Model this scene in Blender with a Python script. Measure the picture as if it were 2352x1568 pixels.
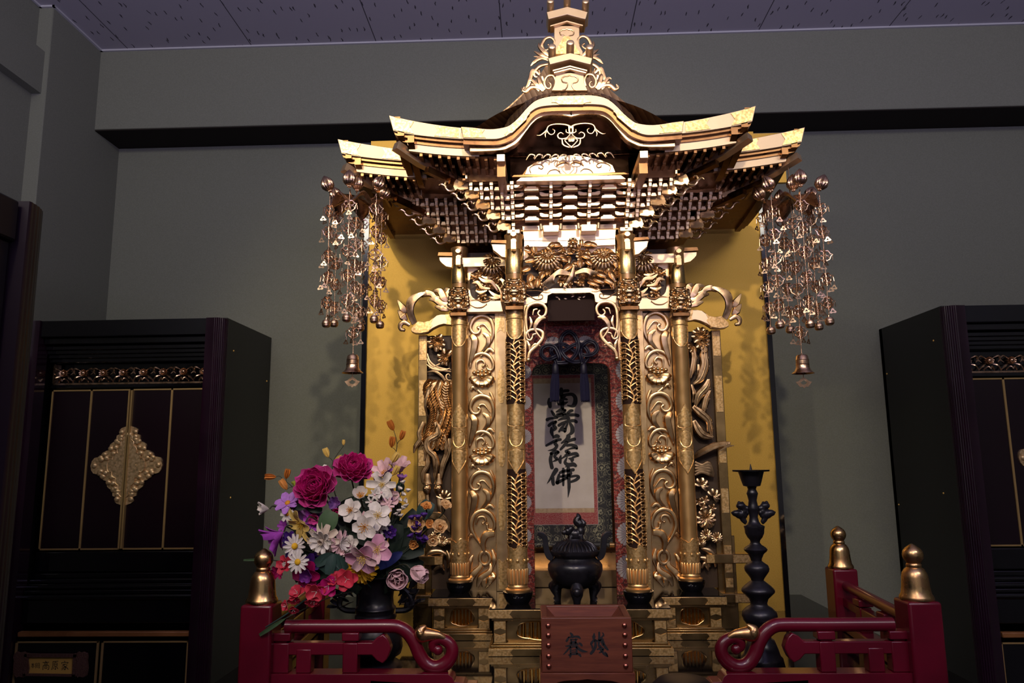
import bpy, bmesh, math, random
from mathutils import Vector, Matrix, Euler, Quaternion
from mathutils import geometry as mgeo
random.seed(7)
PI = math.pi
S = bpy.context.scene
for o in list(bpy.data.objects):
    bpy.data.objects.remove(o)

# ------------------------------------------------------------------ camera
EYE = Vector((-0.083, 0.0, 1.40))
FPX, CX, CY = 1700.0, 1176.0, 784.0
PITCH, YAW, ROLL = 0.158, 0.033, -0.011
_fw = Vector((-math.sin(YAW)*math.cos(PITCH), math.cos(YAW)*math.cos(PITCH), math.sin(PITCH)))
_rt = Vector((math.cos(YAW), math.sin(YAW), 0))
_up = _rt.cross(_fw)
RT = math.cos(ROLL)*_rt + math.sin(ROLL)*_up
UP = -math.sin(ROLL)*_rt + math.cos(ROLL)*_up
FW = _fw
cam = bpy.data.cameras.new('camera')
cam.sensor_fit = 'HORIZONTAL'
cam.sensor_width = 36.0
cam.lens = 36.0*FPX/2352.0
cam.clip_start = 0.02
camo = bpy.data.objects.new('camera', cam)
S.collection.objects.link(camo)
camo.matrix_world = Matrix(((RT.x, UP.x, -FW.x, EYE.x), (RT.y, UP.y, -FW.y, EYE.y), (RT.z, UP.z, -FW.z, EYE.z), (0, 0, 0, 1)))
S.camera = camo
S.view_settings.view_transform = 'Standard'
S.view_settings.look = 'None'
S.view_settings.gamma = 1.0
S.view_settings.use_curve_mapping = False
S.view_settings.exposure = 0.0

# ------------------------------------------------------------------ light
w = bpy.data.worlds.new('world')
S.world = w
w.use_nodes = True
w.node_tree.nodes['Background'].inputs[0].default_value = (0.82, 0.76, 1.0, 1)
w.node_tree.nodes['Background'].inputs[1].default_value = 0.09

def spot(name, loc, target, energy, color, angle, blend, radius):
    l = bpy.data.lights.new(name, 'SPOT')
    l.energy = energy; l.color = color; l.spot_size = math.radians(angle); l.spot_blend = blend; l.shadow_soft_size = radius
    o = bpy.data.objects.new(name, l)
    o.location = loc
    o.rotation_euler = (Vector(target)-Vector(loc)).to_track_quat('-Z', 'Y').to_euler()
    S.collection.objects.link(o)
    return o

def area(name, loc, target, energy, color, sx, sy):
    l = bpy.data.lights.new(name, 'AREA')
    l.shape = 'RECTANGLE'; l.size = sx; l.size_y = sy; l.energy = energy; l.color = color
    o = bpy.data.objects.new(name, l)
    o.location = loc
    o.rotation_euler = (Vector(target)-Vector(loc)).to_track_quat('-Z', 'Y').to_euler()
    S.collection.objects.link(o)
    return o

WARM = (1.0, 0.84, 0.62)
spot('ceiling_spotlight', (0.12, -0.55, 2.84), (0.0, 1.75, 1.84), 98, WARM, 51, 1.0, 0.028)
spot('left_ceiling_spotlight', (-0.85, -0.45, 2.78), (-0.32, 2.0, 1.70), 58, WARM, 46, 0.9, 0.03)
area('rear_fill_light', (0.4, -2.9, 1.7), (0.0, 2.0, 1.7), 2.2, (1.0, 0.90, 0.78), 3.6, 1.6)  # soft fill added behind the camera, lifts walls and gold reflections
area('violet_ceiling_fill', (0.2, -0.75, 1.7), (0.2, -0.70, 2.9), 95, (0.64, 0.57, 1.0), 1.4, 0.6)  # added fill aimed upward, tints and brightens the ceiling
area('side_fill_light', (-1.15, -0.2, 2.86), (-0.9, 2.4, 1.4), 13, (1.0, 0.95, 0.80), 0.9, 0.25)  # pair of added fills, high at both sides, brightening the walls
area('side_fill_light', (1.25, -0.2, 2.86), (1.0, 2.4, 1.4), 10, (1.0, 0.95, 0.80), 0.9, 0.25)  # right one of the added wall fills
area('rear_ceiling_lamp', (-0.7, -1.9, 2.80), (-0.3, 2.2, 1.2), 6, (1.0, 0.88, 0.74), 1.0, 0.16)

# ------------------------------------------------------------------ helpers
def P(u, v, Y):
    """world point at depth Y seen at photograph position (u, v)"""
    d = FW*FPX + RT*(u-CX) - UP*(v-CY)
    return EYE + d*(Y/d.y)

def ZV(v, Y, u=1311.0):
    return P(u, v, Y).z

def XU(u, Y, v=900.0):
    return P(u, v, Y).x

def link(o):
    S.collection.objects.link(o)
    return o

class MB:
    """collects shapes and links them as one mesh object"""
    def __init__(s):
        s.v = []; s.f = []; s.m = []; s.mi = 0
    def add(s, vs, fs):
        b = len(s.v)
        s.v.extend([tuple(p) for p in vs])
        s.f.extend([tuple(i+b for i in f) for f in fs])
        s.m.extend([s.mi]*len(fs))
        return s
    def box(s, c, d, M=None):
        x, y, z = d[0]/2, d[1]/2, d[2]/2
        vs = [Vector((a*x, b*y, e*z)) for e in (-1, 1) for b in (-1, 1) for a in (-1, 1)]
        if M: vs = [M @ q for q in vs]
        c = Vector(c)
        return s.add([q+c for q in vs], [(0,2,3,1),(4,5,7,6),(0,1,5,4),(2,6,7,3),(0,4,6,2),(1,3,7,5)])
    def span(s, x0, x1, y0, y1, z0, z1):
        return s.box(((x0+x1)/2, (y0+y1)/2, (z0+z1)/2), (abs(x1-x0), abs(y1-y0), abs(z1-z0)))
    def prism(s, pts, ext):
        """extrude a closed polygon (3D points) by vector ext"""
        n = len(pts); pts = [Vector(p) for p in pts]; e = Vector(ext)
        tris = mgeo.tessellate_polygon([pts])
        fs = [tuple(t) for t in tris] + [tuple(i+n for i in reversed(t)) for t in tris]
        fs += [(i, (i+1) % n, (i+1) % n+n, i+n) for i in range(n)]
        return s.add(pts+[p+e for p in pts], fs)
    def plate(s, xz, y0, y1):
        return s.prism([(x, y0, z) for x, z in xz], (0, y1-y0, 0))
    def ribbon(s, top, bot, y0, y1):
        """solid strip between two polylines (x,z) from depth y0 to y1"""
        n = len(top)
        vs = [(x, y0, z) for x, z in top]+[(x, y0, z) for x, z in bot]+[(x, y1, z) for x, z in top]+[(x, y1, z) for x, z in bot]
        fs = []
        for i in range(n-1):
            fs += [(i, i+1, n+i+1, n+i), (2*n+i+1, 2*n+i, 3*n+i, 3*n+i+1), (i+1, i, 2*n+i, 2*n+i+1), (n+i, n+i+1, 3*n+i+1, 3*n+i)]
        fs += [(0, n, 3*n, 2*n), (n-1, 3*n-1, 4*n-1, 2*n-1)]
        return s.add(vs, fs)
    def lathe(s, prof, c=(0, 0, 0), n=28, M=None, fn=None):
        """prof: list of (r, z)"""
        c = Vector(c); vs = []; fs = []
        for r, z in prof:
            for k in range(n):
                a = 2*PI*k/n
                rr, zz = (r, z) if fn is None else fn(r, z, a)
                q = Vector((rr*math.cos(a), rr*math.sin(a), zz))
                if M: q = M @ q
                vs.append(q+c)
        m = len(prof)
        for j in range(m-1):
            for k in range(n):
                k2 = (k+1) % n
                fs.append((j*n+k, j*n+k2, (j+1)*n+k2, (j+1)*n+k))
        if prof[0][0] > 1e-6: fs.append(tuple(reversed(range(n))))
        if prof[-1][0] > 1e-6: fs.append(tuple((m-1)*n+k for k in range(n)))
        return s.add(vs, fs)
    def tube(s, pts, rad, n=8, flat=1.0, up=None, close=False, ridge=0.0):
        """swept tapered tube; flat scales the thickness along the up direction"""
        pts = [Vector(p) for p in pts]; m = len(pts)
        if not hasattr(rad, '__len__'): rad = [rad]*m
        vs = []; fs = []
        prev = None
        for i in range(m):
            if close: t = pts[(i+1) % m]-pts[(i-1) % m]
            else: t = pts[min(i+1, m-1)]-pts[max(i-1, 0)]
            if t.length < 1e-9: t = Vector((0, 0, 1))
            t.normalize()
            if up is not None:
                nrm = Vector(up) - t*t.dot(Vector(up))
                if nrm.length < 1e-4: nrm = t.orthogonal()
            elif prev is None: nrm = t.orthogonal()
            else:
                nrm = prev - t*t.dot(prev)
                if nrm.length < 1e-6: nrm = t.orthogonal()
            nrm.normalize(); prev = nrm
            bi = t.cross(nrm)
            for k in range(n):
                a = 2*PI*k/n
                rr = rad[i]
                h = math.sin(a)*flat
                if ridge and h > 0: h *= 1+ridge*abs(math.cos(a))
                vs.append(pts[i]+bi*(math.cos(a)*rr)+nrm*(h*rr))
        for i in range(m if close else m-1):
            i2 = (i+1) % m
            for k in range(n):
                k2 = (k+1) % n
                fs.append((i*n+k, i*n+k2, i2*n+k2, i2*n+k))
        if not close:
            fs.append(tuple(reversed(range(n)))); fs.append(tuple((m-1)*n+k for k in range(n)))
        return s.add(vs, fs)
    def ball(s, c, r, n=12, k=8, M=None):
        if not hasattr(r, '__len__'): r = (r, r, r)
        c = Vector(c); vs = []; fs = []
        for j in range(k+1):
            th = PI*j/k
            for i in range(n):
                a = 2*PI*i/n
                q = Vector((r[0]*math.sin(th)*math.cos(a), r[1]*math.sin(th)*math.sin(a), r[2]*math.cos(th)))
                if M: q = M @ q
                vs.append(q+c)
        for j in range(k):
            for i in range(n):
                i2 = (i+1) % n
                fs.append((j*n+i, (j+1)*n+i, (j+1)*n+i2, j*n+i2))
        return s.add(vs, fs)
    def surf(s, fn, nu, nv, th=0.0):
        """grid surface fn(u,v)->(point, normal or None), optional thickness"""
        g = [[Vector(fn(i/nu, j/nv)) for j in range(nv+1)] for i in range(nu+1)]
        vs = [p for row in g for p in row]; W = nv+1
        fs = [(i*W+j, i*W+j+1, (i+1)*W+j+1, (i+1)*W+j) for i in range(nu) for j in range(nv)]
        if th:
            nn = []
            for i in range(nu+1):
                for j in range(nv+1):
                    a = g[min(i+1, nu)][j]-g[max(i-1, 0)][j]; b = g[i][min(j+1, nv)]-g[i][max(j-1, 0)]
                    c = a.cross(b)
                    if c.length > 1e-12: c.normalize()
                    nn.append(c)
            N = len(vs)
            vs2 = [p-q*th for p, q in zip(vs, nn)]
            fs2 = [tuple(k+N for k in reversed(f)) for f in fs]
            edge = [i*W for i in range(nu+1)], [i*W+nv for i in range(nu+1)], list(range(W)), [nu*W+j for j in range(W)]
            for e, flip in zip(edge, (0, 1, 1, 0)):
                for a, b in zip(e[:-1], e[1:]):
                    q = (a, b, b+N, a+N)
                    fs2.append(q if not flip else tuple(reversed(q)))
            return s.add(vs+vs2, fs+fs2)
        return s.add(vs, fs)
    def petal(s, M, L, W, curl=0.4, cup=0.3, th=0.0006, tip=0.5, nu=6, nv=4, base=0.15, notch=0.0):
        """petal along local +X of M, normal +Z; curl bends it along its length, cup across"""
        def fn(u, v):
            t = u
            wdt = W*(base+(1-base)*math.sin(PI*min(1, t**0.8*(0.5+tip*0.5)))**0.8) if t < 1 else W*(base+(1-base)*max(0.0, math.sin(PI*(0.5+tip*0.5)))**0.8)
            y = (v-0.5)*wdt
            a = curl*t
            x = L*(math.sin(a)/curl if abs(curl) > 1e-4 else t)
            z = L*((1-math.cos(a))/curl if abs(curl) > 1e-4 else 0)
            z += cup*abs(v-0.5)**2*4*wdt*0.5
            if notch: x -= notch*L*t*(1-abs(v-0.5)*2)
            return M @ Vector((x, y, z))
        return s.surf(fn, nu, nv, th)
    def build(s, name, mat, parent=None, root=None, sharp=38, bevel=0.0, seg=1, flip=False):
        """vertices are world positions unless root is given as the origin they are measured from"""
        me = bpy.data.meshes.new(name)
        org = Vector(root) if root is not None else (rootloc(parent) if parent else Vector((0, 0, 0)))
        me.from_pydata([Vector(p)-org for p in s.v], [], s.f)
        mats = mat if isinstance(mat, (list, tuple)) else [mat]
        for mm in mats: me.materials.append(mm)
        if len(mats) > 1: me.polygons.foreach_set('material_index', s.m)
        bm = bmesh.new(); bm.from_mesh(me)
        bmesh.ops.remove_doubles(bm, verts=bm.verts, dist=1e-7)
        bmesh.ops.recalc_face_normals(bm, faces=bm.faces)
        bm.to_mesh(me); bm.free()
        me.polygons.foreach_set('use_smooth', [True]*len(me.polygons))
        me.set_sharp_from_angle(angle=math.radians(sharp))
        me.update()
        o = bpy.data.objects.new(name, me)
        link(o)
        if parent: o.parent = parent
        if bevel:
            b = o.modifiers.new('bevel', 'BEVEL'); b.width = bevel; b.segments = seg; b.limit_method = 'ANGLE'; b.angle_limit = math.radians(40); b.harden_normals = False
        return o

def _split(mb, gap=.0008):
    par = list(range(len(mb.v)))
    def find(i):
        while par[i] != i:
            par[i] = par[par[i]]; i = par[i]
        return i
    for f in mb.f:
        r0 = find(f[0])
        for k in f[1:]: par[find(k)] = r0
    box = {}
    for i, p in enumerate(mb.v):
        r = find(i); b = box.setdefault(r, [list(p), list(p)])
        for a in range(3): b[0][a] = min(b[0][a], p[a]); b[1][a] = max(b[1][a], p[a])
    keys = list(box); grp = {k: k for k in keys}
    def g(i):
        while grp[i] != i: i = grp[i]
        return i
    for i, a in enumerate(keys):
        for b in keys[i+1:]:
            if g(a) != g(b) and all(box[a][0][q]-gap <= box[b][1][q]+gap and box[b][0][q]-gap <= box[a][1][q]+gap for q in range(3)): grp[g(b)] = g(a)
    out = {}
    for f in mb.f: out.setdefault(g(find(f[0])), []).append(f)
    res = []
    for fs in out.values():
        m = MB(); idx = {}
        for f in fs:
            for k in f:
                if k not in idx: idx[k] = len(m.v); m.v.append(mb.v[k])
            m.f.append(tuple(idx[k] for k in f)); m.m.append(0)
        res.append(m)
    return res
def build_each(mb, name, mat, parent, **k):
    """one object per separate piece"""
    return [m.build(name, mat, parent, **k) for m in _split(mb)]

def rootloc(o):
    while o.parent: o = o.parent
    return o.location.copy()

def tag(o, label=None, cat=None, group=None, kind=None):
    if label: o['label'] = label
    if cat: o['category'] = cat
    if group: o['group'] = group
    if kind: o['kind'] = kind
    return o

def thing(name, label, cat, loc=(0, 0, 0), group=None):
    o = bpy.data.objects.new(name, None)
    o.empty_display_size = 0.05
    link(o); o.location = loc
    return tag(o, label, cat, group)

def tree(o, parent=None):
    c = o.copy(); link(c)
    if parent: c.parent = parent
    for ch in list(o.children): tree(ch, c)
    return c

def child(o, parent, loc=None, rot=None, scale=None):
    """another copy of a part, sharing its mesh"""
    c = o.copy(); link(c); c.parent = parent
    if loc is not None: c.location = loc
    if rot is not None: c.rotation_euler = rot
    if scale is not None: c.scale = scale
    return c

def bez(pts, n=8):
    """smooth Catmull-Rom curve through the points"""
    pts = [Vector(p) for p in pts]; out = []
    m = len(pts)
    for i in range(m-1):
        p0 = pts[max(i-1, 0)]; p1 = pts[i]; p2 = pts[i+1]; p3 = pts[min(i+2, m-1)]
        for k in range(n):
            t = k/n
            out.append(0.5*((2*p1)+(p2-p0)*t+(2*p0-5*p1+4*p2-p3)*t*t+(3*p1-p0-3*p2+p3)*t**3))
    out.append(pts[-1])
    return out

def lerp_list(vals, n):
    """resample a list of numbers to n entries"""
    m = len(vals)-1; r = []
    for i in range(n):
        t = i/(n-1)*m; k = min(int(t), m-1)
        r.append(vals[k]+(vals[k+1]-vals[k])*(t-k))
    return r

def mirror_pts(pts): return [(-p[0], p[1], p[2]) for p in pts]
# ------------------------------------------------------------------ materials
def mat(name, col, rough=0.5, metal=0.0, coat=0.0, spec=0.5, sheen=0.0):
    m = bpy.data.materials.new(name); m.use_nodes = True
    b = m.node_tree.nodes['Principled BSDF']
    b.inputs['Base Color'].default_value = (*col, 1)
    b.inputs['Roughness'].default_value = rough
    b.inputs['Metallic'].default_value = metal
    b.inputs['Coat Weight'].default_value = coat
    b.inputs['Coat Roughness'].default_value = 0.08
    b.inputs['Specular IOR Level'].default_value = spec
    if sheen: b.inputs['Sheen Weight'].default_value = sheen
    return m
def N(m, t): return m.node_tree.nodes.new(t)
def L(m, a, b): m.node_tree.links.new(a, b)
def BS(m): return m.node_tree.nodes['Principled BSDF']
def coords(m, sc=(1, 1, 1), rot=(0, 0, 0)):
    t = N(m, 'ShaderNodeTexCoord'); mp = N(m, 'ShaderNodeMapping')
    mp.inputs['Scale'].default_value = sc; mp.inputs['Rotation'].default_value = rot
    L(m, t.outputs['Object'], mp.inputs['Vector'])
    return mp.outputs[0]
def noise(m, vec, scale, detail=3, rough=0.5):
    n = N(m, 'ShaderNodeTexNoise'); n.inputs['Scale'].default_value = scale; n.inputs['Detail'].default_value = detail; n.inputs['Roughness'].default_value = rough
    L(m, vec, n.inputs['Vector'])
    return n.outputs['Fac']
def ramp(m, fac, stops):
    r = N(m, 'ShaderNodeValToRGB'); e = r.color_ramp.elements
    while len(e) < len(stops): e.new(0.5)
    for k, (p, c) in enumerate(stops):
        e[k].position = p; e[k].color = (*c, 1) if len(c) == 3 else c
    L(m, fac, r.inputs['Fac'])
    return r.outputs['Color']
def bump(m, h, strength, dist, prev=None):
    b = N(m, 'ShaderNodeBump'); b.inputs['Strength'].default_value = strength; b.inputs['Distance'].default_value = dist
    L(m, h, b.inputs['Height'])
    if prev: L(m, prev, b.inputs['Normal'])
    return b.outputs['Normal']
def varied(m, c1, c2, scale, r1=None, r2=None, bstr=0.0, bdist=0.001, sc=(1, 1, 1), detail=4):
    v = coords(m, sc); f = noise(m, v, scale, detail)
    L(m, ramp(m, f, [(0.3, c1), (0.7, c2)]), BS(m).inputs['Base Color'])
    if r1 is not None: L(m, ramp(m, f, [(0.3, (r1,)*3), (0.7, (r2,)*3)]), BS(m).inputs['Roughness'])
    if bstr: L(m, bump(m, f, bstr, bdist), BS(m).inputs['Normal'])
    return m
M = {}
M['gold'] = varied(mat('gold_leaf', (.8, .55, .24), .36, 1), (.76, .50, .23), (.84, .59, .31), 40, .26, .34, .25, .0008)
M['gold_dark'] = varied(mat('dark_gold_carving', (.6, .38, .17), .34, 1), (.52, .33, .16), (.70, .48, .26), 60, .24, .36)  # darker gold, dark surroundings mirrored by the carvings put into the colour
M['gold_pillar'] = varied(mat('polished_gold_pillar', (.85, .52, .18), .33, .88), (.82, .47, .17), (.88, .55, .23), 30, .30, .38)
M['gold_fascia'] = varied(mat('pale_gold_board', (.85, .64, .34), .40, .95), (.80, .57, .32), (.88, .66, .41), 25, .32, .42)
M['gold_rib'] = mat('deep_gold_ribs', (.72, .44, .12), .2, 1)
M['gold_base'] = varied(mat('brown_gold_base', (.42, .28, .12), .3, 1), (.36, .235, .095), (.46, .31, .135), 30, .24, .34)
M['gold_board'] = varied(mat('satin_gold_eave_board', (.5, .34, .17), .46, .95), (.49, .365, .22), (.57, .43, .27), 25, .42, .50)
M['chased_board'] = None
M['gold_shade'] = varied(mat('shaded_gold', (.2, .10, .04), .3, 1), (.17, .082, .032), (.27, .14, .058), 35, .25, .36)  # darker gold, shade of soffits and bracket recesses put into the colour
M['recess'] = mat('recess_shade', (.05, .028, .014), .55, .3)  # near-black brown paints the shade behind openwork carvings
def chased(name, c1, c2, scale, strength, dist, rough):
    m = mat(name, c1, rough, 1)
    v = coords(m)
    vo = N(m, 'ShaderNodeTexVoronoi'); vo.feature = 'SMOOTH_F1'; vo.inputs['Scale'].default_value = scale
    nz = N(m, 'ShaderNodeTexNoise'); nz.inputs['Scale'].default_value = scale*0.6; nz.inputs['Detail'].default_value = 2
    mx = N(m, 'ShaderNodeVectorMath'); mx.operation = 'MULTIPLY_ADD'
    L(m, v, nz.inputs['Vector']); L(m, nz.outputs['Color'], mx.inputs[0]); mx.inputs[1].default_value = (1.6/scale,)*3; L(m, v, mx.inputs[2])
    L(m, mx.outputs[0], vo.inputs['Vector'])
    L(m, ramp(m, vo.outputs['Distance'], [(0.05, c2), (0.45, c1), (0.8, tuple(x*.5 for x in c1))]), BS(m).inputs['Base Color'])
    L(m, bump(m, vo.outputs['Distance'], -strength if strength > 0 else strength, dist), BS(m).inputs['Normal'])
    return m
M['chased'] = chased('chased_gold_fitting', (.86, .53, .20), (1.0, .75, .38), 230, 1.0, .0034, .33)
BS(M['chased']).inputs['Metallic'].default_value = .8
M['chased_fine'] = chased('fine_chased_gold', (.82, .56, .22), (.95, .74, .38), 620, 0.8, .0014, .27)
M['chased_board'] = chased('chased_eave_fitting', (.60, .40, .15), (.78, .58, .28), 210, 1.0, .0034, .33)
M['chased_matte'] = chased('matte_chased_gold', (.80, .54, .26), (.98, .74, .42), 150, 1.0, .004, .45)
BS(M['chased_matte']).inputs['Metallic'].default_value = .75
M['copper'] = varied(mat('pinkish_bronze', (.66, .40, .29), .27, 1), (.54, .34, .21), (.70, .48, .32), 60, .22, .34)
M['black'] = mat('black_lacquer', (.0035, .0034, .0045), .10, 0, .5, .5)
M['black_satin'] = mat('satin_black_panel', (.006, .0058, .0062), .38)
M['table_black'] = mat('mirror_black_lacquer', (.006, .005, .005), .05, 0, 0, .32)
M['plum'] = varied(mat('plum_black_lacquer', (.016, .004, .012), .13, 0, .5), (.012, .003, .009), (.020, .006, .015), 12)
M['dull'] = mat('dull_black_wood', (.006, .005, .007), .5, 0, 0, .25)
M['dullplum'] = mat('dull_plum_wood', (.010, .005, .010), .34, 0, 0, .35)
M['door'] = mat('dark_maroon_door', (.010, .003, .006), .28, 0, .2)
M['red'] = varied(mat('crimson_lacquer', (.12, .003, .014), .25, 0, .12), (.09, .002, .010), (.135, .0035, .016), 9)
M['bronze'] = varied(mat('blue_black_bronze', (.012, .011, .015), .3, .35), (.008, .0075, .010), (.019, .0175, .025), 30, .24, .38)
M['wall'] = varied(mat('olive_grey_wall_cloth', (.2, .19, .15), .95), (.172, .180, .138), (.202, .210, .162), 260, None, None, .25, .0008)
M['trim'] = mat('pale_ceiling_trim', (.5, .5, .52), .6)
M['screen'] = varied(mat('gold_paper_screen', (.50, .34, .07), .50, .75), (.52, .315, .05), (.66, .41, .085), 420, .46, .60, .15, .0006)
def wood(name, c1, c2, rough):
    m = mat(name, c1, rough); v = coords(m, (6, 40, 60))
    f = noise(m, v, 3, 5, .6)
    L(m, ramp(m, f, [(.3, c1), (.7, c2)]), BS(m).inputs['Base Color'])
    L(m, bump(m, f, .15, .0008), BS(m).inputs['Normal'])
    return m
M['boxwood'] = wood('reddish_brown_wood', (.095, .022, .012), (.17, .045, .022), .42)
M['nail'] = mat('copper_nail', (.55, .20, .14), .3, 1)
M['ink'] = mat('black_ink', (.006, .006, .009), .7)
M['paper'] = varied(mat('pale_scroll_paper', (.52, .46, .41), .9), (.48, .42, .37), (.56, .50, .45), 25)
M['beige'] = varied(mat('beige_silk', (.40, .28, .16), .8), (.34, .23, .13), (.46, .33, .20), 160)
M['navy'] = mat('navy_silk_cord', (.007, .006, .018), .5, 0, 0, .35, 0)
M['navy_thread'] = mat('navy_thread_fringe', (.010, .009, .030), .75, 0, 0, .2, 0)
M['pale'] = mat('gilt_plaque_board', (.80, .48, .10), .5)
M['gold_line'] = mat('gold_painted_line', (.46, .30, .11), .38, .35)
M['dark_strip'] = mat('dark_brown_strip', (.018, .014, .011), .8, 0, 0, .2)
def brocade(name, base, figs, scale, thr, rough=.65, metal=.0, warp=.9):
    m = mat(name, base, rough, metal); v = coords(m, (1, 1, 1))
    nz = N(m, 'ShaderNodeTexNoise'); nz.inputs['Scale'].default_value = scale*.55; nz.inputs['Detail'].default_value = 2
    ad = N(m, 'ShaderNodeVectorMath'); ad.operation = 'MULTIPLY_ADD'; L(m, v, nz.inputs['Vector'])
    L(m, nz.outputs['Color'], ad.inputs[0]); ad.inputs[1].default_value = (warp/scale,)*3; L(m, v, ad.inputs[2])
    vo = N(m, 'ShaderNodeTexVoronoi'); vo.feature = 'DISTANCE_TO_EDGE'; vo.inputs['Scale'].default_value = scale
    L(m, ad.outputs[0], vo.inputs['Vector'])
    wv = N(m, 'ShaderNodeTexWave'); wv.wave_type = 'RINGS'; wv.inputs['Scale'].default_value = scale*.30; wv.inputs['Distortion'].default_value = 9; wv.inputs['Detail'].default_value = 1; wv.inputs['Detail Scale'].default_value = 2.0
    L(m, v, wv.inputs['Vector'])
    c1 = ramp(m, vo.outputs['Distance'], [(thr*.6, figs[0]), (thr, base)])
    mix = N(m, 'ShaderNodeMix'); mix.data_type = 'RGBA'
    fac = ramp(m, wv.outputs['Fac'], [(.80, (0, 0, 0)), (.88, (1, 1, 1))])
    L(m, fac, mix.inputs[0]); L(m, c1, mix.inputs[6]); mix.inputs[7].default_value = (*figs[1], 1)
    L(m, mix.outputs[2], BS(m).inputs['Base Color'])
    return m
M['red_brocade'] = brocade('red_brocade', (.22, .016, .009), ((.36, .17, .12), (.075, .012, .010)), 95, .05)
def flower_brocade():
    m = mat('black_flower_brocade', (.01, .01, .01), .6); v = coords(m)
    vo = N(m, 'ShaderNodeTexVoronoi'); vo.inputs['Scale'].default_value = 44; vo.inputs['Randomness'].default_value = .55; L(m, v, vo.inputs['Vector'])
    wv = N(m, 'ShaderNodeTexNoise'); wv.inputs['Scale'].default_value = 230; wv.inputs['Detail'].default_value = 1; L(m, v, wv.inputs['Vector'])
    ad = N(m, 'ShaderNodeMath'); ad.operation = 'MULTIPLY_ADD'; L(m, wv.outputs['Fac'], ad.inputs[0]); ad.inputs[1].default_value = .32; L(m, vo.outputs['Distance'], ad.inputs[2])
    K, G = (.009, .008, .010), (.20, .185, .12)
    L(m, ramp(m, ad.outputs[0], [(0, G), (.20, G), (.23, K), (.27, G), (.36, G), (.40, K), (.50, K), (.53, G), (.58, G), (.61, K), (.70, K), (.74, (.12, .11, .075)), (.80, K)]), BS(m).inputs['Base Color'])
    return m
M['black_brocade'] = flower_brocade()
M['border_brocade'] = brocade('scarlet_border_brocade', (.24, .012, .018), ((.34, .12, .11), (.34, .14, .11)), 300, .07)
M['crest'] = mat('silver_white_silk', (.36, .32, .32), .5)
M['crest_line'] = mat('grey_silk_line', (.16, .13, .13), .6)
def flat(name, c, rough=.6, sss=0.0): 
    m = mat(name, c, rough, 0, 0, .3)
    return varied(m, tuple(x*.86 for x in c), tuple(min(1, x*1.12) for x in c), 120)
M['magenta'] = flat('magenta_petal', (.42, .004, .12)); M['magenta_l'] = flat('light_magenta_petal', (.52, .045, .24))
M['white_p'] = flat('white_petal', (.62, .56, .52)); M['cream_p'] = flat('cream_petal', (.58, .47, .38))
M['pink_p'] = flat('pink_petal', (.55, .26, .38)); M['lilac_p'] = flat('lilac_petal', (.36, .15, .48)); M['palepink'] = flat('pale_pink_petal', (.62, .40, .42))
M['coral'] = flat('coral_red_petal', (.50, .028, .055)); M['purple_p'] = flat('deep_purple_petal', (.055, .012, .17)); M['violet'] = flat('bright_violet_petal', (.30, .045, .36))
M['yellow'] = flat('yellow_petal', (.65, .36, .015)); M['yellow_s'] = flat('soft_yellow_petal', (.68, .47, .13)); M['orange'] = flat('peach_orange_petal', (.62, .27, .07)); M['peach'] = flat('peach_petal', (.66, .42, .20))
M['bud_o'] = flat('orange_bud', (.45, .14, .02)); M['pollen'] = flat('orange_pollen', (.55, .22, .01)); M['green_y'] = flat('lime_centre', (.36, .42, .05))
M['leaf'] = flat('leaf_green', (.045, .085, .035)); M['leaf_d'] = flat('dark_leaf', (.007, .015, .010)); M['leaf_b'] = flat('blue_green_leaf', (.02, .045, .038)); M['stem'] = flat('brown_green_stem', (.03, .032, .02)); M['blue_leaf'] = flat('deep_blue_leaf', (.01, .015, .09))
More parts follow.
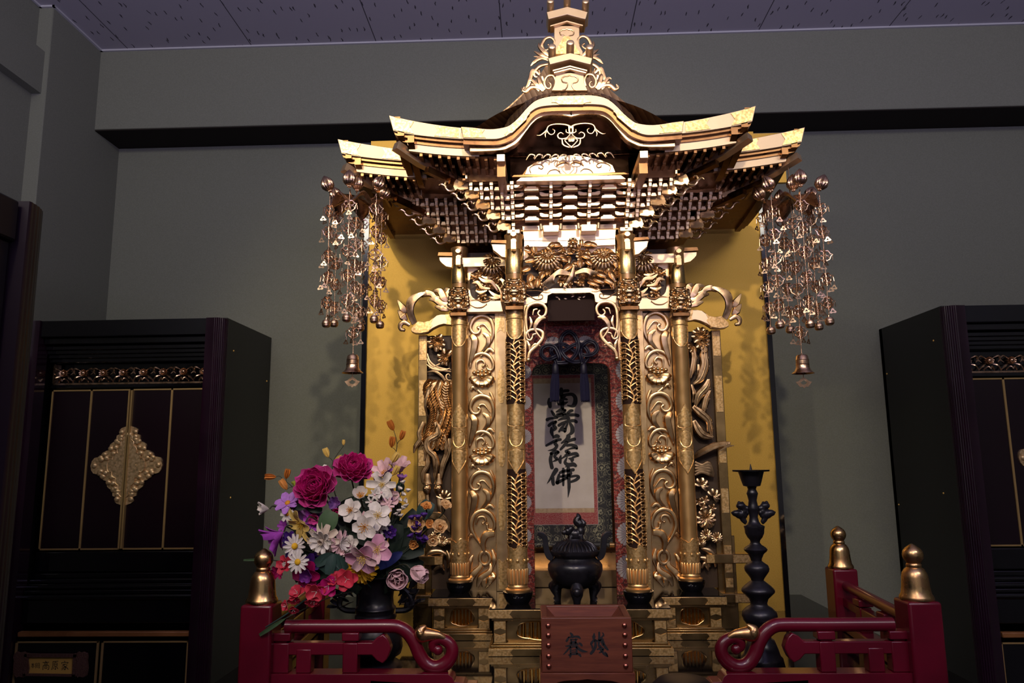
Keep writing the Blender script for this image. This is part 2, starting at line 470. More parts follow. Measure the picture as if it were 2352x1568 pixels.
def ceiling_mat():
    m = mat('grey_acoustic_ceiling', (.42, .41, .45), .9)
    v = coords(m)
    nz = N(m, 'ShaderNodeTexNoise'); nz.inputs['Scale'].default_value = 48; nz.inputs['Detail'].default_value = 2; L(m, v, nz.inputs['Vector'])
    ad = N(m, 'ShaderNodeVectorMath'); ad.operation = 'MULTIPLY_ADD'; L(m, nz.outputs['Color'], ad.inputs[0]); ad.inputs[1].default_value = (.012, .012, .012); L(m, v, ad.inputs[2])
    mp = N(m, 'ShaderNodeMapping'); mp.inputs['Scale'].default_value = (40, 6.5, 1); L(m, ad.outputs[0], mp.inputs['Vector'])
    vo = N(m, 'ShaderNodeTexVoronoi'); vo.inputs['Scale'].default_value = 1.0; vo.inputs['Randomness'].default_value = 1.0; vo.voronoi_dimensions = '2D'
    L(m, mp.outputs[0], vo.inputs['Vector'])
    worm = ramp(m, vo.outputs['Distance'], [(.065, (1, 1, 1)), (.085, (0, 0, 0))])
    br = N(m, 'ShaderNodeTexBrick'); br.inputs['Scale'].default_value = 1.0; br.offset = 0.0; br.inputs['Mortar Size'].default_value = .0016; br.inputs['Brick Width'].default_value = .455; br.inputs['Row Height'].default_value = 30.0; br.inputs['Mortar Smooth'].default_value = 0.0
    br.inputs['Color1'].default_value = (0, 0, 0, 1); br.inputs['Color2'].default_value = (0, 0, 0, 1); br.inputs['Mortar'].default_value = (1, 1, 1, 1)
    mp2 = N(m, 'ShaderNodeMapping'); mp2.inputs['Location'].default_value = (.187+.455*10, 11.0, 0); L(m, v, mp2.inputs['Vector']); L(m, mp2.outputs[0], br.inputs['Vector'])
    mx = N(m, 'ShaderNodeMath'); mx.operation = 'MAXIMUM'; L(m, worm, mx.inputs[0]); L(m, br.outputs['Color'], mx.inputs[1])
    L(m, ramp(m, mx.outputs[0], [(0, (.44, .42, .46)), (1, (.07, .065, .075))]), BS(m).inputs['Base Color'])
    iv = N(m, 'ShaderNodeMath'); iv.operation = 'SUBTRACT'; iv.inputs[0].default_value = 1; L(m, mx.outputs[0], iv.inputs[1])
    L(m, bump(m, iv.outputs[0], .6, .002), BS(m).inputs['Normal'])
    return m
M['ceiling'] = ceiling_mat()
M['floor'] = varied(mat('dark_carpet', (.05, .03, .03), .95), (.04, .025, .025), (.06, .04, .035), 80)
# ------------------------------------------------------------------ room
H = 1.40
CEIL = H+1.492
def struct(name, mb, m, bevel=0, seg=1):
    o = mb.build(name, m, bevel=bevel, seg=seg); o['kind'] = 'structure'; return o
struct('floor', MB().span(-1.8, 2.7, -3.2, 2.8, -.05, 0), M['floor'])
struct('ceiling', MB().span(-1.8, 2.7, -3.2, 2.8, CEIL, CEIL+.05), M['ceiling'])
struct('wall_back', MB().span(-1.8, 2.7, 2.61, 2.75, 0, CEIL), M['wall'])
struct('beam_back', MB().span(-1.66, 2.7, 2.452, 2.62, H+1.185, CEIL-.001), M['wall'], .002)
struct('beam_strip', MB().span(-1.655, 2.6, 2.454, 2.609, H+1.181, H+1.1855), M['dark_strip'])  # thin dark strip covering the underside of the back beam
struct('wall_left', MB().span(-1.82, -1.702, -3.2, 2.75, 0, CEIL), M['wall'])
struct('column_left', MB().span(-1.72, -1.655, 2.184, 2.62, 0, CEIL-.001), M['wall'], .003)
struct('beam_left', MB().span(-1.72, -1.700+.03, .6, 2.19, H+1.185, H+1.33), M['wall'])
struct('wall_right', MB().span(2.6, 2.7, -3.2, 2.75, 0, CEIL), M['wall'])
struct('trim_1', MB().span(-1.655, 2.6, 2.444, 2.453, CEIL-.006, CEIL+.001).span(-1.655, -1.647, 2.176, 2.453, CEIL-.006, CEIL+.001).span(-1.70, -1.647, 2.176, 2.185, CEIL-.006, CEIL+.001).span(-1.70, -1.693, -3, 2.185, CEIL-.006, CEIL+.001), M['trim'])

# ------------------------------------------------------------------ lacquered altar table and gold screen
TT = H-.409
t = thing('altar_table', 'long black mirror-lacquered table carrying the golden shrine, railings and vessels', 'table', (0, 1.86, 0))
MB().span(-.70, .70, 1.395, 2.34, TT-.05, TT).build('table_top', M['table_black'], t, bevel=.002, seg=2)
MB().span(-.67, .67, 1.43, 2.30, .06, TT-.05).build('table_body', M['black'], t)
MB().span(-.69, .69, 1.40, 2.33, 0, .06).build('plinth', M['plum'], t, bevel=.004)

SY = 2.10
t = thing('folding_screen', 'gold paper screen with thin black frame standing behind the shrine', 'screen', (0, SY, TT))
def panel_part(x0, x1, y, z0, z1, nm):
    MB().span(x0, x1, y, y+.012, z0, z1).build(nm, M['screen'], t)
panel_part(-.572, .572, SY, TT, H+.955, 'centre_leaf')
panel_part(-.575, .665, SY+.014, H+.80, H+.955, 'top_leaf')
for sx in (-1, 1):
    MB().span(sx*.572, sx*.586, SY-.006, SY+.012, TT, H+.80).build('edge_frame', M['black'], t)

# ------------------------------------------------------------------ black lacquer cabinets
def cabinet(x0, x1, yf, yb, ztop, side, label, low_mid):
    """side: +1 when its visible side panel is the right one, -1 the left one"""
    t = thing('memorial_cabinet', label, 'cabinet', ((x0+x1)/2, (yf+yb)/2, 0), 'memorial cabinets along the back wall')
    w = x1-x0; xc = (x0+x1)/2
    pw = .054
    # carcass
    b = MB().span(x0, x0+.02, yf+.03, yb, 0, ztop).span(x1-.02, x1, yf+.03, yb, 0, ztop).span(x0, x1, yb-.02, yb, 0, ztop)
    b.build('side_panel', M['black_satin'], t)
    MB().span(x0+.02, x1-.02, yf+.05, yb-.02, ztop-.03, ztop).build('top_panel', M['black'], t)
    # reeded corner pillars
    for xs, dr in ((x0, 1), (x1, -1)):
        pts = []
        nf = 9
        for k in range(nf*6+1):
            q = k/(nf*6); a = -.1*PI+q*PI*.62
            rr = .03+.0016*abs(math.sin(q*nf*PI))
            pts.append((xs+dr*(.028-rr*math.cos(a)*.95), yf+.034-rr*1.05*math.sin(a)))
        pts = pts + [(xs+dr*pw, yf+.004), (xs+dr*pw, yf+.05), (xs+dr*.004, yf+.05)]
        mb = MB().prism([(px, py, 0.0) for px, py in pts], (0, 0, ztop-.004))
        mb.build('reeded_pillar', M['plum'], t, sharp=55)
    xi0, xi1 = x0+pw, x1-pw
    # cornice, stepped back
    b = MB().span(xi0, xi1, yf+.010, yf+.06, ztop-.055, ztop-.004)
    b.span(xi0, xi1, yf+.030, yf+.08, ztop-.075, ztop-.055)
    for k in range(4):
        b.span(xi0, xi1, yf+.040+.008*k, yf+.10, ztop-.080-.012*(k+1), ztop-.079-.012*k)
    b.build('cornice', M['black'], t, bevel=.002)
    yd = yf+.085
    zt = ztop-.130; zb = zt-.062
    # carved transom
    mb = MB().span(xi0, xi1, yd+.012, yd+.02, zb, zt)
    mb.build('transom_board', M['black'], t)
    mb = MB().span(xi0+.005, xi1-.005, yd-.004, yd+.012, zb-.004, zb+.001)
    mb.span(xi0+.003, xi0+.007, yd-.004, yd+.012, zb, zt)
    n = max(3, int(w/.072))
    for k in range(n):
        fx = xi0+.035+k*(xi1-xi0-.07)/(n-1); fz = (zb+zt)/2-.002
        mb.ball((fx, yd-.004, fz+.004), (.0065, .005, .0065))
        for j in range(12):
            a = 2*PI*j/12; rr = .016
            mb.tube([(fx+.006*math.cos(a), yd, fz+.004+.006*math.sin(a)), (fx+rr*.75*math.cos(a), yd-.004, fz+.004+rr*.62*math.sin(a)), (fx+rr*math.cos(a), yd+.003, fz+.004+rr*.8*math.sin(a))], [.0016, .003, .0008], 6, .6, (0, -1, 0))
        for sx in (-1, 1):
            mb.tube(bez([(fx+sx*.012, yd, fz+.012), (fx+sx*.026, yd-.004, fz+.018), (fx+sx*.033, yd, fz+.008), (fx+sx*.024, yd-.002, fz-.002)], 4), lerp_list([.001, .0032, .0032, .001], 13), 6, .7, (0, -1, 0))
            mb.tube(bez([(fx+sx*.010, yd, fz-.006), (fx+sx*.022, yd-.005, fz-.012), (fx+sx*.034, yd, fz-.026)], 4), lerp_list([.001, .0035, .001], 9), 6, .7, (0, -1, 0))
            mb.tube(bez([(fx+sx*.016, yd+.004, fz-.024), (fx+sx*.006, yd-.003, fz-.014), (fx, yd-.005, fz-.022)], 4), [.0022]*9, 6, .7, (0, -1, 0))
    mb.build('carved_transom', M['copper'], t)
    b = MB().span(xi0, xi1, yd-.006, yd+.02, zb-.016, zb-.004)
    b.build('upper_rail', M['black'], t, bevel=.002)
    # doors
    dz1, dz0 = zb-.020, zb-.508
    xm = xc
    for sx in (-1, 1):
        da, db = (xi0+.004, xm-.001) if sx < 0 else (xm+.001, xi1-.004)
        d = MB().span(da, db, yd, yd+.02, dz0, dz1).build('door', M['door'], t)
        g = MB(); s_ = .0045
        g.span(da, db, yd-.003, yd+.001, dz1-s_, dz1).span(da, db, yd-.003, yd+.001, dz0, dz0+s_)
        g.span(da, da+s_, yd-.003, yd+.001, dz0, dz1).span(db-s_, db, yd-.003, yd+.001, dz0, dz1)
        mx = (da+db)/2+.0*sx
        g.span(mx-.003, mx+.003, yd-.003, yd+.001, dz0, dz1)
        g.build('gold_edging', M['gold_line'], d)
        # half of the lozenge fitting
        cz = (dz0+dz1)/2+.008; hw_, hh_ = .111, .122
        prof = [(45, 385), (62, 362), (80, 345), (78, 325), (65, 310), (84, 298), (105, 290), (108, 262), (105, 235), (135, 225), (160, 205), (167, 182), (158, 150), (195, 142), (232, 118), (242, 92), (238, 72), (270, 82), (302, 74), (322, 45), (332, 0)]
        out = [(a_/332*hw_, z_/385*hh_) for a_, z_ in prof]
        half = [(a_, z_) for a_, z_ in out]+[(a_, -z_) for a_, z_ in reversed(out[:-1])]
        half = [(.0, half[0][1])]+half[1:-1]+[(0, half[-1][1])]
        bx = xm+sx*.0015
        f = MB(); f.plate([(bx+sx*a_, cz+z_) for a_, z_ in half], yd-.005, yd)
        f.plate([(bx+sx*a_*.52, cz+z_*.8) for a_, z_ in half], yd-.0075, yd-.005)
        ring = [(bx+sx*a_*.52, yd-.0078, cz+z_*.8) for a_, z_ in half]
        f.tube(ring, .0016, 5)
        for j_ in range(26):
            q_ = half[int(j_*len(half)/26)]; rr_ = .75+.12*(j_ % 2)
            f.ball((bx+sx*q_[0]*rr_+sx*.002, yd-.006, cz+q_[1]*rr_*1.02), (.0085, .0045, .0085), 8, 6)
        f.ball((bx+sx*.030, yd-.009, cz), .0022, 8, 6)
        f.build('lozenge_fitting', M['chased_matte'], d)
        MB().span(bx, bx+sx*.005, yd-.010, yd, dz0+.004, dz1-.004).build('meeting_stile', M['gold_line'], d)
    # stepped mouldings below the doors
    zz = dz0-.004
    b = MB().span(xi0, xi1, yd-.010, yd+.03, zz-.060, zz)
    for k, (dy, h0, h1) in enumerate(((-.016, .062, .078), (-.026, .078, .090), (-.034, .090, .106), (-.048, .106, .118), (-.056, .118, .132))):
        b.span(xi0, xi1, yd+dy, yd+.03, zz-h1, zz-h0)
    b.span(xi0, xi1, yd-.050, yd+.03, zz-.20, zz-.132)
    b.build('stepped_moulding', M['black'], t, bevel=.0035, seg=3)
    for dz_, yy_, r_ in ((.084, -.022, .008), (.100, -.032, .007), (.126, -.050, .008)):
        MB().tube([(xi0, yd+yy_, zz-dz_), (xi1, yd+yy_, zz-dz_)], r_, 20).build('moulding_bead', M['black'], t)
    MB().span(xi0+.01, xi1, yf+.012, yf+.03, zz-.232, zz-.218).build('brown_rail', varied_brown, t, bevel=.002)
    z1 = zz-.245
    xm = low_mid
    for sx in (-1, 1):
        da, db = (xi0+.004, xm-.004) if sx < 0 else (xm+.004, xi1-.004)
        d = MB().span(da, db, yf+.02, yf+.05, .12, z1).build('lower_door', M['black'], t)
        g = MB().span(da, db, yf+.017, yf+.021, z1-.004, z1)
        g.span(da, da+.006, yf+.017, yf+.021, .12, z1).span(db-.006, db, yf+.017, yf+.021, .12, z1)
        g.build('gold_edging', M['gold_line'], d)
    MB().span(x0, x1, yf+.01, yb, 0, .11).build('plinth', M['black'], t)
    for zz_, yy in ((ztop-.095, yf+.09), (ztop-.16, yb-.03), (ztop-.55, yf+.12), (ztop-.60, yb-.03)):
        xs = x1 if side > 0 else x0
        MB().ball((xs, yy, zz_), (.003, .003, .003), 8, 6).build('panel_pin', M['pale'], t)
    return t, xi0, z1, yf+.017
varied_brown = varied(mat('amber_brown_wood', (.26, .10, .03), .4), (.22, .085, .025), (.32, .13, .04), 20)
cl, cx0, cz1, cyf = cabinet(-1.665, -1.038, 2.19, 2.606, H+.443, 1, 'black lacquer cabinet with gold lozenge doors left of the flower vase', P(228, 1460, 2.2).x)
cr, dx0, dz1_, dyf = cabinet(1.122, 1.76, 2.17, 2.606, H+.437, -1, 'black lacquer cabinet beside the right wall stretch, behind the red side railing', 1.44)
# near cabinet on the left side wall, facing right
t = thing('memorial_cabinet', 'tall dark reeded cabinet edge at the far left, nearest the viewer', 'cabinet', (-1.3, .75, 0), 'memorial cabinets along the left wall')
MB().span(-1.69, -.985, .35, 1.26, 0, H+.44).build('carcass', M['black_satin'], t)
pts = []
for k in range(61):
    q = k/60; a = q*PI*.5
    rr = .085+.0018*abs(math.sin(q*11*PI))
    pts.append((-.985+rr*.75*math.cos(a)-.02, 1.178+rr*math.sin(a)))
pts += [(-1.02, 1.262), (-1.02, 1.17)]
MB().prism([(a, b, 0) for a, b in pts], (0, 0, H+.443)).build('reeded_pillar', M['dullplum'], t, sharp=55)
MB().span(-1.0, -.952, .45, 1.17, H+.37, H+.44).span(-1.0, -.962, .45, 1.17, 0, H+.37).build('front_frame', M['dull'], t, bevel=.003)

# name plaque on the left cabinet's lower door
def stroke(mb, pts, wd, y, th=.0006, n=5):
    """flat brush stroke: list of (x,z) and widths, lying at depth y"""
    c = bez([(a, y, b) for a, b in pts], n)
    ws = lerp_list(wd if hasattr(wd, '__len__') else [wd]*len(pts), len(c))
    L_, R_ = [], []
    m = len(c)
    for i in range(m):
        t_ = (c[min(i+1, m-1)]-c[max(i-1, 0)]); t_.y = 0
        if t_.length < 1e-9: t_ = Vector((1, 0, 0))
        t_.normalize(); nn = Vector((-t_.z, 0, t_.x))*ws[i]/2
        L_.append(c[i]+nn); R_.append(c[i]-nn)
    vs = [(p.x, y-th, p.z) for p in L_]+[(p.x, y-th, p.z) for p in R_]
    fs = [(i, i+1, m+i+1, m+i) for i in range(m-1)]
    mb.add(vs, fs)
    for e, wv in ((c[0], ws[0]), (c[-1], ws[-1])):
        k = 10
        mb.add([(e.x+wv/2*math.cos(2*PI*j/k), y-th*1.02, e.z+wv/2*math.sin(2*PI*j/k)) for j in range(k)], [tuple(range(k))])
PY = cyf-.004
t = thing('name_plaque', 'small gilt name plaque with black characters on the left cabinet door', 'plaque', (P(118, 1525, PY).x, PY, P(118, 1525, PY).z))
def PL(u, v, y=PY): p = P(u, v, y); return (p.x, p.z)
fr = MB()
out = []
for (a, b, c_, d) in ((34, 1497, 68, 1553), (176, 1497, 202, 1553)):
    q = []
    for k in range(24):
        an = 2*PI*k/24
        ux = (a+c_)/2+(c_-a)/2*max(-1, min(1, 1.25*math.cos(an)))*(1+.07*math.sin(7*an)); vx = (b+d)/2+(d-b)/2*max(-1, min(1, 1.25*math.sin(an)))*(1+.05*math.cos(9*an))
        q.append(PL(ux, vx))
    fr.plate(q, PY-.006, PY+.003)
fr.plate([PL(60, 1500), PL(180, 1501), PL(178, 1508), PL(60, 1507)], PY-.008, PY+.003)
fr.plate([PL(58, 1545), PL(176, 1547), PL(176, 1552), PL(56, 1550)], PY-.008, PY+.003)
fr.plate([PL(60, 1500), PL(66, 1500), PL(62, 1551), PL(56, 1550)], PY-.008, PY+.003)
fr.plate([PL(172, 1500), PL(180, 1501), PL(176, 1552), PL(169, 1552)], PY-.008, PY+.003)
fr.build('carved_frame', varied(mat('carved_brown_wood', (.12, .05, .03), .6), (.08, .03, .02), (.16, .075, .05), 300, None, None, .9, .003), t)
MB().plate([PL(61, 1505), PL(171, 1507), PL(168, 1548), PL(58, 1546)], PY-.001, PY+.002).build('gilt_board', M['pale'], t)
ink = MB()
def cps(strokes, box, y, wsc):
    """strokes in a 0-100 square placed into the pixel box"""
    x0, y0, x1, y1 = box
    for st in strokes:
        wd = st[-1]; pts = [PL(x0+(x1-x0)*a/100, y0+(y1-y0)*b/100, y) for a, b in st[:-1]]
        stroke(ink, pts, wsc*wd, y)
KO = [[(45,2),(55,12),1], [(10,18),(92,14),1], [(32,28),(32,42),.8], [(32,28),(70,27),(68,42),.8], [(32,42),(68,41),.8], [(14,54),(12,98),1], [(14,54),(88,52),(86,92),(76,96),1], [(36,66),(36,84),.8], [(36,66),(66,65),(64,83),.8], [(36,84),(64,83),.8]]
GEN = [[(24,8),(92,4),1], [(24,8),(22,50),(6,98),1], [(56,10),(48,24),.8], [(40,26),(40,58),.8], [(40,26),(80,24),(79,58),.8], [(40,41),(79,40),.8], [(40,58),(79,57),.8], [(58,58),(58,92),(48,90),1], [(38,70),(26,88),.9], [(74,68),(88,86),1]]
KA = [[(48,2),(52,12),1], [(12,18),(10,34),.9], [(12,18),(90,16),(82,30),.9], [(24,38),(74,36),.9], [(50,38),(16,60),.9], [(40,52),(60,72),(54,98),(42,90),1], [(48,62),(12,84),.9], [(54,72),(10,100),.8], [(80,48),(58,64),.9], [(60,62),(94,92),1]]
S1 = [[(50,2),(50,96),1], [(14,22),(88,20),1], [(50,24),(8,76),.9], [(50,24),(92,74),.9], [(30,76),(70,75),.9]]
S2 = [[(12,6),(12,96),1], [(12,8),(40,7),(39,40),(12,40),.8], [(60,8),(88,6),(88,94),(78,90),1], [(60,8),(60,40),(86,40),.8], [(34,56),(64,55),(64,80),(34,80),(34,56),.8]]
iy = PY-.0012
cps(S1, (71, 1522, 80, 1534), iy, .0012); cps(S2, (81, 1522, 92, 1534), iy, .0012)
cps(KO, (97, 1517, 114, 1538), iy, .0017); cps(GEN, (118, 1517, 135, 1538), iy, .0017); cps(KA, (140, 1517, 158, 1538), iy, .0017)
ink.build('lettering', M['ink'], t)
# ------------------------------------------------------------------ shrine base
SH = thing('palace_shrine', 'tall golden palace-shaped shrine with curved gable roof and carved pillars', 'shrine', (0, 1.85, TT))
PT = H-.313                                   # platform top
def fitting(mb, x0, x1, y, z0, z1, notch=0):
    """chased plate on a front face; notch: which end is swallow-tailed (-1 left, 1 right)"""
    zc = (z0+z1)/2
    pts = [(x0, z0), (x1, z0), (x1, z1), (x0, z1)]
    if notch > 0: pts = [(x0, z0), (x1, z0), (x1-(z1-z0)*.45, zc), (x1, z1), (x0, z1)]
    if notch < 0: pts = [(x0, z0), (x1, z0), (x1, z1), (x0, z1), (x0+(z1-z0)*.45, zc)]
    mb.plate(pts, y-.0015, y+.001)

def kozama(x0, x1, z0, z1, y):
    """front board with a lobed window and a ribbed gold back"""
    xc = (x0+x1)/2; zc = (z0+z1)/2; hw = (x1-x0)*.36; hh = (z1-z0)*.42
    n = 64; ring = []
    for k in range(n):
        a = 2*PI*k/n
        l = 1+.10*abs(math.cos(2.5*a+.4))-.05
        cx_, sz_ = math.cos(a), math.sin(a)
        ex = abs(cx_)**.8*(1 if cx_ > 0 else -1); ez = abs(sz_)**.8*(1 if sz_ > 0 else -1)
        ring.append((xc+hw*ex*l, zc+hh*ez*l))
    outer = []
    for k in range(n):
        a = 2*PI*k/n; c_, s_ = math.cos(a), math.sin(a)
        q = min((x1-x0)/2/max(abs(c_), 1e-6), (z1-z0)/2/max(abs(s_), 1e-6))
        outer.append((xc+q*c_, zc+q*s_))
    mb = MB()
    vs = [(x, y, z) for x, z in outer]+[(x, y, z) for x, z in ring]+[(x, y+.012, z) for x, z in ring]
    fs = [(i, (i+1) % n, n+(i+1) % n, n+i) for i in range(n)]+[(n+i, n+(i+1) % n, 2*n+(i+1) % n, 2*n+i) for i in range(n)]
    mb.add(vs, fs)
    mb.tube([(x, y-.0008, z) for x, z in ring], .0013, 6, close=True)
    rb = MB()
    m_ = 8
    pts = []
    for k in range(m_*6+1):
        q = k/(m_*6)
        pts.append((xc-hw*1.2+q*hw*2.4, y+.011-.010*abs(math.sin(q*m_*PI))))
    k0 = len(pts)
    rb.add([(x, yy, zc-hh*1.15) for x, yy in pts]+[(x, yy+.004, zc+hh*1.15) for x, yy in pts], [(i, i+1, k0+i+1, k0+i) for i in range(k0-1)])
    return mb, rb

def pedestal(x0, x1, yf, yb, split, ret=0):
    """one block of the stepped pedestal"""
    z0, z1 = TT, PT
    b = MB()
    b.span(x0, x1, yf, yb, z1-.020, z1-.002)                   # upper slab
    b.span(x0+.006, x1-.006, yf+.006, yb, z1-.026, z1-.020)
    b.span(x0, x1, yf, yb, z0, z0+.016)                         # lower slab
    b.span(x0+.004, x1-.004, yf+.004, yb, z0+.016, z0+.021)
    b.span(x0+.009, x1-.009, yf+.009, yb, z0+.021, z0+.025)
    b.span(x0+.020, x1-.020, yf+.030, yb, z0+.02, z1-.02)
    for a, c_ in ((x0+.010, x0+.038), (x1-.038, x1-.010)):
        b.span(a, c_, yf+.010, yb, z0+.02, z1-.02)
    o = b.build('pedestal_block', M['gold_base'], SH, bevel=.0012, seg=2)
    f = MB(); w_ = (x1-x0)
    fl = min(.052, w_*.32)
    fitting(f, x0, x0+fl, yf, z1-.019, z1-.003, 1); fitting(f, x1-fl, x1, yf, z1-.019, z1-.003, -1)
    fitting(f, x0, x0+fl, yf, z0+.001, z0+.015, 1); fitting(f, x1-fl, x1, yf, z0+.001, z0+.015, -1)
    for a, c_ in ((x0+.012, x0+.036), (x1-.036, x1-.012)):
        f.plate([(a, z0+.026), (c_, z0+.026), (c_, z0+.044), ((a+c_)/2, z0+.040), (a, z0+.044)], yf+.0085, yf+.011)
        f.plate([(a, z1-.027), (c_, z1-.027), (c_, z1-.045), ((a+c_)/2, z1-.041), (a, z1-.045)], yf+.0085, yf+.011)
    build_each(f, 'corner_fitting', M['chased'], o)
    nn = split; ww = (x1-x0-.076)/nn
    for k in range(nn):
        mb, rb = kozama(x0+.038+k*ww, x0+.038+(k+1)*ww, z0+.025, z1-.026, yf+.022)
        kz = mb.build('lobed_window', M['gold_base'], o)
        rb.build('ribbed_lotus_back', M['gold_rib'], o, sharp=70)
pedestal(-.194, .194, 1.640, 1.80, 2)
pedestal(-.342, -.190, 1.777, 1.95, 1)
pedestal(.190, .342, 1.777, 1.95, 1)
# black polished platform
pl = MB()
pl.prism([(-.192, 1.642, PT-.003), (.192, 1.642, PT-.003), (.192, 1.779, PT-.003), (.340, 1.779, PT-.003), (.340, 2.06, PT-.003), (-.340, 2.06, PT-.003), (-.340, 1.779, PT-.003), (-.192, 1.779, PT-.003)], (0, 0, .003))
pl.build('platform_top', M['table_black'], SH)
MB().span(-.335, .335, 1.94, 2.05, TT, PT-.003).build('platform_core', M['black'], SH)
# wing base rails behind the pedestal
for sx in (-1, 1):
    mb = MB()
    mb.span(sx*.350, sx*.395, 1.885, 1.905, TT, H-.19)
    mb.build('wing_post', M['gold_base'], SH, bevel=.001)
    rr = MB()
    for zc in (H-.243, H-.335): rr.span(sx*.320, sx*.425, 1.868, 1.90, zc-.011, zc+.011)
    r_ = build_each(rr, 'wing_rail', M['gold_base'], SH, bevel=.0015)[0]
    f = MB()
    for zc in (H-.243, H-.335):
        f.plate([(sx*.385, zc-.009), (sx*.424, zc-.009), (sx*.424, zc+.009), (sx*.385, zc+.009)], 1.866, 1.87)
        f.plate([(sx*.321, zc-.009), (sx*.340, zc-.009), (sx*.340, zc+.009), (sx*.321, zc+.009)], 1.866, 1.87)
    build_each(f, 'rail_fitting', M['chased'], r_)

# ------------------------------------------------------------------ pillars
def cyl_patch(mb, cx, cy, r, th0, hw_fn, z0, z1, dr, nz=14, na=10):
    """raised plate on a cylinder, half angle given by hw_fn(t)"""
    def fn(u, v):
        h = hw_fn(u); a = th0+(v-.5)*2*h
        return (cx+(r+dr)*math.sin(a), cy-(r+dr)*math.cos(a), z0+(z1-z0)*u)
    mb.surf(fn, nz, na)
    def rim(s_):
        return [(cx+(r+dr)*math.sin(th0+s_*hw_fn(i/24)), cy-(r+dr)*math.cos(th0+s_*hw_fn(i/24)), z0+(z1-z0)*i/24) for i in range(25)]
    return rim(-1)+list(reversed(rim(1)))

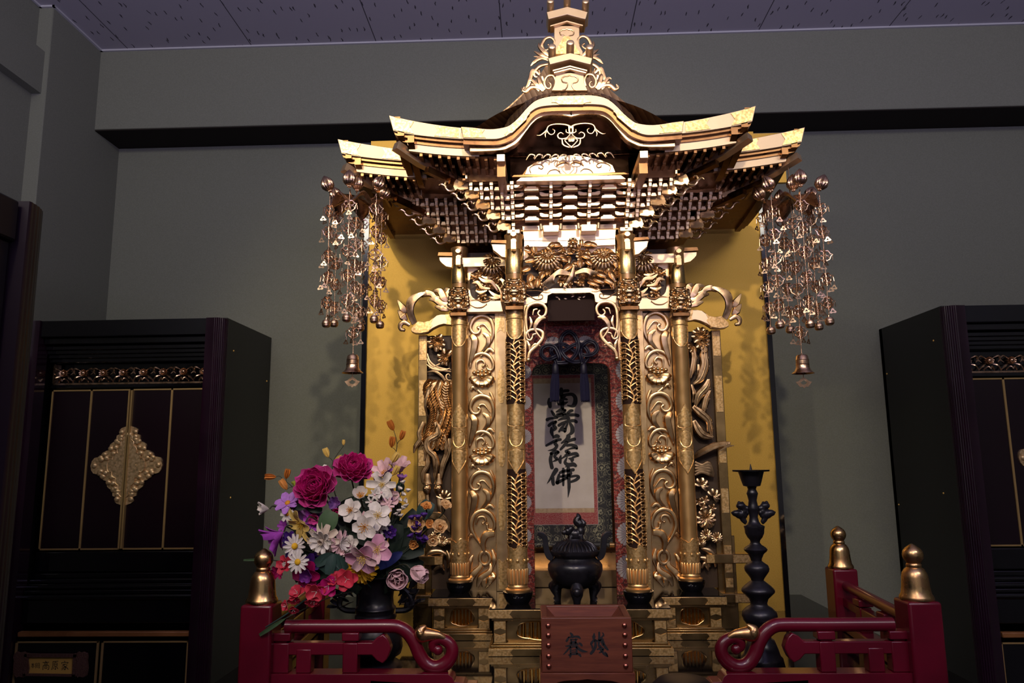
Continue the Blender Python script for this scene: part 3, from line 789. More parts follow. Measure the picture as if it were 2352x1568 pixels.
def oval(t): return max(.02, math.sin(PI*t)**.45)
def pillar(px, py, r, lv, vine):
    zs = {k: ZV(v, py-r, 1176+(px-EYE.x)/py*1700) for k, v in lv.items()}
    root_z = PT
    b = MB().lathe([(r*1.15, root_z), (r*1.5, root_z+.012), (r*1.62, root_z+.022), (r*1.62, root_z+.026), (r*1.2, root_z+.028)], (px, py, 0), 36)
    core = MB()
    zb = root_z+.027
    pr = [(r*1.34, zb), (r*1.36, zb+.004), (r*1.10, zb+.007), (r*1.12, zb+.010), (r*1.02, zb+.012), (r, zb+.016), (r, zs['top']), (r*1.10, zs['top']+.004), (r*1.14, zs['top']+.012), (r*.8, zs['top']+.016)]
    core.lathe(pr, (px, py, 0), 40)
    o = core.build('pillar', M['gold_pillar'], SH, sharp=50)
    b.build('pillar_base', M['black'], o)
    # fluted lotus collar
    zf0, zf1, zl1 = zb+.016, zs['flute'], zs['lace']
    fl = MB()
    for k in range(18):
        a = 2*PI*k/18
        fl.tube([(px+(r+.0002)*math.cos(a), py+(r+.0002)*math.sin(a), zf0), (px+(r+.001)*math.cos(a), py+(r+.001)*math.sin(a), zf1-.004), (px+r*math.cos(a), py+r*math.sin(a), zf1)], [.0028, .0030, .0012], 8)
    fl.build('fluted_collar', M['gold_pillar'], o)
    la = MB()
    def lace(r_, z_, a): return r_, z_
    n = 48; vs = []; fs = []
    nz = 8
    for j in range(nz+1):
        for k in range(n):
            a = 2*PI*k/n; t = j/nz
            z_ = zf1-.002+(zl1-zf1)*t + (.004*math.sin(4*a) + .002*math.sin(8*a))*(t)
            vs.append((px+(r+.0016)*math.cos(a), py+(r+.0016)*math.sin(a), z_))
    fs = [(j*n+k, j*n+(k+1) % n, (j+1)*n+(k+1) % n, (j+1)*n+k) for j in range(nz) for k in range(n)]
    la.add(vs, fs)
    la.tube(vs[-n:], .0012, 5, close=True)
    for k in range(8):
        a = 2*PI*k/8
        la.ball((px+(r+.002)*math.cos(a), py+(r+.002)*math.sin(a), zf1+(zl1-zf1)*.35), (.0035, .0035, .0045), 8, 6)
    la.build('lace_collar', M['chased'], o)
    # cartouches
    ca = MB()
    H3 = 1.0
    c0, c3 = zs['c0'], zs['c3']; d = (c3-c0)/3
    sh = [lambda t: H3*.9*max(.03, min(1, 1.9*t, 6*(1-t)**.6)) if t < .999 else .05, lambda t: H3*.72*oval(t), lambda t: H3*.9*max(.03, min(1, 1.9*(1-t), 6*t**.6)) if t > .001 else .05]
    for k, fnc in enumerate(sh):
        for th in (0,):
            g = .006
            rim = cyl_patch(ca, px, py, r, th, fnc, c0+k*d+(g if k == 1 else -.002), c0+(k+1)*d-(g if k == 1 else -.002), .0018)
            ca.tube(rim, .0011, 5, close=True)
    cyl_patch(ca, px, py, r, 0, lambda t: 1.35, c0+d*.7, c0+d*2.3, .0006)
    ca.build('chased_cartouche', M['chased'], o); ca = MB()
    p0, p1 = zs['p0'], zs['p1']
    rim = cyl_patch(ca, px, py, r, 0, lambda t: 1.0*max(.05, min(1, (t*2.2)**.5)), p0, p0+(p1-p0)*.58, .0018); ca.tube(rim, .0011, 5, close=True)
    cyl_patch(ca, px, py, r, 0, lambda t: 1.5, p0+(p1-p0)*.25, p1, .0008)
    ca.tube([(px+(r+.001)*math.sin(a), py-(r+.001)*math.cos(a), p0+(p1-p0)*.62) for a in [x*.1-1.5 for x in range(31)]], .0012, 5)
    ca.build('chased_cartouche', M['chased'], o)
    if vine:
        for (a0, a1) in ((zs['lace'], zs['c0']), (zs['c3'], zs['p0'])):
            vn = MB(); dk = MB()
            dk.lathe([(r+.0003, a0-.003), (r+.0003, a1+.008)], (px, py, 0), 40)
            def cy_(th, z, rr): return (px+(r+rr)*math.sin(th), py-(r+rr)*math.cos(th), z)
            Lz = a1-a0
            sp = .0118; nst = max(3, int(Lz/sp)); sp = Lz/nst
            vn.tube([cy_(.16*math.sin(q*nst*PI*.5), a0+Lz*q, .0020) for q in [i/(nst*6) for i in range(nst*6+1)]], .0018, 7)
            for k in range(nst):
                for sg in (-1, 1):
                    zc = a0+sp*(k+(.0 if sg > 0 else .5)); s0 = .16*math.sin((zc-a0)/Lz*nst*PI*.5)
                    hook = [(s0, 0), (s0*.5+sg*.28, .0062), (sg*.62, .0105), (sg*.95, .0098), (sg*1.10, .0052), (sg*.98, .0012), (sg*.78, .0016), (sg*.76, .0046)]
                    if zc+.012 > a1+.004: continue
                    c_ = bez([cy_(th, zc+dz, .0026) for th, dz in hook], 3)
                    vn.tube(c_, lerp_list([.0014, .0017, .0017, .0015, .0013, .0012, .0012, .0018], len(c_)), 6)
                    for th, dz in ((1.25, .0085), (1.30, .0040), (1.12, .0125), (.50, .0035)):
                        vn.ball(cy_(sg*th, zc+dz, .0018), (.0017, .0017, .0019), 6, 5)
                    vn.tube([cy_(sg*.40, zc+.0075, .002), cy_(sg*.55, zc+.0030, .003), cy_(sg*.50, zc-.0005, .002)], [.0008, .0020, .0006], 6)
            for sg in (-1, 1):
                vn.tube([cy_(sg*1.42, a0-.002, .001), cy_(sg*1.42, a1+.004, .001)], .0013, 5)
            v_ = vn.build('openwork_vine', M['gold_pillar'], o)
            dk.build('dark_core', dark_core, v_)
    # beaten collar under the roof
    cc = MB().lathe([(r+.0008, zs['k0']), (r+.0012, zs['k0']+.002), (r+.0012, zs['k1']), (r+.0005, zs['k1']+.001)], (px, py, 0), 40)
    cc.build('beaten_collar', M['chased_fine'], o)
    # octagonal tenon noses above
    nb = MB()
    zt = zs['k1']
    for z_, l_ in ((zt+.030, .020), (zt+.016, .012)):
        oc = []
        for k in range(8):
            a = PI/8+k*PI/4
            oc.append((px+.0075*math.cos(a), py-r-l_, z_+.0062*math.sin(a)))
        nb.prism(oc, (0, l_+.01, 0))
    nb.box((px, py-r-.006, zt+.003), (.013, .022, .018))
    build_each(nb, 'tenon_nose', M['gold'], o, bevel=.0006)
    return o, zs
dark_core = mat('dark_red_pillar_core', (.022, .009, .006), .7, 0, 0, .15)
IN_LV = dict(flute=1306, lace=1256, c0=1086, c3=925, p0=780, p1=702, k0=628, k1=572, top=548)
OUT_LV = dict(flute=1292, lace=1240, c0=1086, c3=930, p0=797, p1=715, k0=650, k1=608, top=578)
PIN, POUT = .132, .276
zin = {}
for sx in (-1, 1):
    o, zin = pillar(sx*PIN, 1.70, .0205, IN_LV, True)
for sx in (-1, 1):
    o, zout = pillar(sx*POUT, 1.84, .0200, OUT_LV, False)

# ------------------------------------------------------------------ lion heads on the pillars
def blob_mesh(name, balls, tubes, voxel, m, smooth=2):
    mb = MB()
    for b in balls:
        c, r_ = b[0], b[1]
        mb.ball(c, r_, 14, 10, b[2] if len(b) > 2 else None)
    for pts, rr in tubes: mb.tube(pts, rr, 8)
    o = mb.build(name, m)
    md = o.modifiers.new('remesh', 'REMESH'); md.mode = 'VOXEL'; md.voxel_size = voxel; md.use_smooth_shade = True
    if smooth:
        sm = o.modifiers.new('smooth', 'SMOOTH'); sm.iterations = smooth; sm.factor = .4
    bpy.context.view_layer.update()
    dg = bpy.context.evaluated_depsgraph_get()
    me = bpy.data.meshes.new_from_object(o.evaluated_get(dg))
    bpy.data.objects.remove(o)
    me.polygons.foreach_set('use_smooth', [True]*len(me.polygons))
    return me
def lion(openm):
    B = []; T = []
    B += [((0, 0, 0), (.019, .017, .020)), ((0, -.012, -.008), (.014, .011, .009))]
    B += [((0, -.018, -.001), (.0065, .006, .006)), ((-.0045, -.019, -.004), (.0035, .003, .003)), ((.0045, -.019, -.004), (.0035, .003, .003))]
    for s_ in (-1, 1):
        B += [((s_*.0085, -.0155, .0065), (.0052, .0045, .0042)), ((s_*.0085, -.019, .006), (.0026, .0025, .0026))]
        T += [(bez([(s_*.002, -.0205, .0095), (s_*.009, -.019, .013), (s_*.017, -.012, .0125)], 5), lerp_list([.0018, .0032, .0016], 11))]
        B += [((s_*.0125, -.013, -.004), (.006, .006, .006))]
        T += [(bez([(s_*.002, -.021, -.009), (s_*.009, -.0205, -.008), (s_*.014, -.015, -.006)], 4), [.0022]*9)]
        for k in range(5):
            a = .4+k*.55
            B += [((s_*(.020+.001*k), -.003-.002*(k % 2), .016-.009*k), (.0055, .0055, .0055))]
        B += [((s_*.020, -.006, .012), (.004, .006, .007))]
        # paws
        B += [((s_*.0165, -.010, -.031), (.0075, .009, .0075))]
        T += [([(s_*.013, 0, -.016), (s_*.016, -.006, -.028)], [.007, .007])]
        for q in (-1, 0, 1): B += [((s_*.0165+q*.0045, -.018, -.034), (.0026, .0035, .003))]
    B += [((0, -.013, -.015 if not openm else -.018), (.0105, .009, .0045)), ((0, 0, -.026), (.014, .014, .016)), ((0, -.004, .018), (.015, .012, .007))]
    if openm: B += [((0, -.008, -.012), (.008, .006, .005))]
    for k in range(5): B += [((-.012+.006*k, -.008, .0215), (.0042, .0042, .0040))]
    return B, T
for openm, sgn in ((False, -1), (True, 1)):
    B, T = lion(openm)
    me = blob_mesh('lion_head', B, T, .0013, M['gold_dark'], 1)
    for (px, py, vv) in ((sgn*PIN, 1.70, 662), (sgn*POUT, 1.84, 680)):
        o = link(bpy.data.objects.new('lion_head', me)); o.parent = SH
        z = ZV(vv, py-.04, 1176+(px-EYE.x)/py*1700)
        o.location = Vector((px, py-.022, z))-SH.location
        if openm: o['label'] = 'open-mouthed carved lion head'
        else: o['label'] = 'closed-mouthed carved lion head'
        # supporting ledge
        MB().box((px, py-.012, z-.045), (.044, .044, .012)).build('lion_ledge', M['gold_shade'], SH, bevel=.002)
# ------------------------------------------------------------------ carved panels and beams of the shrine
FRONT = (0, -1, 0)
def D(u, v, Y): p = P(u, v, Y); return (p.x, Y, p.z)
def D2(u, v, Y): p = P(u, v, Y); return (p.x, p.z)
class Carver:
    """draws relief strokes from picture positions in a zoomed crop, at one depth, optionally mirrored"""
    def __init__(s, u0, v0, sc, Y, mirror=False, dx=0.0, ws=1.0):
        s.ws = ws
        s.u0, s.v0, s.sc, s.Y, s.mi, s.dx = u0, v0, sc, Y, mirror, dx
        s.mb = MB()
        s.k = (P(1300, 900, Y)-P(1299, 900, Y)).length/sc      # metres per crop unit
    def p(s, x, y, d=0.0):
        q = P(s.u0+x/s.sc, s.v0+y/s.sc, s.Y)
        return Vector(((-q.x if s.mi else q.x)+s.dx, s.Y-d, q.z))
    def st(s, pts, wd, flat=.75, n=8, seg=5, rise=None, ridge=0.0):
        m = len(pts)
        rs = rise if rise is not None else .002
        rr_ = rs if hasattr(rs, '__len__') else [rs]*m
        c = bez([s.p(a, b, d) for (a, b), d in zip(pts, rr_)], seg)
        w_ = lerp_list([q*s.k*s.ws/2 for q in (wd if hasattr(wd, '__len__') else [wd]*m)], len(c))
        s.mb.tube(c, w_, n, flat, FRONT, ridge=ridge)
    def vol(s, pts, wd, **k):
        """volute ending in a bead"""
        s.st(pts, wd, **k)
        e = pts[-1]; r_ = (wd[-1] if hasattr(wd, '__len__') else wd)*s.k*.75*(1+(s.ws-1)*.5)
        s.mb.ball(s.p(e[0], e[1], .004), (r_, r_*.8, r_), 10, 7)
    def ball(s, x, y, r, d=.003, f=.8):
        s.mb.ball(s.p(x, y, d), (r*s.k, r*s.k*f, r*s.k), 10, 7)
    def pet(s, x, y, ang, Ln, W, curl=.7, d=.003, cup=.3, lift=.35, tip=.6, th=.0008, nu=6, nv=4):
        """petal from (x,y) pointing along ang (degrees, picture sense, 90 = down)"""
        a = math.radians(ang)
        ax = Vector((math.cos(a)*(-1 if s.mi else 1), 0, -math.sin(a)))
        nrm = Vector(FRONT)
        ax2 = (ax*math.cos(lift)+nrm*math.sin(lift)).normalized()
        yv = nrm.cross(ax).normalized(); nz = ax2.cross(yv).normalized()
        o = s.p(x, y, d)
        Mx = Matrix(((ax2.x, yv.x, nz.x, o.x), (ax2.y, yv.y, nz.y, o.y), (ax2.z, yv.z, nz.z, o.z), (0, 0, 0, 1)))
        s.mb.petal(Mx, Ln*s.k, W*s.k, -curl, cup, th, tip, nu, nv)
    def poly(s, pts, d0, d1):
        q = [s.p(a, b) for a, b in pts]
        s.mb.prism([(v.x, s.Y-d0, v.z) for v in q], (0, d0-d1, 0))
    def chrys(s, x, y, R, d=.004):
        """chrysanthemum seen from below: hanging outer petals, a cup of upright ones, a domed heart"""
        def fan(a0, a1, n, ln, wd, lift, dd, oy, cu=.8):
            for j in range(n):
                an = a0+(a1-a0)*j/(n-1)
                q = ln*(1+.12*math.sin(math.radians(an)))
                s.pet(x+R*.12*math.cos(math.radians(an)), y+oy*R, an, R*q, R*wd, cu, dd, .7, lift, .7)
        fan(196, 344, 9, .74, .30, .30, d, -.05)
        fan(-12, 192, 15, .98, .25, .22, d+.002, .0)
        fan(2, 178, 12, .78, .24, .48, d+.005, -.05)
        fan(205, 335, 6, .52, .30, .75, d+.006, .05, 1.1)
        fan(15, 165, 8, .52, .24, .75, d+.008, -.10)
        s.ball(x, y-R*.10, R*.24, d+.008)
        for j in range(14):
            a = 2.4*j; q = R*.21*math.sqrt((j+.5)/14); s.ball(x+q*math.cos(a), y-R*.10+q*.8*math.sin(a), R*.05, d+.015)

def scroll_panel(mirror):
    c = Carver(1060, 690, 2.273, 1.860, mirror, 0, 1.55)
    A_ = [(100, 268), (150, 220), (168, 160), (150, 100), (105, 80), (65, 98), (46, 140), (60, 170), (86, 172), (98, 152), (86, 142)]
    W_ = [5, 9, 13, 15, 15, 14, 13, 11, 9, 8, 8]
    for oy in (0, 418, 815):
        c.vol([(a, b+oy) for a, b in A_], W_, rise=[.001, .003, .005, .006, .006, .006, .005, .005, .005, .005, .005])
        c.st([(46, 182+oy), (70, 205+oy), (66, 255+oy), (46, 325+oy), (44, 350+oy)], [12, 26, 24, 12, 4], rise=[.006, .007, .005, .003, .001], ridge=.4)
        c.st([(112, 172+oy), (138, 190+oy), (140, 225+oy), (116, 258+oy), (92, 285+oy)], [8, 18, 18, 10, 4], rise=[.006, .006, .005, .003, .001], ridge=.4)
        c.st([(168, 270+oy), (148, 255+oy), (122, 275+oy), (96, 296+oy)], [12, 14, 9, 3], rise=.004)
        c.vol([(150, 165+oy), (120, 128+oy), (98, 128+oy), (92, 140+oy)], [5, 7, 7, 6], rise=.004)
    B_ = [(44, 352), (58, 302), (100, 278), (142, 290), (166, 330), (160, 362), (138, 360), (132, 342)]
    for oy in (0, 407):
        c.vol([(a, b+oy) for a, b in B_], [6, 10, 13, 14, 12, 10, 8, 7], rise=.004)
        c.vol([(80, 360+oy), (80, 325+oy), (105, 312+oy), (122, 330+oy), (112, 344+oy)], [5, 9, 9, 8, 7], rise=.004)
        for k in range(5): c.ball(68+20*k, 378+oy-7*math.sin(PI*k/4), 11, .006)
        c.ball(108, 388+oy, 22, .001); c.ball(88, 390+oy, 12, .006); c.ball(128, 390+oy, 12, .006); c.ball(108, 392+oy, 12, .008)
        for an, ln in ((172, 66), (8, 66), (150, 62), (30, 62), (124, 58), (56, 58), (90, 52)):
            ra = math.radians(an); dx_, dy_ = math.cos(ra), math.sin(ra)
            c.st([(108+8*dx_, 400+oy+8*dy_), (108+ln*.45*dx_, 402+oy+ln*.42*dy_), (108+ln*.8*dx_, 402+oy+ln*.8*dy_), (108+ln*1.05*dx_, 402+oy+ln*1.02*dy_)], [6, 15, 19, 3], rise=[.005, .009, .011, .007], flat=.45, ridge=.3)
        c.st([(150, 480+oy), (166, 520+oy), (170, 560+oy)], [10, 12, 8], rise=.003)
        c.st([(85, 470+oy), (110, 490+oy), (140, 500+oy)], [10, 10, 4], rise=.003)
        c.st([(48, 470+oy), (60, 455+oy), (78, 470+oy)], [10, 14, 5], rise=.003)
    c.vol([(110, 1290), (60, 1210), (52, 1160), (72, 1115), (112, 1097), (152, 1115), (174, 1160), (166, 1196), (140, 1194), (134, 1170)], [4, 13, 16, 16, 15, 14, 12, 10, 9, 8], rise=.006)
    c.vol([(75, 1170), (88, 1135), (116, 1130), (126, 1150), (112, 1162)], [5, 9, 9, 8, 7], rise=.004)
    c.st([(172, 1215), (130, 1222), (112, 1260), (118, 1300), (122, 1330)], [20, 26, 20, 12, 4], rise=.006, ridge=.4)
    c.st([(40, 1238), (56, 1222), (80, 1240)], [12, 16, 6], rise=.004)
    ring = [(122+27*math.cos(a), 1345+34*math.sin(a)) for a in [x*PI/8-1.2 for x in range(17)]]
    c.st(ring, 12, rise=.004)
    for pts, wd in (([(45, 1490), (60, 1430), (100, 1385), (88, 1340)], [6, 24, 16, 4]), ([(84, 1495), (100, 1450), (150, 1410), (150, 1370)], [6, 24, 18, 4]), ([(128, 1500), (150, 1455), (168, 1440), (160, 1420)], [6, 26, 18, 6]), ([(60, 1330), (45, 1360), (46, 1420)], [4, 16, 4]), ([(160, 1300), (172, 1350), (160, 1400)], [4, 18, 4]), ([(120, 1490), (118, 1455), (140, 1430)], [18, 20, 6])):
        c.st(pts, wd, rise=.004, ridge=.3)
    return c.mb
for sx in (-1, 1):
    bd = MB().span(sx*.258, sx*.186, 1.864, 1.872, PT, ZV(706, 1.862)).build('side_panel', M['gold'], SH)
    scroll_panel(sx > 0).build('lotus_scroll_carving', M['gold'], bd)
    fs_ = MB().span(sx*.188, sx*.157, 1.850, 1.872, PT, ZV(706, 1.862)).build('panel_stile', M['gold'], SH, bevel=.001)
    f = MB(); xc = sx*.1725
    for v0, v1 in ((706, 762), (846, 924), (987, 1070), (1134, 1218), (1282, 1352)):
        z1, z0 = ZV(v0, 1.85), ZV(v1, 1.85)
        if v0 == 706: f.plate([(xc-.010, z1), (xc+.010, z1), (xc+.010, z0), (xc, z0+.008), (xc-.010, z0)], 1.8485, 1.851)
        elif v0 == 1282: f.plate([(xc-.010, z1), (xc, z1-.008), (xc+.010, z1), (xc+.010, z0), (xc-.010, z0)], 1.8485, 1.851)
        else:
            r_ = []
            for k in range(24):
                a = 2*PI*k/24; ca, sa = math.cos(a), math.sin(a)
                r_.append((xc+.0095*(abs(ca)**.6)*(1 if ca > 0 else -1)*(1-.12*math.cos(4*a)**2), (z0+z1)/2+(z1-z0)/2*(abs(sa)**.75)*(1 if sa > 0 else -1)))
            f.plate(r_, 1.848, 1.851)
    build_each(f, 'chased_fitting', M['chased'], fs_)

# wing carvings outside the outer pillars -------------------------------------------------
for sx in (-1, 1):
    z1 = ZV(765, 1.885)
    w_ = MB().span(sx*.386, sx*.363, 1.875, 1.893, H-.355, z1).build('wing_stile', M['gold_base'], SH, bevel=.001)
    f = MB(); xc = sx*.3745
    for v0, v1 in ((768, 822), (868, 950), (1030, 1066), (1125, 1180), (1255, 1316), (1330, 1350)):
        z1_, z0_ = ZV(v0, 1.875), ZV(v1, 1.875)
        f.plate([(xc-.0085, z0_), (xc+.0085, z0_), (xc+.0085, z1_), (xc-.0085, z1_)], 1.8725, 1.876)
    build_each(f, 'chased_fitting', M['chased'], w_)
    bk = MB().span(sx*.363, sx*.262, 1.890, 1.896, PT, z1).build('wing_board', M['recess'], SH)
    if sx < 0:
        c = Carver(940, 640, 4.357, 1.878); s_ = 1
        for an, ln in ((185, 110), (150, 105), (215, 90), (95, 105), (60, 95), (20, 85), (300, 90), (340, 70), (250, 70)): c.pet(290, 640, an, ln, 66, .6, .012, .6, .4, .75)
        for an in (200, 120, 80, 160, 260, 310): c.pet(370, 790, an, 90, 60, .6, .010, .6, .4)
        for k, (pts, wd) in enumerate((([(185, 750), (210, 830), (290, 890), (420, 910)], [6, 26, 26, 8]), ([(180, 800), (215, 870), (310, 915), (420, 930)], [6, 24, 24, 8]), ([(178, 860), (240, 905), (330, 920), (410, 900)], [6, 26, 26, 12]), ([(182, 935), (260, 930), (330, 975), (370, 1030), (430, 1045)], [6, 30, 34, 26, 8]), ([(430, 1020), (385, 1015), (372, 975), (395, 955), (410, 975)], [14, 20, 18, 14, 12]), ([(200, 900), (280, 870), (330, 840), (350, 800)], [6, 20, 20, 6]))): c.st(pts, wd, rise=.005+.001*(k % 3), ridge=.4)
        c.st([(420, 1060), (360, 1140), (370, 1250), (390, 1330), (345, 1440), (280, 1600), (250, 1680)], [60, 110, 130, 110, 90, 70, 40], rise=.004, flat=.35, seg=8)
        path = [(330, 1015), (305, 1110), (320, 1210), (345, 1310), (325, 1420), (285, 1540), (255, 1640)]
        pc = bez([(x, y, 0) for x, y in path], 4)
        for i in range(len(pc)-1):
            p0, p1 = pc[i], pc[i+1]; dr = math.degrees(math.atan2(p1.y-p0.y, p1.x-p0.x)); q = i/(len(pc)-1)
            hw = 95-40*q
            for j in range(-2, 3):
                c.pet(p0.x+j*hw*.46, p0.y, dr-j*17, 118-22*q, 66-14*q, .5, .007+.003*(2-abs(j)), .7, .30, .85)
        for k in range(10):
            x0, y0 = 385-3*k, 1060+26*k
            c.st([(x0-40, y0-14), (x0-10, y0+14), (x0+24, y0+8)], [4, 15, 4], rise=.018, flat=.6, ridge=.4)
        for k in range(6):
            c.st([(330, 1030+6*k), (250-10*k, 1060+18*k), (185-3*k, 1130+30*k), (172+4*k, 1210+36*k)], [10, 30, 32, 5], rise=[.008, .014, .012, .006], flat=.5, ridge=.5)
        c.vol([(200, 1180), (165, 1210), (165, 1260), (200, 1290), (235, 1275)], [22, 26, 24, 18, 10], rise=.008)
        o = c.mb.build('phoenix_carving', M['gold_dark'], bk)
        c = Carver(940, 980, 3.733, 1.876, False, 0, 1.35)
        for pts, wd, rs in (([(130, -40), (95, 50), (100, 110), (60, 170), (44, 226)], [26, 36, 34, 30, 6], .010), ([(235, -40), (255, 60), (170, 120), (165, 190), (220, 250), (235, 330), (222, 450)], [30, 50, 50, 44, 40, 44, 6], .012), ([(280, 40), (310, 110), (320, 190), (300, 260)], [20, 34, 30, 6], .006), ([(345, 100), (330, 220), (290, 330), (270, 440)], [30, 50, 44, 24], .003), ([(150, 200), (160, 320), (120, 400), (125, 480)], [24, 34, 34, 24], .003), ([(90, 90), (140, 210), (130, 290)], [10, 24, 8], .005)):
            c.st(pts, wd, rise=rs, flat=.5, ridge=.4, seg=7)
            c.st([(a+7, b) for a, b in pts], [q*.25 for q in wd], rise=rs+.006, flat=.6, seg=7)
        for x in (155, 252):
            c.st([(x, 400), (x, 490)], [30, 56], rise=.004, flat=.4); c.mb.ball(c.p(x, 532, .008), (.0105, .006, .014), 12, 9)
            c.ball(x-14, 528, 9, .014); c.ball(x+14, 528, 9, .014); c.st([(x-16, 506), (x, 496), (x+16, 506)], [5, 12, 5], rise=.014)
            c.st([(x, 575), (x+8, 680), (x+20, 740)], [24, 34, 20], rise=.003)
        for an in (230, 260, 290, 320, 350, 200): c.pet(300, 610, an, 70, 26, .8, .006, .4, .4)
        for k in range(6): c.st([(170, 740+6*k), (230+10*k, 735+14*k), (300, 760+16*k), (350, 830+14*k)], [6, 16, 16, 6], rise=.008-.0008*k, ridge=.4)
        for x, y, R_ in ((235, 930, 44), (287, 975, 44), (345, 975, 26)):
            for j in range(14): c.pet(x, y, j*360/14, R_, R_*.42, .5, .011, .4, .25)
            c.ball(x, y, R_*.2, .016)
        for pts, wd in (([(140, 1130), (190, 1075), (270, 1070), (340, 1110)], [10, 34, 30, 10]), ([(150, 1200), (215, 1150), (265, 1140), (300, 1060)], [10, 44, 34, 8]), ([(210, 1230), (270, 1190), (300, 1230)], [10, 40, 10]), ([(320, 1060), (345, 1130), (330, 1210)], [10, 40, 10])): c.st(pts, wd, rise=.003, flat=.45)
        c.mb.build('tail_plumes_carving', M['gold_dark'], bk)
    else:
        c = Carver(1560, 640, 4.357, 1.878, False, 0, 1.5)
        for an in (180, 215, 250, 290, 330, 0, 40, 140): c.pet(205, 580, an, 95, 62, .7, .012, .6, .4, .75)
        for an in (20, 60, 340, 100, 140): c.pet(215, 640, an, 80, 56, .6, .012, .6, .4)
        for an in (120, 160, 80, 200): c.pet(130, 680, an, 70, 46, .6, .010, .6, .4)
        for pts, wd, rs in (([(240, 700), (238, 790), (245, 870), (200, 1000), (130, 1060)], [50, 56, 60, 56, 8], .010), ([(130, 720), (140, 800), (120, 920), (100, 1000)], [34, 44, 40, 8], .010), ([(285, 1010), (255, 1090), (180, 1180), (150, 1300)], [20, 60, 56, 8], .009), ([(300, 1120), (265, 1200), (240, 1300), (225, 1400)], [16, 46, 42, 8], .006), ([(185, 860), (190, 920), (170, 980)], [10, 30, 6], .006), ([(120, 1060), (150, 1160), (130, 1240)], [10, 40, 8], .004), ([(130, 1280), (200, 1340), (260, 1390), (290, 1440), (280, 1530)], [30, 56, 50, 40, 10], .010), ([(290, 1400), (310, 1500), (320, 1600)], [16, 34, 8], .006), ([(140, 1420), (180, 1500), (230, 1560), (320, 1590)], [30, 60, 60, 20], .008)):
            c.st(pts, wd, rise=rs, flat=.45, ridge=.4, seg=7)
            c.st([(a+5, b) for a, b in pts], [q*.2 for q in wd], rise=rs+.007, flat=.6, seg=7)
            for k in range(1, len(pts)): c.pet(pts[k][0]+wd[k]*.2, pts[k][1]-20, 40, wd[k]*.8, wd[k]*.5, .3, rs, .3, .2)
        c.ball(226, 745, 10, .020); c.ball(252, 742, 10, .020)
        c.mb.build('phoenix_carving', M['gold_dark'], bk)
        c = Carver(1560, 980, 3.733, 1.876, False, 0, 1.35)
        for k in range(7):
            c.st([(125+4*k, 268-8*k), (215+10*k, 215-10*k), (330+14*k, 165-4*k), (452-22*k, 162-4*k+12*k)], [18, 24, 18, 4], rise=[.004, .014, .020, .022], flat=.5, ridge=.5, seg=6)
        for k in range(5): c.st([(130, 300+28*k), (190, 330+14*k), (250, 310+24*k), (292, 400+6*k)], [14, 26, 26, 10], rise=.006, ridge=.3)
        for an in (200, 240, 280, 320, 0, 40): c.pet(185, 500, an, 66, 34, .8, .006, .4, .4); c.pet(290, 590, an+20, 60, 30, .8, .006, .4, .4)
        for x, y in ((160, 640), (215, 620), (195, 680), (275, 690)):
            for j in range(5): c.pet(x, y, j*72, 34, 26, .6, .010, .5, .4)
            c.ball(x, y, 6, .014)
        for j in range(11): c.pet(225, 785, j*360/11, 82, 44, .5, .008, .5, .25)
        for x, y, R_ in ((223, 922, 48), (315, 946, 46), (180, 985, 40)):
            for j in range(14): c.pet(x, y, j*360/14, R_, R_*.42, .5, .011, .4, .25)
            c.ball(x, y, R_*.2, .016)
        for pts, wd in (([(185, 1040), (250, 1060), (300, 1110), (310, 1200)], [10, 34, 30, 10]), ([(180, 1120), (240, 1140), (262, 1200)], [14, 44, 10]), ([(190, 1210), (220, 1170), (250, 1230)], [10, 30, 10])): c.st(pts, wd, rise=.003, flat=.45)
        c.mb.build('wing_and_flowers_carving', M['gold_dark'], bk)
    # curved elbow beam and its plume
    mi = sx > 0
    c = Carver(940, 640, 4.357, 1.852, mi)
    el = [(425, 362), (340, 362), (270, 378), (215, 425), (150, 440), (92, 432), (60, 468), (28, 500), (26, 535), (55, 550), (130, 555), (185, 545), (240, 505), (300, 475), (350, 462), (425, 470)]
    c.poly(el, .012, -.012)
    eb = c.mb.build('elbow_beam', M['gold_fascia'], SH, bevel=.0015, seg=2)
    c.mb = MB()
    c.poly([(30, 505), (62, 470), (95, 436), (150, 444), (215, 430), (245, 405), (225, 450), (240, 470), (200, 535), (130, 550), (60, 546), (32, 532)], .0135, .0115)
    c.poly([(368, 366), (425, 364), (425, 468), (375, 464), (385, 430), (372, 400)], .0135, .0115)
    build_each(c.mb, 'chased_fitting', M['chased'], eb)
    c = Carver(940, 640, 4.357, 1.850, mi, 0, 2.1)
    for k in range(6):
        o_ = k*13
        c.st([(62-o_*.55+10, 440+o_*.35), (20-o_*.5+10, 330), (60-o_*.7, 230-o_*.3), (150, 160-o_*.1), (215, 180)], [8, 22, 24, 16, 5], rise=[.002, .010-.001*k, .012-.001*k, .010, .004], ridge=.4, seg=7)
    for pts, wd in (([(-115, 215), (-60, 300), (-30, 350)], [4, 40, 10]), ([(-112, 315), (-60, 380), (-20, 420)], [4, 42, 10])): c.st(pts, wd, rise=.003, flat=.5, ridge=.6)
    c.vol([(10, 470), (-50, 440), (-85, 470), (-80, 510), (-52, 515)], [16, 26, 24, 18, 16], rise=.006)
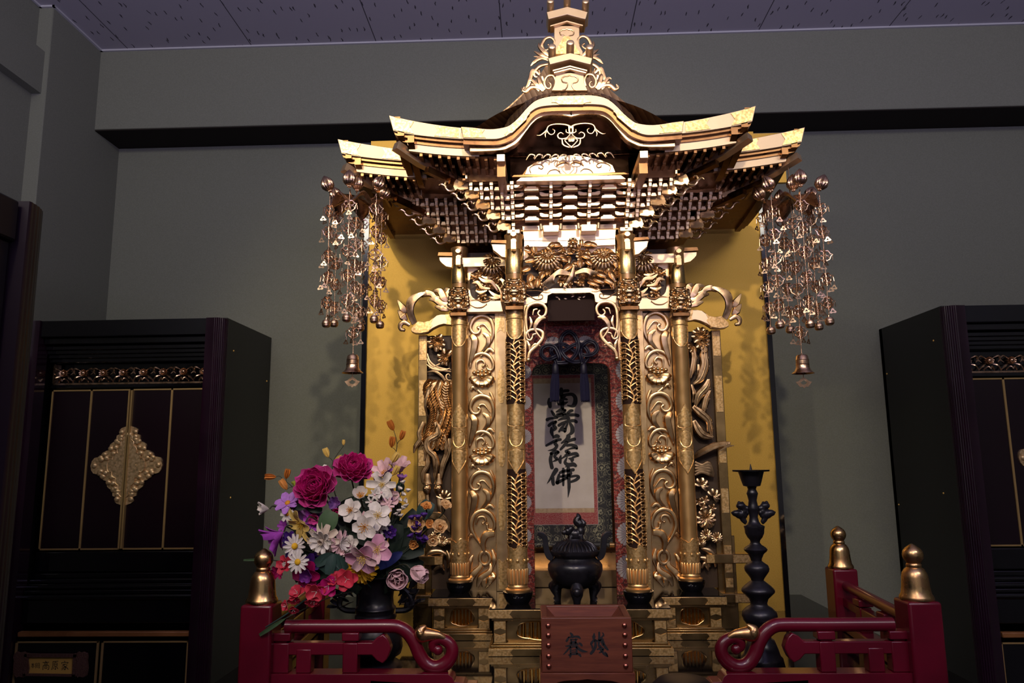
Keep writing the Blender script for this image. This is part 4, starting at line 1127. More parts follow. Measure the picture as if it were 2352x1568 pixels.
    for pts, wd in (([(120, 180), (180, 150), (230, 160), (260, 190), (320, 200)], [16, 36, 30, 30, 8]), ([(200, 210), (270, 215), (330, 260), (400, 250)], [10, 36, 34, 12]), ([(240, 130), (310, 130), (350, 200), (400, 240)], [10, 36, 40, 12]), ([(350, 110), (390, 130), (412, 190), (415, 260)], [14, 40, 40, 16]), ([(260, 280), (330, 300), (400, 320)], [10, 34, 14]), ([(330, 240), (375, 275), (392, 300), (378, 310)], [8, 16, 14, 12]), ([(300, 120), (330, 180), (380, 210)], [6, 24, 8])):
        c.st(pts, wd, rise=.006, ridge=.4, flat=.6)
    c.mb.build('plume_carving', M['gold_dark'], eb)

# beams over the bays --------------------------------------------------------------------
def beam_poly(name, px, Y, d, m, mirror_too=True, parent=SH):
    mb = MB(); q = [D2(u, v, Y) for u, v in px]
    mb.plate(q, Y, Y+d)
    o = mb.build(name, m, parent, bevel=.0012, seg=2)
    if mirror_too:
        mb = MB(); mb.plate([(-a, b) for a, b in q], Y, Y+d); mb.build(name, m, parent, bevel=.0012, seg=2)
    return o
def sym(px, Y):
    """left half outline (x<0, from centre top to centre bottom) mirrored to a full outline"""
    q = [D2(u, v, Y) for u, v in px]
    return q+[(-a, b) for a, b in reversed(q)]
# arched rainbow beam between the inner pillars
Y = 1.692
ab = MB().plate(sym([(1311, 662), (1270, 662), (1248, 668), (1236, 680), (1204, 684), (1204, 698), (1236, 700), (1256, 695), (1258, 678), (1268, 673), (1311, 673)], Y), Y, Y+.022).build('arched_beam', M['gold_fascia'], SH, bevel=.0012, seg=2)
for mi in (False, True):
    c = Carver(1080, 380, 4.613, Y-.001, mi)
    c.vol([(575, 1355), (640, 1390), (700, 1420), (760, 1410), (765, 1375), (735, 1370), (725, 1390)], [4, 8, 10, 9, 8, 7, 7], rise=.0015, flat=.4)
    c.vol([(820, 1300), (790, 1285), (775, 1310), (800, 1325), (830, 1310)], [5, 7, 7, 6, 4], rise=.0015, flat=.4)
    c.st([(580, 1330), (660, 1325), (740, 1330), (800, 1345), (850, 1340)], [4, 6, 6, 6, 4], rise=.0012, flat=.4)
    c.mb.build('engraved_scroll', M['gold_shade'], ab)
# dark hung valance box under it
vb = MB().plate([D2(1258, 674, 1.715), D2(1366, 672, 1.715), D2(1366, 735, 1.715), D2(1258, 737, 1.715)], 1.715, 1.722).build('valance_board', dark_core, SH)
f = MB()
for x, y, a in ((920, 1395, 20), (942, 1412, 60), (1085, 1385, -20), (1150, 1415, 30), (1205, 1390, -30), (1160, 1395, 0), (1010, 1410, 10)):
    q = D(1080+x/4.613, 380+y/4.613, 1.7135)
    f.ball(q, (.0045, .0008, .0022), 10, 6, Matrix.Rotation(math.radians(a), 3, 'Y'))
build_each(f, 'petal_inlay', M['gold_fascia'], vb)
# plain frieze boards and head beams
MB().plate(sym([(1311, 549), (1204, 549), (1204, 566), (1311, 566)], 1.70), 1.700, 1.72).build('head_beam', M['gold_fascia'], SH, bevel=.001)
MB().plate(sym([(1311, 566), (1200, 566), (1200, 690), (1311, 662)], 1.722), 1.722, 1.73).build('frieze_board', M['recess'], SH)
MB().plate(sym([(1311, 566), (1203, 566), (1203, 596), (1230, 592), (1260, 586), (1311, 584)], 1.716), 1.716, 1.722).build('frieze_top_board', M['gold_fascia'], SH)
for sx in (-1, 1):
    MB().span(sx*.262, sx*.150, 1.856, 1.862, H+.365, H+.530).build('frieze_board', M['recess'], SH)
    fz1, fz0 = ZV(612, 1.85), ZV(690, 1.85); xa, xb = .257, .165; nn_ = 24
    out = []; inn = []
    for k in range(nn_):
        a = 2*PI*k/nn_; ca, sa = math.cos(a), math.sin(a); q = max(abs(ca), abs(sa))
        out.append((sx*((xa+xb)/2+(xa-xb)/2*ca/q), (fz0+fz1)/2+(fz1-fz0)/2*sa/q))
        inn.append((sx*((xa+xb)/2+(xa-xb)/2*.86*(abs(ca)**.6)*(1 if ca > 0 else -1)), (fz0+fz1)/2+(fz1-fz0)/2*.92*(abs(sa)**.6)*(1 if sa > 0 else -1)))
    out.append(out[0]); inn.append(inn[0])
    MB().ribbon(out, inn, 1.846, 1.856).build('window_frame', M['gold_fascia'], SH)
    MB().span(sx*.270, sx*.120, 1.822, 1.850, ZV(610, 1.83), ZV(588, 1.83)).build('head_beam', M['gold_fascia'], SH, bevel=.001)
    ln = MB().span(sx*.270, sx*.150, 1.824, 1.85, ZV(714, 1.83), ZV(688, 1.83)).build('lintel', M['gold_fascia'], SH, bevel=.001)
    c = Carver(1060, 640, 4.0, 1.8235, sx > 0)
    c.vol([(90, 200), (150, 195), (200, 215), (255, 200), (265, 175), (240, 170)], [6, 14, 18, 14, 9, 8], rise=.001, flat=.3); c.vol([(80, 240), (130, 265), (190, 262), (230, 235)], [5, 10, 12, 7], rise=.001, flat=.3)
    c.mb.build('engraved_scroll', M['gold_shade'], ln)
    MB().span(sx*.150, sx*.165, 1.700, 1.85, ZV(690, 1.70), ZV(672, 1.70)).build('tie_beam', M['gold_shade'], SH)
beam_poly('beam_nose', [(1164, 560), (1128, 560), (1130, 566), (1132, 574), (1140, 580), (1152, 590), (1164, 592)], 1.695, .02, M['gold_fascia'])
beam_poly('beam_nose', [(1040, 590), (1008, 590), (1009, 598), (1014, 604), (1024, 612), (1040, 615)], 1.835, .02, M['gold_fascia'])
beam_poly('tie_bar', [(1164, 551), (1128, 551), (1126, 557), (1164, 559)], 1.69, .024, M['gold_shade'])
beam_poly('tie_bar', [(1040, 579), (1006, 579), (1004, 587), (1040, 588)], 1.83, .024, M['gold_shade'])

# transom carving: chrysanthemums, leaves and a crane ---------------------------------------
c = Carver(1080, 380, 4.613, 1.700)
c.chrys(815, 985, 165); c.chrys(1410, 975, 162)
for an in range(0, 360, 60): c.pet(1085, 830, an, 62, 56, 1.1, .010, .7, .7)
c.ball(1085, 835, 24, .014)
for x, y, an, ln, wd in ((960, 850, 180, 110, 60), (900, 830, 150, 90, 50), (1200, 845, 0, 110, 60), (1260, 835, 20, 90, 50), (650, 920, 200, 80, 70), (690, 930, 250, 70, 60), (700, 1000, 170, 130, 70), (640, 1090, 160, 100, 70), (660, 1160, 120, 100, 70), (620, 1220, 60, 110, 70), (720, 1200, 100, 110, 60), (780, 1140, 120, 80, 60), (1000, 960, 170, 100, 60), (1040, 1020, 200, 110, 60), (1080, 1060, 150, 110, 70), (1180, 960, 20, 100, 60), (1220, 1010, 40, 90, 60), (1150, 1010, 80, 90, 60), (1260, 1080, 100, 90, 60), (1330, 1150, 20, 130, 60), (1400, 1200, 30, 140, 70), (1300, 1210, 20, 150, 60), (1470, 1130, 60, 120, 70), (1500, 1240, 80, 80, 70), (860, 900, 210, 60, 50), (1520, 1010, 70, 90, 60), (580, 1260, 40, 80, 60), (1240, 1240, 20, 130, 50)):
    c.pet(x, y, an, ln, wd, .6, .006, .7, .35, .75)
    c.st([(x, y), (x+ln*.5*math.cos(math.radians(an)), y+ln*.5*math.sin(math.radians(an))), (x+ln*math.cos(math.radians(an)), y+ln*math.sin(math.radians(an)))], [6, 6, 2], rise=[.008, .013, .010], n=5, seg=3)
rl_ = random.Random(4)
for k in range(95):
    x = rl_.uniform(585, 1545); y = rl_.uniform(850, 1290)
    if abs(x-815) < 120 and abs(y-960) < 120 or abs(x-1410) < 120 and abs(y-960) < 120 or y > 1240 and 830 < x < 1290 or y < 905 and (x < 700 or x > 1430): continue
    an = rl_.uniform(0, 360)
    for q in (-38, 0, 38): c.pet(x, y, an+q, rl_.uniform(58, 92)*(1 if q == 0 else .8), 42, rl_.uniform(.3, .9), -.002+.004*rl_.random(), .7, .25+.3*rl_.random(), .75)
c.mb.build('chrysanthemum_carving', M['gold_dark'], SH)
c = Carver(1080, 380, 4.613, 1.688)
c.st([(1005, 1275), (1040, 1225), (1070, 1180), (1085, 1130), (1095, 1090), (1110, 1078)], [16, 46, 56, 40, 22, 10], rise=[.004, .006, .008, .010, .012, .014], flat=.7)
c.st([(1110, 1078), (1128, 1083)], [8, 3], rise=.014)
for k in range(9):
    q = k/8
    c.st([(1060, 1150+q*20), (960-q*40, 1115+q*50), (870-q*30+q*40, 1170+q*60), (755+q*150, 1265-q*5)], [8, 16, 16, 4], rise=[.008, .011, .010, .005], flat=.5, ridge=.4)
    c.st([(1110, 1140+q*20), (1200+q*10, 1105+q*35), (1280-q*10, 1120+q*50), (1370-q*130, 1150+q*60)], [8, 16, 16, 4], rise=[.008, .011, .010, .005], flat=.5, ridge=.4)
for k in range(4): c.st([(1050, 1220), (1020-8*k, 1265+4*k), (985+12*k, 1295+3*k)], [12, 18, 5], rise=.006, flat=.5)
c.mb.build('crane_carving', M['gold_dark'], SH)
for sx in (-1, 1):
    c = Carver(1080, 380, 4.613, 1.838, sx > 0)
    c.chrys(235, 1035, 165)
    for pts, wd in (([(20, 1255), (80, 1245), (130, 1300), (210, 1310)], [10, 50, 44, 20]), ([(90, 1190), (150, 1230), (230, 1240), (290, 1330)], [10, 50, 50, 14]), ([(310, 1210), (350, 1230), (370, 1300), (340, 1380)], [14, 50, 60, 16]), ([(200, 1330), (260, 1380), (330, 1400)], [10, 50, 40]), ([(60, 1330), (110, 1350), (180, 1330)], [10, 44, 12]), ([(270, 1260), (310, 1310), (330, 1370), (310, 1385)], [8, 26, 24, 18]), ([(200, 1400), (270, 1410), (360, 1390)], [14, 40, 20]), ([(120, 1180), (180, 1200), (240, 1190)], [8, 40, 10])):
        c.st(pts, wd, rise=.006, flat=.55, ridge=.5)
    rl_ = random.Random(9)
    for k in range(34):
        x = rl_.uniform(60, 370); y = rl_.uniform(1130, 1390); an = rl_.uniform(0, 360)
        for q in (-38, 0, 38): c.pet(x, y, an+q, rl_.uniform(58, 88)*(1 if q == 0 else .8), 42, rl_.uniform(.3, .9), -.003+.004*rl_.random(), .7, .3, .75)
    c.mb.build('chrysanthemum_carving', M['gold_dark'], SH)
    # hanging scroll brackets beside the opening
    c = Carver(1160, 660, 2.8, 1.694, sx > 0, 0, 1.3)
    c.vol([(160, 330), (140, 270), (135, 180), (150, 125), (195, 103), (240, 110), (264, 140), (258, 178), (232, 190), (212, 172), (222, 152)], [6, 14, 18, 18, 18, 18, 16, 14, 12, 10, 10], rise=.005)
    c.vol([(178, 180), (186, 148), (205, 142)], [6, 10, 9], rise=.005)
    c.st([(262, 200), (225, 205), (198, 240), (196, 280), (240, 340)], [8, 30, 26, 12, 6], rise=.006, ridge=.3)
    c.st([(160, 190), (170, 230), (158, 270)], [6, 18, 6], rise=.004)
    c.vol([(148, 470), (160, 420), (205, 375), (240, 330), (240, 290), (205, 272), (160, 278), (136, 305), (142, 335), (165, 340), (176, 322)], [16, 18, 20, 18, 18, 16, 16, 14, 12, 11, 10], rise=.005)
    c.st([(140, 340), (155, 375), (160, 420)], [6, 18, 10], rise=.004); c.st([(228, 380), (195, 370), (165, 400)], [6, 22, 8], rise=.005)
    c.vol([(172, 330), (182, 305), (200, 300)], [5, 9, 8], rise=.005)
    c.ball(150, 466, 17, .005)
    pb = MB().plate([(sx*abs(D2(1204, 700, 1.70)[0]), D2(1204, 700, 1.70)[1]), (sx*abs(D2(1212, 700, 1.70)[0]), D2(1212, 700, 1.70)[1]), (sx*abs(D2(1208, 830, 1.70)[0]), D2(1208, 830, 1.70)[1]), (sx*abs(D2(1203, 830, 1.70)[0]), D2(1203, 830, 1.70)[1])], 1.694, 1.704).build('scroll_bracket_stile', M['gold'], SH)
    c.mb.build('scroll_bracket', M['gold'], SH)
# ------------------------------------------------------------------ bracket tiers under the roof
BR = MB().span(-.13, .13, 1.74, 1.95, H+.53, H+.66).build('bracket_core', M['gold_shade'], SH)
def part_at(mesh_o, loc, rz=0.0, sc=None, parent=BR):
    c = mesh_o.copy(); link(c); c.parent = parent
    c.location = Vector(loc)-SH.location
    c.rotation_euler = (0, 0, rz)
    if sc: c.scale = sc
    return c
Z0 = (0, 0, 0)
nose = MB().box((0, .012, 0), (.0082, .034, .0080)); nose.box((0, .014, -.0085), (.0070, .030, .010))
nose_o = nose.build('bracket_nose', M['gold_fascia'], BR, root=Z0, bevel=.0005)
ap = [(.0045, -.0045), (.021, -.0045), (.0255, -.002), (.0262, .0055), (.019, .0050), (.013, .0028), (.0045, .0026)]
am = MB()
for s_ in (1, -1): am.plate([(s_*a, b) for a, b in ap], 0, .012)
am.plate([(.002, -.004), (-.002, -.004), (-.002, .003), (.002, .003)], .002, .012)
arm_o = am.build('bracket_arm', M['gold_fascia'], BR, root=Z0, bevel=.0006)
bp = [(-.0165, -.0048), (.0165, -.0048), (.0165, -.0020), (.0155, .0010), (.0130, .0022), (.0105, .0026), (.0105, .0048), (-.0105, .0048), (-.0105, .0026), (-.0130, .0022), (-.0155, .0010), (-.0165, -.0020)]
blk_o = MB().plate(bp, 0, .014).build('bearing_block', M['gold_fascia'], BR, root=Z0, bevel=.0005)
sm_o = MB().plate([(-.0062, -.0040), (.0062, -.0040), (.0058, .0), (.0045, .0015), (.0045, .0040), (-.0045, .0040), (-.0045, .0015), (-.0058, 0)], 0, .010).build('small_block', M['gold_fascia'], BR, root=Z0, bevel=.0004)
# scrolled tail at the corners
tl = MB()
tl.plate([(0, -.006), (.016, -.010), (.022, -.008), (.026, -.012), (.030, -.004), (.027, .006), (.024, .011), (.020, .009), (.012, .006), (0, .005)], -.004, .004)
tl.tube(bez([(.026, 0, -.008), (.032, 0, -.012), (.040, 0, -.012), (.046, 0, -.004), (.044, 0, .004), (.038, 0, .005), (.036, 0, .001)], 5), lerp_list([.003, .003, .0028, .0026, .0024, .0020, .0018], 31), 8)
tl.tube(bez([(.044, 0, -.006), (.049, 0, -.002), (.054, 0, -.001), (.058, 0, -.004)], 5), lerp_list([.0034, .0030, .0022, .0006], 16), 8)
tl.tube(bez([(.027, 0, .004), (.031, 0, .004), (.033, 0, .000)], 4), [.002, .0022, .0024, .0024, .0024, .0022, .002, .0018, .0016], 8)
tl.v = [tuple(1.15*q for q in p) for p in tl.v]
tail_o = tl.build('scroll_tail', M['gold'], BR, root=Z0)
for o in (nose_o, arm_o, blk_o, sm_o, tail_o): bpy.data.objects[o.name].hide_render = False
VF = [519, 493, 469, 445, 424]
VB = [551, 530, 508, 486, 464]
tiersF = []; first = dict(n=1, a=1, b=1, s=1, t=1)
def put(o, key, loc, rz=0.0):
    if first[key]:
        first[key] = 0; o.location = Vector(loc)-SH.location; o.rotation_euler = (0, 0, rz); return o
    return part_at(o, loc, rz)
slab = MB()
for k in range(5):
    Yk = 1.688-.020*k; zk = ZV(VF[k], Yk)
    tiersF.append((Yk, zk))
    ext = PIN+.0225*k
    slab.span(-ext-.012, ext+.012, Yk+.009, 1.90, zk-.0075, zk-.0050)
    slab.span(-ext-.004, ext+.004, Yk+.024, 1.90, zk-.006, zk+.016)
    for xs in (-PIN, -PIN/3, PIN/3, PIN):
        put(nose_o, 'n', (xs, Yk-.016, zk))
        put(arm_o, 'a', (xs, Yk, zk+.0005)) if k else None
    for xs in (-PIN*2/3, 0, PIN*2/3):
        put(blk_o, 'b', (xs, Yk-.006, zk-.0090 if k else zk-.0095)) if k else None
    for sx in (-1, 1):
        for j in range(1, k+1):
            put(nose_o, 'n', (sx*(PIN+.0232*j), Yk-.014, zk))
            put(sm_o, 's', (sx*(PIN+.0232*(j-.5)), Yk-.006, zk-.0075))
        tx = PIN+.0232*k+.008
        put(tail_o, 't', (sx*tx, Yk-.006, zk-.001), math.radians(200) if sx < 0 else math.radians(-20))
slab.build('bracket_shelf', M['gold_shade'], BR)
# base cluster on the head beam
for xs in (-PIN/3, PIN/3):
    z_ = tiersF[0][1]
    MB().box((xs, 1.680, z_-.012), (.036, .03, .017)).build('base_block', M['gold_fascia'], BR, bevel=.001)
    for s_ in (-1, 1):
        MB().tube([(xs+s_*.0225, 1.672, z_-.013), (xs+s_*.0235, 1.674, z_+.001)], [.0042, .0038], 10).build('curled_bracket', M['gold_fascia'], BR)
for xs in (-PIN, PIN):
    z_ = tiersF[0][1]
    MB().box((xs, 1.69, z_-.014), (.034, .03, .014)).build('base_block', M['gold_fascia'], BR, bevel=.003)
MB().plate(sym([(1311, 517), (1200, 519), (1204, 552), (1311, 552)], 1.698), 1.698, 1.72).build('bracket_plinth', M['gold_fascia'], BR)
# back tiers
slab = MB()
for k in range(5):
    Yk = 1.828-.020*k; zk = ZV(VB[k], Yk, 1000)
    ext = POUT+.0225*k
    slab.span(-ext-.012, ext+.012, Yk+.009, 2.02, zk-.0075, zk-.0050)
    slab.span(-ext-.004, ext+.004, Yk+.024, 2.02, zk-.006, zk+.016)
    for sx in (-1, 1):
        xs = POUT+.0232*k
        j = 0
        while xs > PIN+.0232*(k+1)+.012 and j < 5:
            put(nose_o, 'n', (sx*xs, Yk-.014, zk))
            if j: put(sm_o, 's', (sx*(xs+.0116), Yk-.006, zk-.0075))
            xs -= .0232; j += 1
        put(tail_o, 't', (sx*(POUT+.0232*k+.008), Yk-.006, zk-.001), math.radians(200) if sx < 0 else math.radians(-20))
slab.build('bracket_shelf', M['gold_shade'], BR)

# ------------------------------------------------------------------ eaves
def ez(x, hw, z0, lift):
    t = max(0.0, (abs(x)-.06)/(hw-.06))
    return z0+lift*t**2.3
RF = MB()
def gable_z(x):
    a = abs(x)
    return H+.700+.082*max(0.0, 1-(a/.215)**2)**.8
def roof_loft(hw, yf, yb, z0, lift, top_hw, top_yf, top_yb, top_z, ex, gable=False):
    nt, ns = 14, 40
    rows = []
    for i in range(nt+1):
        t = i/nt
        w_ = hw*(1-t)+top_hw*t; a = yf*(1-t)+top_yf*t; b = yb*(1-t)+top_yb*t
        zz = z0+(top_z-z0)*t**ex
        row = []
        lf = lift*(1-t)**3
        for j in range(ns+1):
            x = -w_+2*w_*j/ns; z_ = zz+lf*(abs(x)/w_)**2.3
            if gable and abs(x) < .21: z_ = max(z_, gable_z(x)-.004)
            row.append((x, a, z_))
        for j in range(1, 7):
            row.append((w_, a+(b-a)*j/6, zz+lf*(1-j/6)))
        row.append((-w_, b, zz))
        for j in range(5, 0, -1):
            row.append((-w_, a+(b-a)*j/6, zz+lf*(1-j/6)))
        rows.append(row)
    n = len(rows[0]); vs = [p for r_ in rows for p in r_]
    fs = [(i*n+j, i*n+(j+1) % n, (i+1)*n+(j+1) % n, (i+1)*n+j) for i in range(nt) for j in range(n)]
    fs.append(tuple(nt*n+j for j in range(n)))
    RF.add(vs, fs)
EF = dict(y=1.50, hw=.395, z=H+.698, lift=.043)
EB = dict(y=1.61, hw=.537, z=H+.690, lift=.050)
roof_loft(EF['hw']-.002, EF['y']+.004, 1.95, EF['z']-.004, EF['lift'], .03, 1.64, 1.80, H+.955, 2.6, True)
roof_loft(EB['hw']-.002, EB['y']+.004, 2.03, EB['z']-.004, EB['lift'], .03, 1.66, 1.90, H+.955, 2.6)
def shingle(name, c1, c2, sc, rot):
    m = mat(name, c1, .4, 1); v = coords(m, (1, 1, 1), rot)
    wv = N(m, 'ShaderNodeTexWave'); wv.wave_profile = 'SAW'; wv.inputs['Scale'].default_value = sc; wv.inputs['Distortion'].default_value = .6
    L(m, v, wv.inputs['Vector'])
    L(m, ramp(m, wv.outputs['Fac'], [(0, c1), (1, c2)]), BS(m).inputs['Base Color'])
    L(m, bump(m, wv.outputs['Fac'], .8, .003), BS(m).inputs['Normal'])
    return m
M['shingle'] = shingle('gold_bark_shingles', (.30, .18, .09), (.62, .42, .22), 26, (.5, .2, .5))
ROOF = RF.build('main_roof', M['shingle'], SH, sharp=25)
def eave_front(E, xa, xb, nm):
    """fascia, recess board, lower board along the front edge from xa to xb"""
    n = 28; xs = [xa+(xb-xa)*i/n for i in range(n+1)]
    y = E['y']
    top = [(x, ez(x, E['hw'], E['z'], E['lift'])) for x in xs]
    def hgt(x): return .020+.016*max(0.0, (abs(x)-.06)/(E['hw']-.06))**1.5
    def sl(x): t = max(0.0, (abs(x)-E['hw']+.05)/.05); return x-math.copysign(.010*t*t, x)
    bot = [(sl(x), z-hgt(x)) for x, z in top]
    fa = MB().ribbon(top, bot, y, y+.016).build('fascia_board', M['gold_board'], ROOF, bevel=.0008)
    sg = 1 if xb+xa > 0 else -1
    def cut(pts, d): return [(sg*min(abs(x), E['hw']-d), z) for x, z in pts]
    r1 = MB().ribbon(cut(bot, .011), cut([(x, z-.006) for x, z in bot], .013), y+.006, y+.03)
    r1.ribbon(cut([(x, z-.006) for x, z in bot], .020), cut([(x, z-.014) for x, z in bot], .023), y+.014, y+.03)
    r1.build('recess_moulding', M['gold_shade'], ROOF)
    r2 = MB().ribbon(cut([(x, z-.014) for x, z in bot], .034), cut([(x, z-.031) for x, z in bot], .042), y+.017, y+.030).build('lower_board', M['gold_board'], ROOF, bevel=.0006)
    sf = MB().ribbon(cut([(x, z-.012) for x, z in bot], .018), cut([(x, z-.016) for x, z in bot], .020), y+.028, y+.20)
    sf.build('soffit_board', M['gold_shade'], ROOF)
    return fa, bot, hgt
def fascia_fit(fa, E, x0, x1, y, sw):
    """chased plate following the curved fascia from x0 (outer) to x1 (inner), swallow tail at x1"""
    n = 8; g = .0025; sgn = 1 if x1 > x0 else -1
    def hgt(x): return .020+.016*max(0.0, (abs(x)-.06)/(E['hw']-.06))**1.5
    up = []; dn = []
    for i in range(n+1):
        x = x0+(x1-x0)*i/n; z = ez(x, E['hw'], E['z'], E['lift'])
        t_ = max(0.0, (abs(x)-E['hw']+.05)/.05)
        up.append((x, z-g)); dn.append((x-math.copysign(.010*t_*t_, x), z-hgt(x)+g))
    pts = up+([((up[-1][0]*.0+x1-sgn*.008), (up[-1][1]+dn[-1][1])/2)] if sw else [])+list(reversed(dn))
    mb = MB().plate(pts, y-.0018, y+.001); return build_each(mb, 'chased_fitting', M['chased_board'], fa)
raf_o = MB().box((0, .045, 0), (.0072, .09, .0075)).build('rafter', M['gold_shade'], ROOF, root=Z0, bevel=.0005)
raf2_o = MB().box((0, .075, 0), (.0072, .15, .0075)).build('lower_rafter', M['gold_shade'], ROOF, root=Z0, bevel=.0005)
fr_ = {raf_o.name: 1, raf2_o.name: 1}
def putr(o, loc, tilt=0):
    if fr_[o.name]: fr_[o.name] = 0; c = o
    else: c = o.copy(); link(c); c.parent = ROOF
    c.location = Vector(loc)-SH.location; c.rotation_euler = (tilt, 0, 0)
for sx in (-1, 1):
    fa, bot, hg = eave_front(EF, sx*.20, sx*EF['hw'], 'front')
    fascia_fit(fa, EF, sx*(EF['hw']-.0035), sx*(EF['hw']-.055), EF['y'], 1)
    fascia_fit(fa, EF, sx*.243, sx*.295, EF['y'], 1)
    fa, bot, hg = eave_front(EB, sx*.33, sx*EB['hw'], 'back')
    fascia_fit(fa, EB, sx*(EB['hw']-.0035), sx*(EB['hw']-.055), EB['y'], 1)
    fascia_fit(fa, EB, sx*.385, sx*.432, EB['y'], 1)
    # side eaves running back
    for E, yb_ in ((EF, 1.66), (EB, 2.03)):
        z1 = ez(E['hw'], E['hw'], E['z'], E['lift'])
        ys = [E['y']+(yb_-E['y'])*i/10 for i in range(11)]
        def zz(y): q = 1-(y-E['y'])/(yb_-E['y']); return E['z']+(z1-E['z'])*q**2.0
        mb = MB()
        for off0, off1, ins in ((.004, .030, .011), (.032, .048, .020), (.048, .064, .042)):
            n = len(ys)
            vs = [(sx*(E['hw']-ins), y, zz(y)-off0) for y in ys]+[(sx*(E['hw']-ins), y, zz(y)-off1) for y in ys]+[(sx*(E['hw']-ins-.014), y, zz(y)-off0) for y in ys]+[(sx*(E['hw']-ins-.014), y, zz(y)-off1) for y in ys]
            fs = []
            for i in range(n-1): fs += [(i, i+1, n+i+1, n+i), (2*n+i+1, 2*n+i, 3*n+i, 3*n+i+1), (i+1, i, 2*n+i, 2*n+i+1), (n+i, n+i+1, 3*n+i+1, 3*n+i)]
            fs += [(0, n, 3*n, 2*n), (n-1, 3*n-1, 4*n-1, 2*n-1)]
            mb.add(vs, fs)
        mb.build('side_eave', M['gold_shade'], ROOF)
    # soffit slabs sloping from the eaves to the tiers
    for E, xi, ytop, zin_ in ((EF, .150, 1.95, .640), (EB, .20, 2.03, .640)):
        def fn(u, v):
            x = xi+(E['hw']-.03-xi)*u; y = E['y']+.028+(ytop-E['y']-.028)*v
            return (sx*x, y, ez(x, E['hw'], E['z'], E['lift']*(1-v)**2)-.052-.0*v)
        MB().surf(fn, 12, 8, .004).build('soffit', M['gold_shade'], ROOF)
    for E, xs0, xs1 in ((EF, .205, .345), (EB, .36, .50)):
        n = int((xs1-xs0)/.0203)
        for i in range(n+1):
            x = xs0+i*.0203
            z = ez(x, E['hw'], E['z'], E['lift'])-hg(x)*0-.020-.016*max(0, (x-.06)/(E['hw']-.06))**1.5
            putr(raf_o, (sx*x, E['y']+.020, z-.035))
        n = int((xs1-.045-xs0+.0)/.0185)
        for i in range(-3 if E is EF else 0, n+1):
            x = xs0+i*.0185
            z = ez(x, E['hw'], E['z'], E['lift']*.6)
            putr(raf2_o, (sx*x, E['y']+.056, z-.062))
    for i in range(2):
        putr(raf_o, (sx*(.165+.0203*i), EF['y']+.02, EF['z']-.054))
    # hip rafters at the corners
    for E, r_ in ((EF, 0), (EB, 1)):
        z1 = ez(E['hw'], E['hw'], E['z'], E['lift'])
        a = Vector((sx*(E['hw']-.014), E['y']+.010, z1-.066)); b = Vector((sx*(E['hw']-.060), E['y']+.056, z1-.086)); c_ = Vector((sx*(E['hw']-.16), E['y']+.16, z1-.105))
        MB().tube([a, b, c_], [.012, .011, .010], 4, 1.15).build('hip_rafter', M['gold_fascia'], ROOF, sharp=30)
        a = Vector((sx*(E['hw']-.075), E['y']+.055, z1-.104)); c_ = Vector((sx*(E['hw']-.19), E['y']+.17, z1-.125))
        MB().tube([a, c_], [.009, .008], 4, 1.1).build('hip_rafter', M['gold_shade'], ROOF, sharp=30)
        a = Vector((sx*(E['hw']-.12), E['y']+.085, z1-.120)); c_ = Vector((sx*(E['hw']-.22), E['y']+.2, z1-.14))
        MB().tube([a, c_], [.010, .009], 4, 1.1).build('hip_rafter', M['gold_shade'], ROOF, sharp=30)
    # purlin ends beside the gable opening
    MB().span(sx*.143, sx*.161, 1.497, 1.70, ZV(368, 1.50), ZV(351, 1.50)).build('purlin_end', M['gold_fascia'], ROOF, bevel=.0008)
    MB().span(sx*.143, sx*.161, 1.512, 1.70, ZV(405, 1.52), ZV(368, 1.50)).build('purlin_post', M['gold_shade'], ROOF)
    xw = .235
    MB().span(sx*xw, sx*(xw+.006), 1.57, 1.90, ZV(412, 1.58), ZV(380, 1.58)).build('side_purlin', M['gold_shade'], ROOF)
    MB().span(sx*(xw-.004), sx*(xw+.006), 1.570, 1.60, ZV(406, 1.575), ZV(398, 1.575)).build('purlin_nose', M['gold_fascia'], ROOF)
    MB().span(sx*.355, sx*.363, 1.71, 1.9, ZV(452, 1.72, 1000), ZV(436, 1.72, 1000)).build('purlin_nose', M['gold_fascia'], ROOF)
    MB().span(sx*.16, sx*.255, 1.602, 1.62, H+.618, H+.634).build('eave_purlin', M['gold_shade'], ROOF)
    MB().span(sx*.22, sx*.395, 1.742, 1.76, H+.636, H+.652).build('eave_purlin', M['gold_shade'], ROOF)
    # boards closing the soffit behind the purlin
    MB().span(sx*.15, sx*.24, 1.59, 1.60, ZV(412, 1.59), ZV(372, 1.59)).build('eave_back_board', M['gold_shade'], ROOF)
    MB().span(sx*.27, sx*.38, 1.73, 1.74, ZV(456, 1.73, 1000), ZV(420, 1.73, 1000)).build('eave_back_board', M['gold_shade'], ROOF)

# ------------------------------------------------------------------ undulating front gable
KY = 1.478
TOPL = [(1058.5, 290.6), (1085, 292.5), (1112, 295.5), (1137, 295.6), (1164.5, 290), (1180, 280), (1192, 268.5), (1213.9, 244), (1233, 229.5), (1260.5, 221.5), (1290, 219.3), (1313, 219)]
BOTL = [(1064, 318), (1090, 319), (1118, 319.6), (1146, 318.4), (1170, 309), (1182, 299), (1198, 282), (1216, 260), (1236, 247), (1262, 242.5), (1290, 241.2), (1313, 241)]
def half(px, Y, n=44):
    c = bez([(*D2(u, v, Y), 0) for u, v in px], 10)
    c = [(min(p[0], 0.0), p[1]) for p in c]
    # straighten residual offset of the photo's tilt
    return c
def full(px, Y):
    h = half(px, Y)
    return h[:-1]+[(0.0, h[-1][1])]+[(-a, b) for a, b in reversed(h[:-1])]
T, B_ = full(TOPL, KY), full(BOTL, KY)
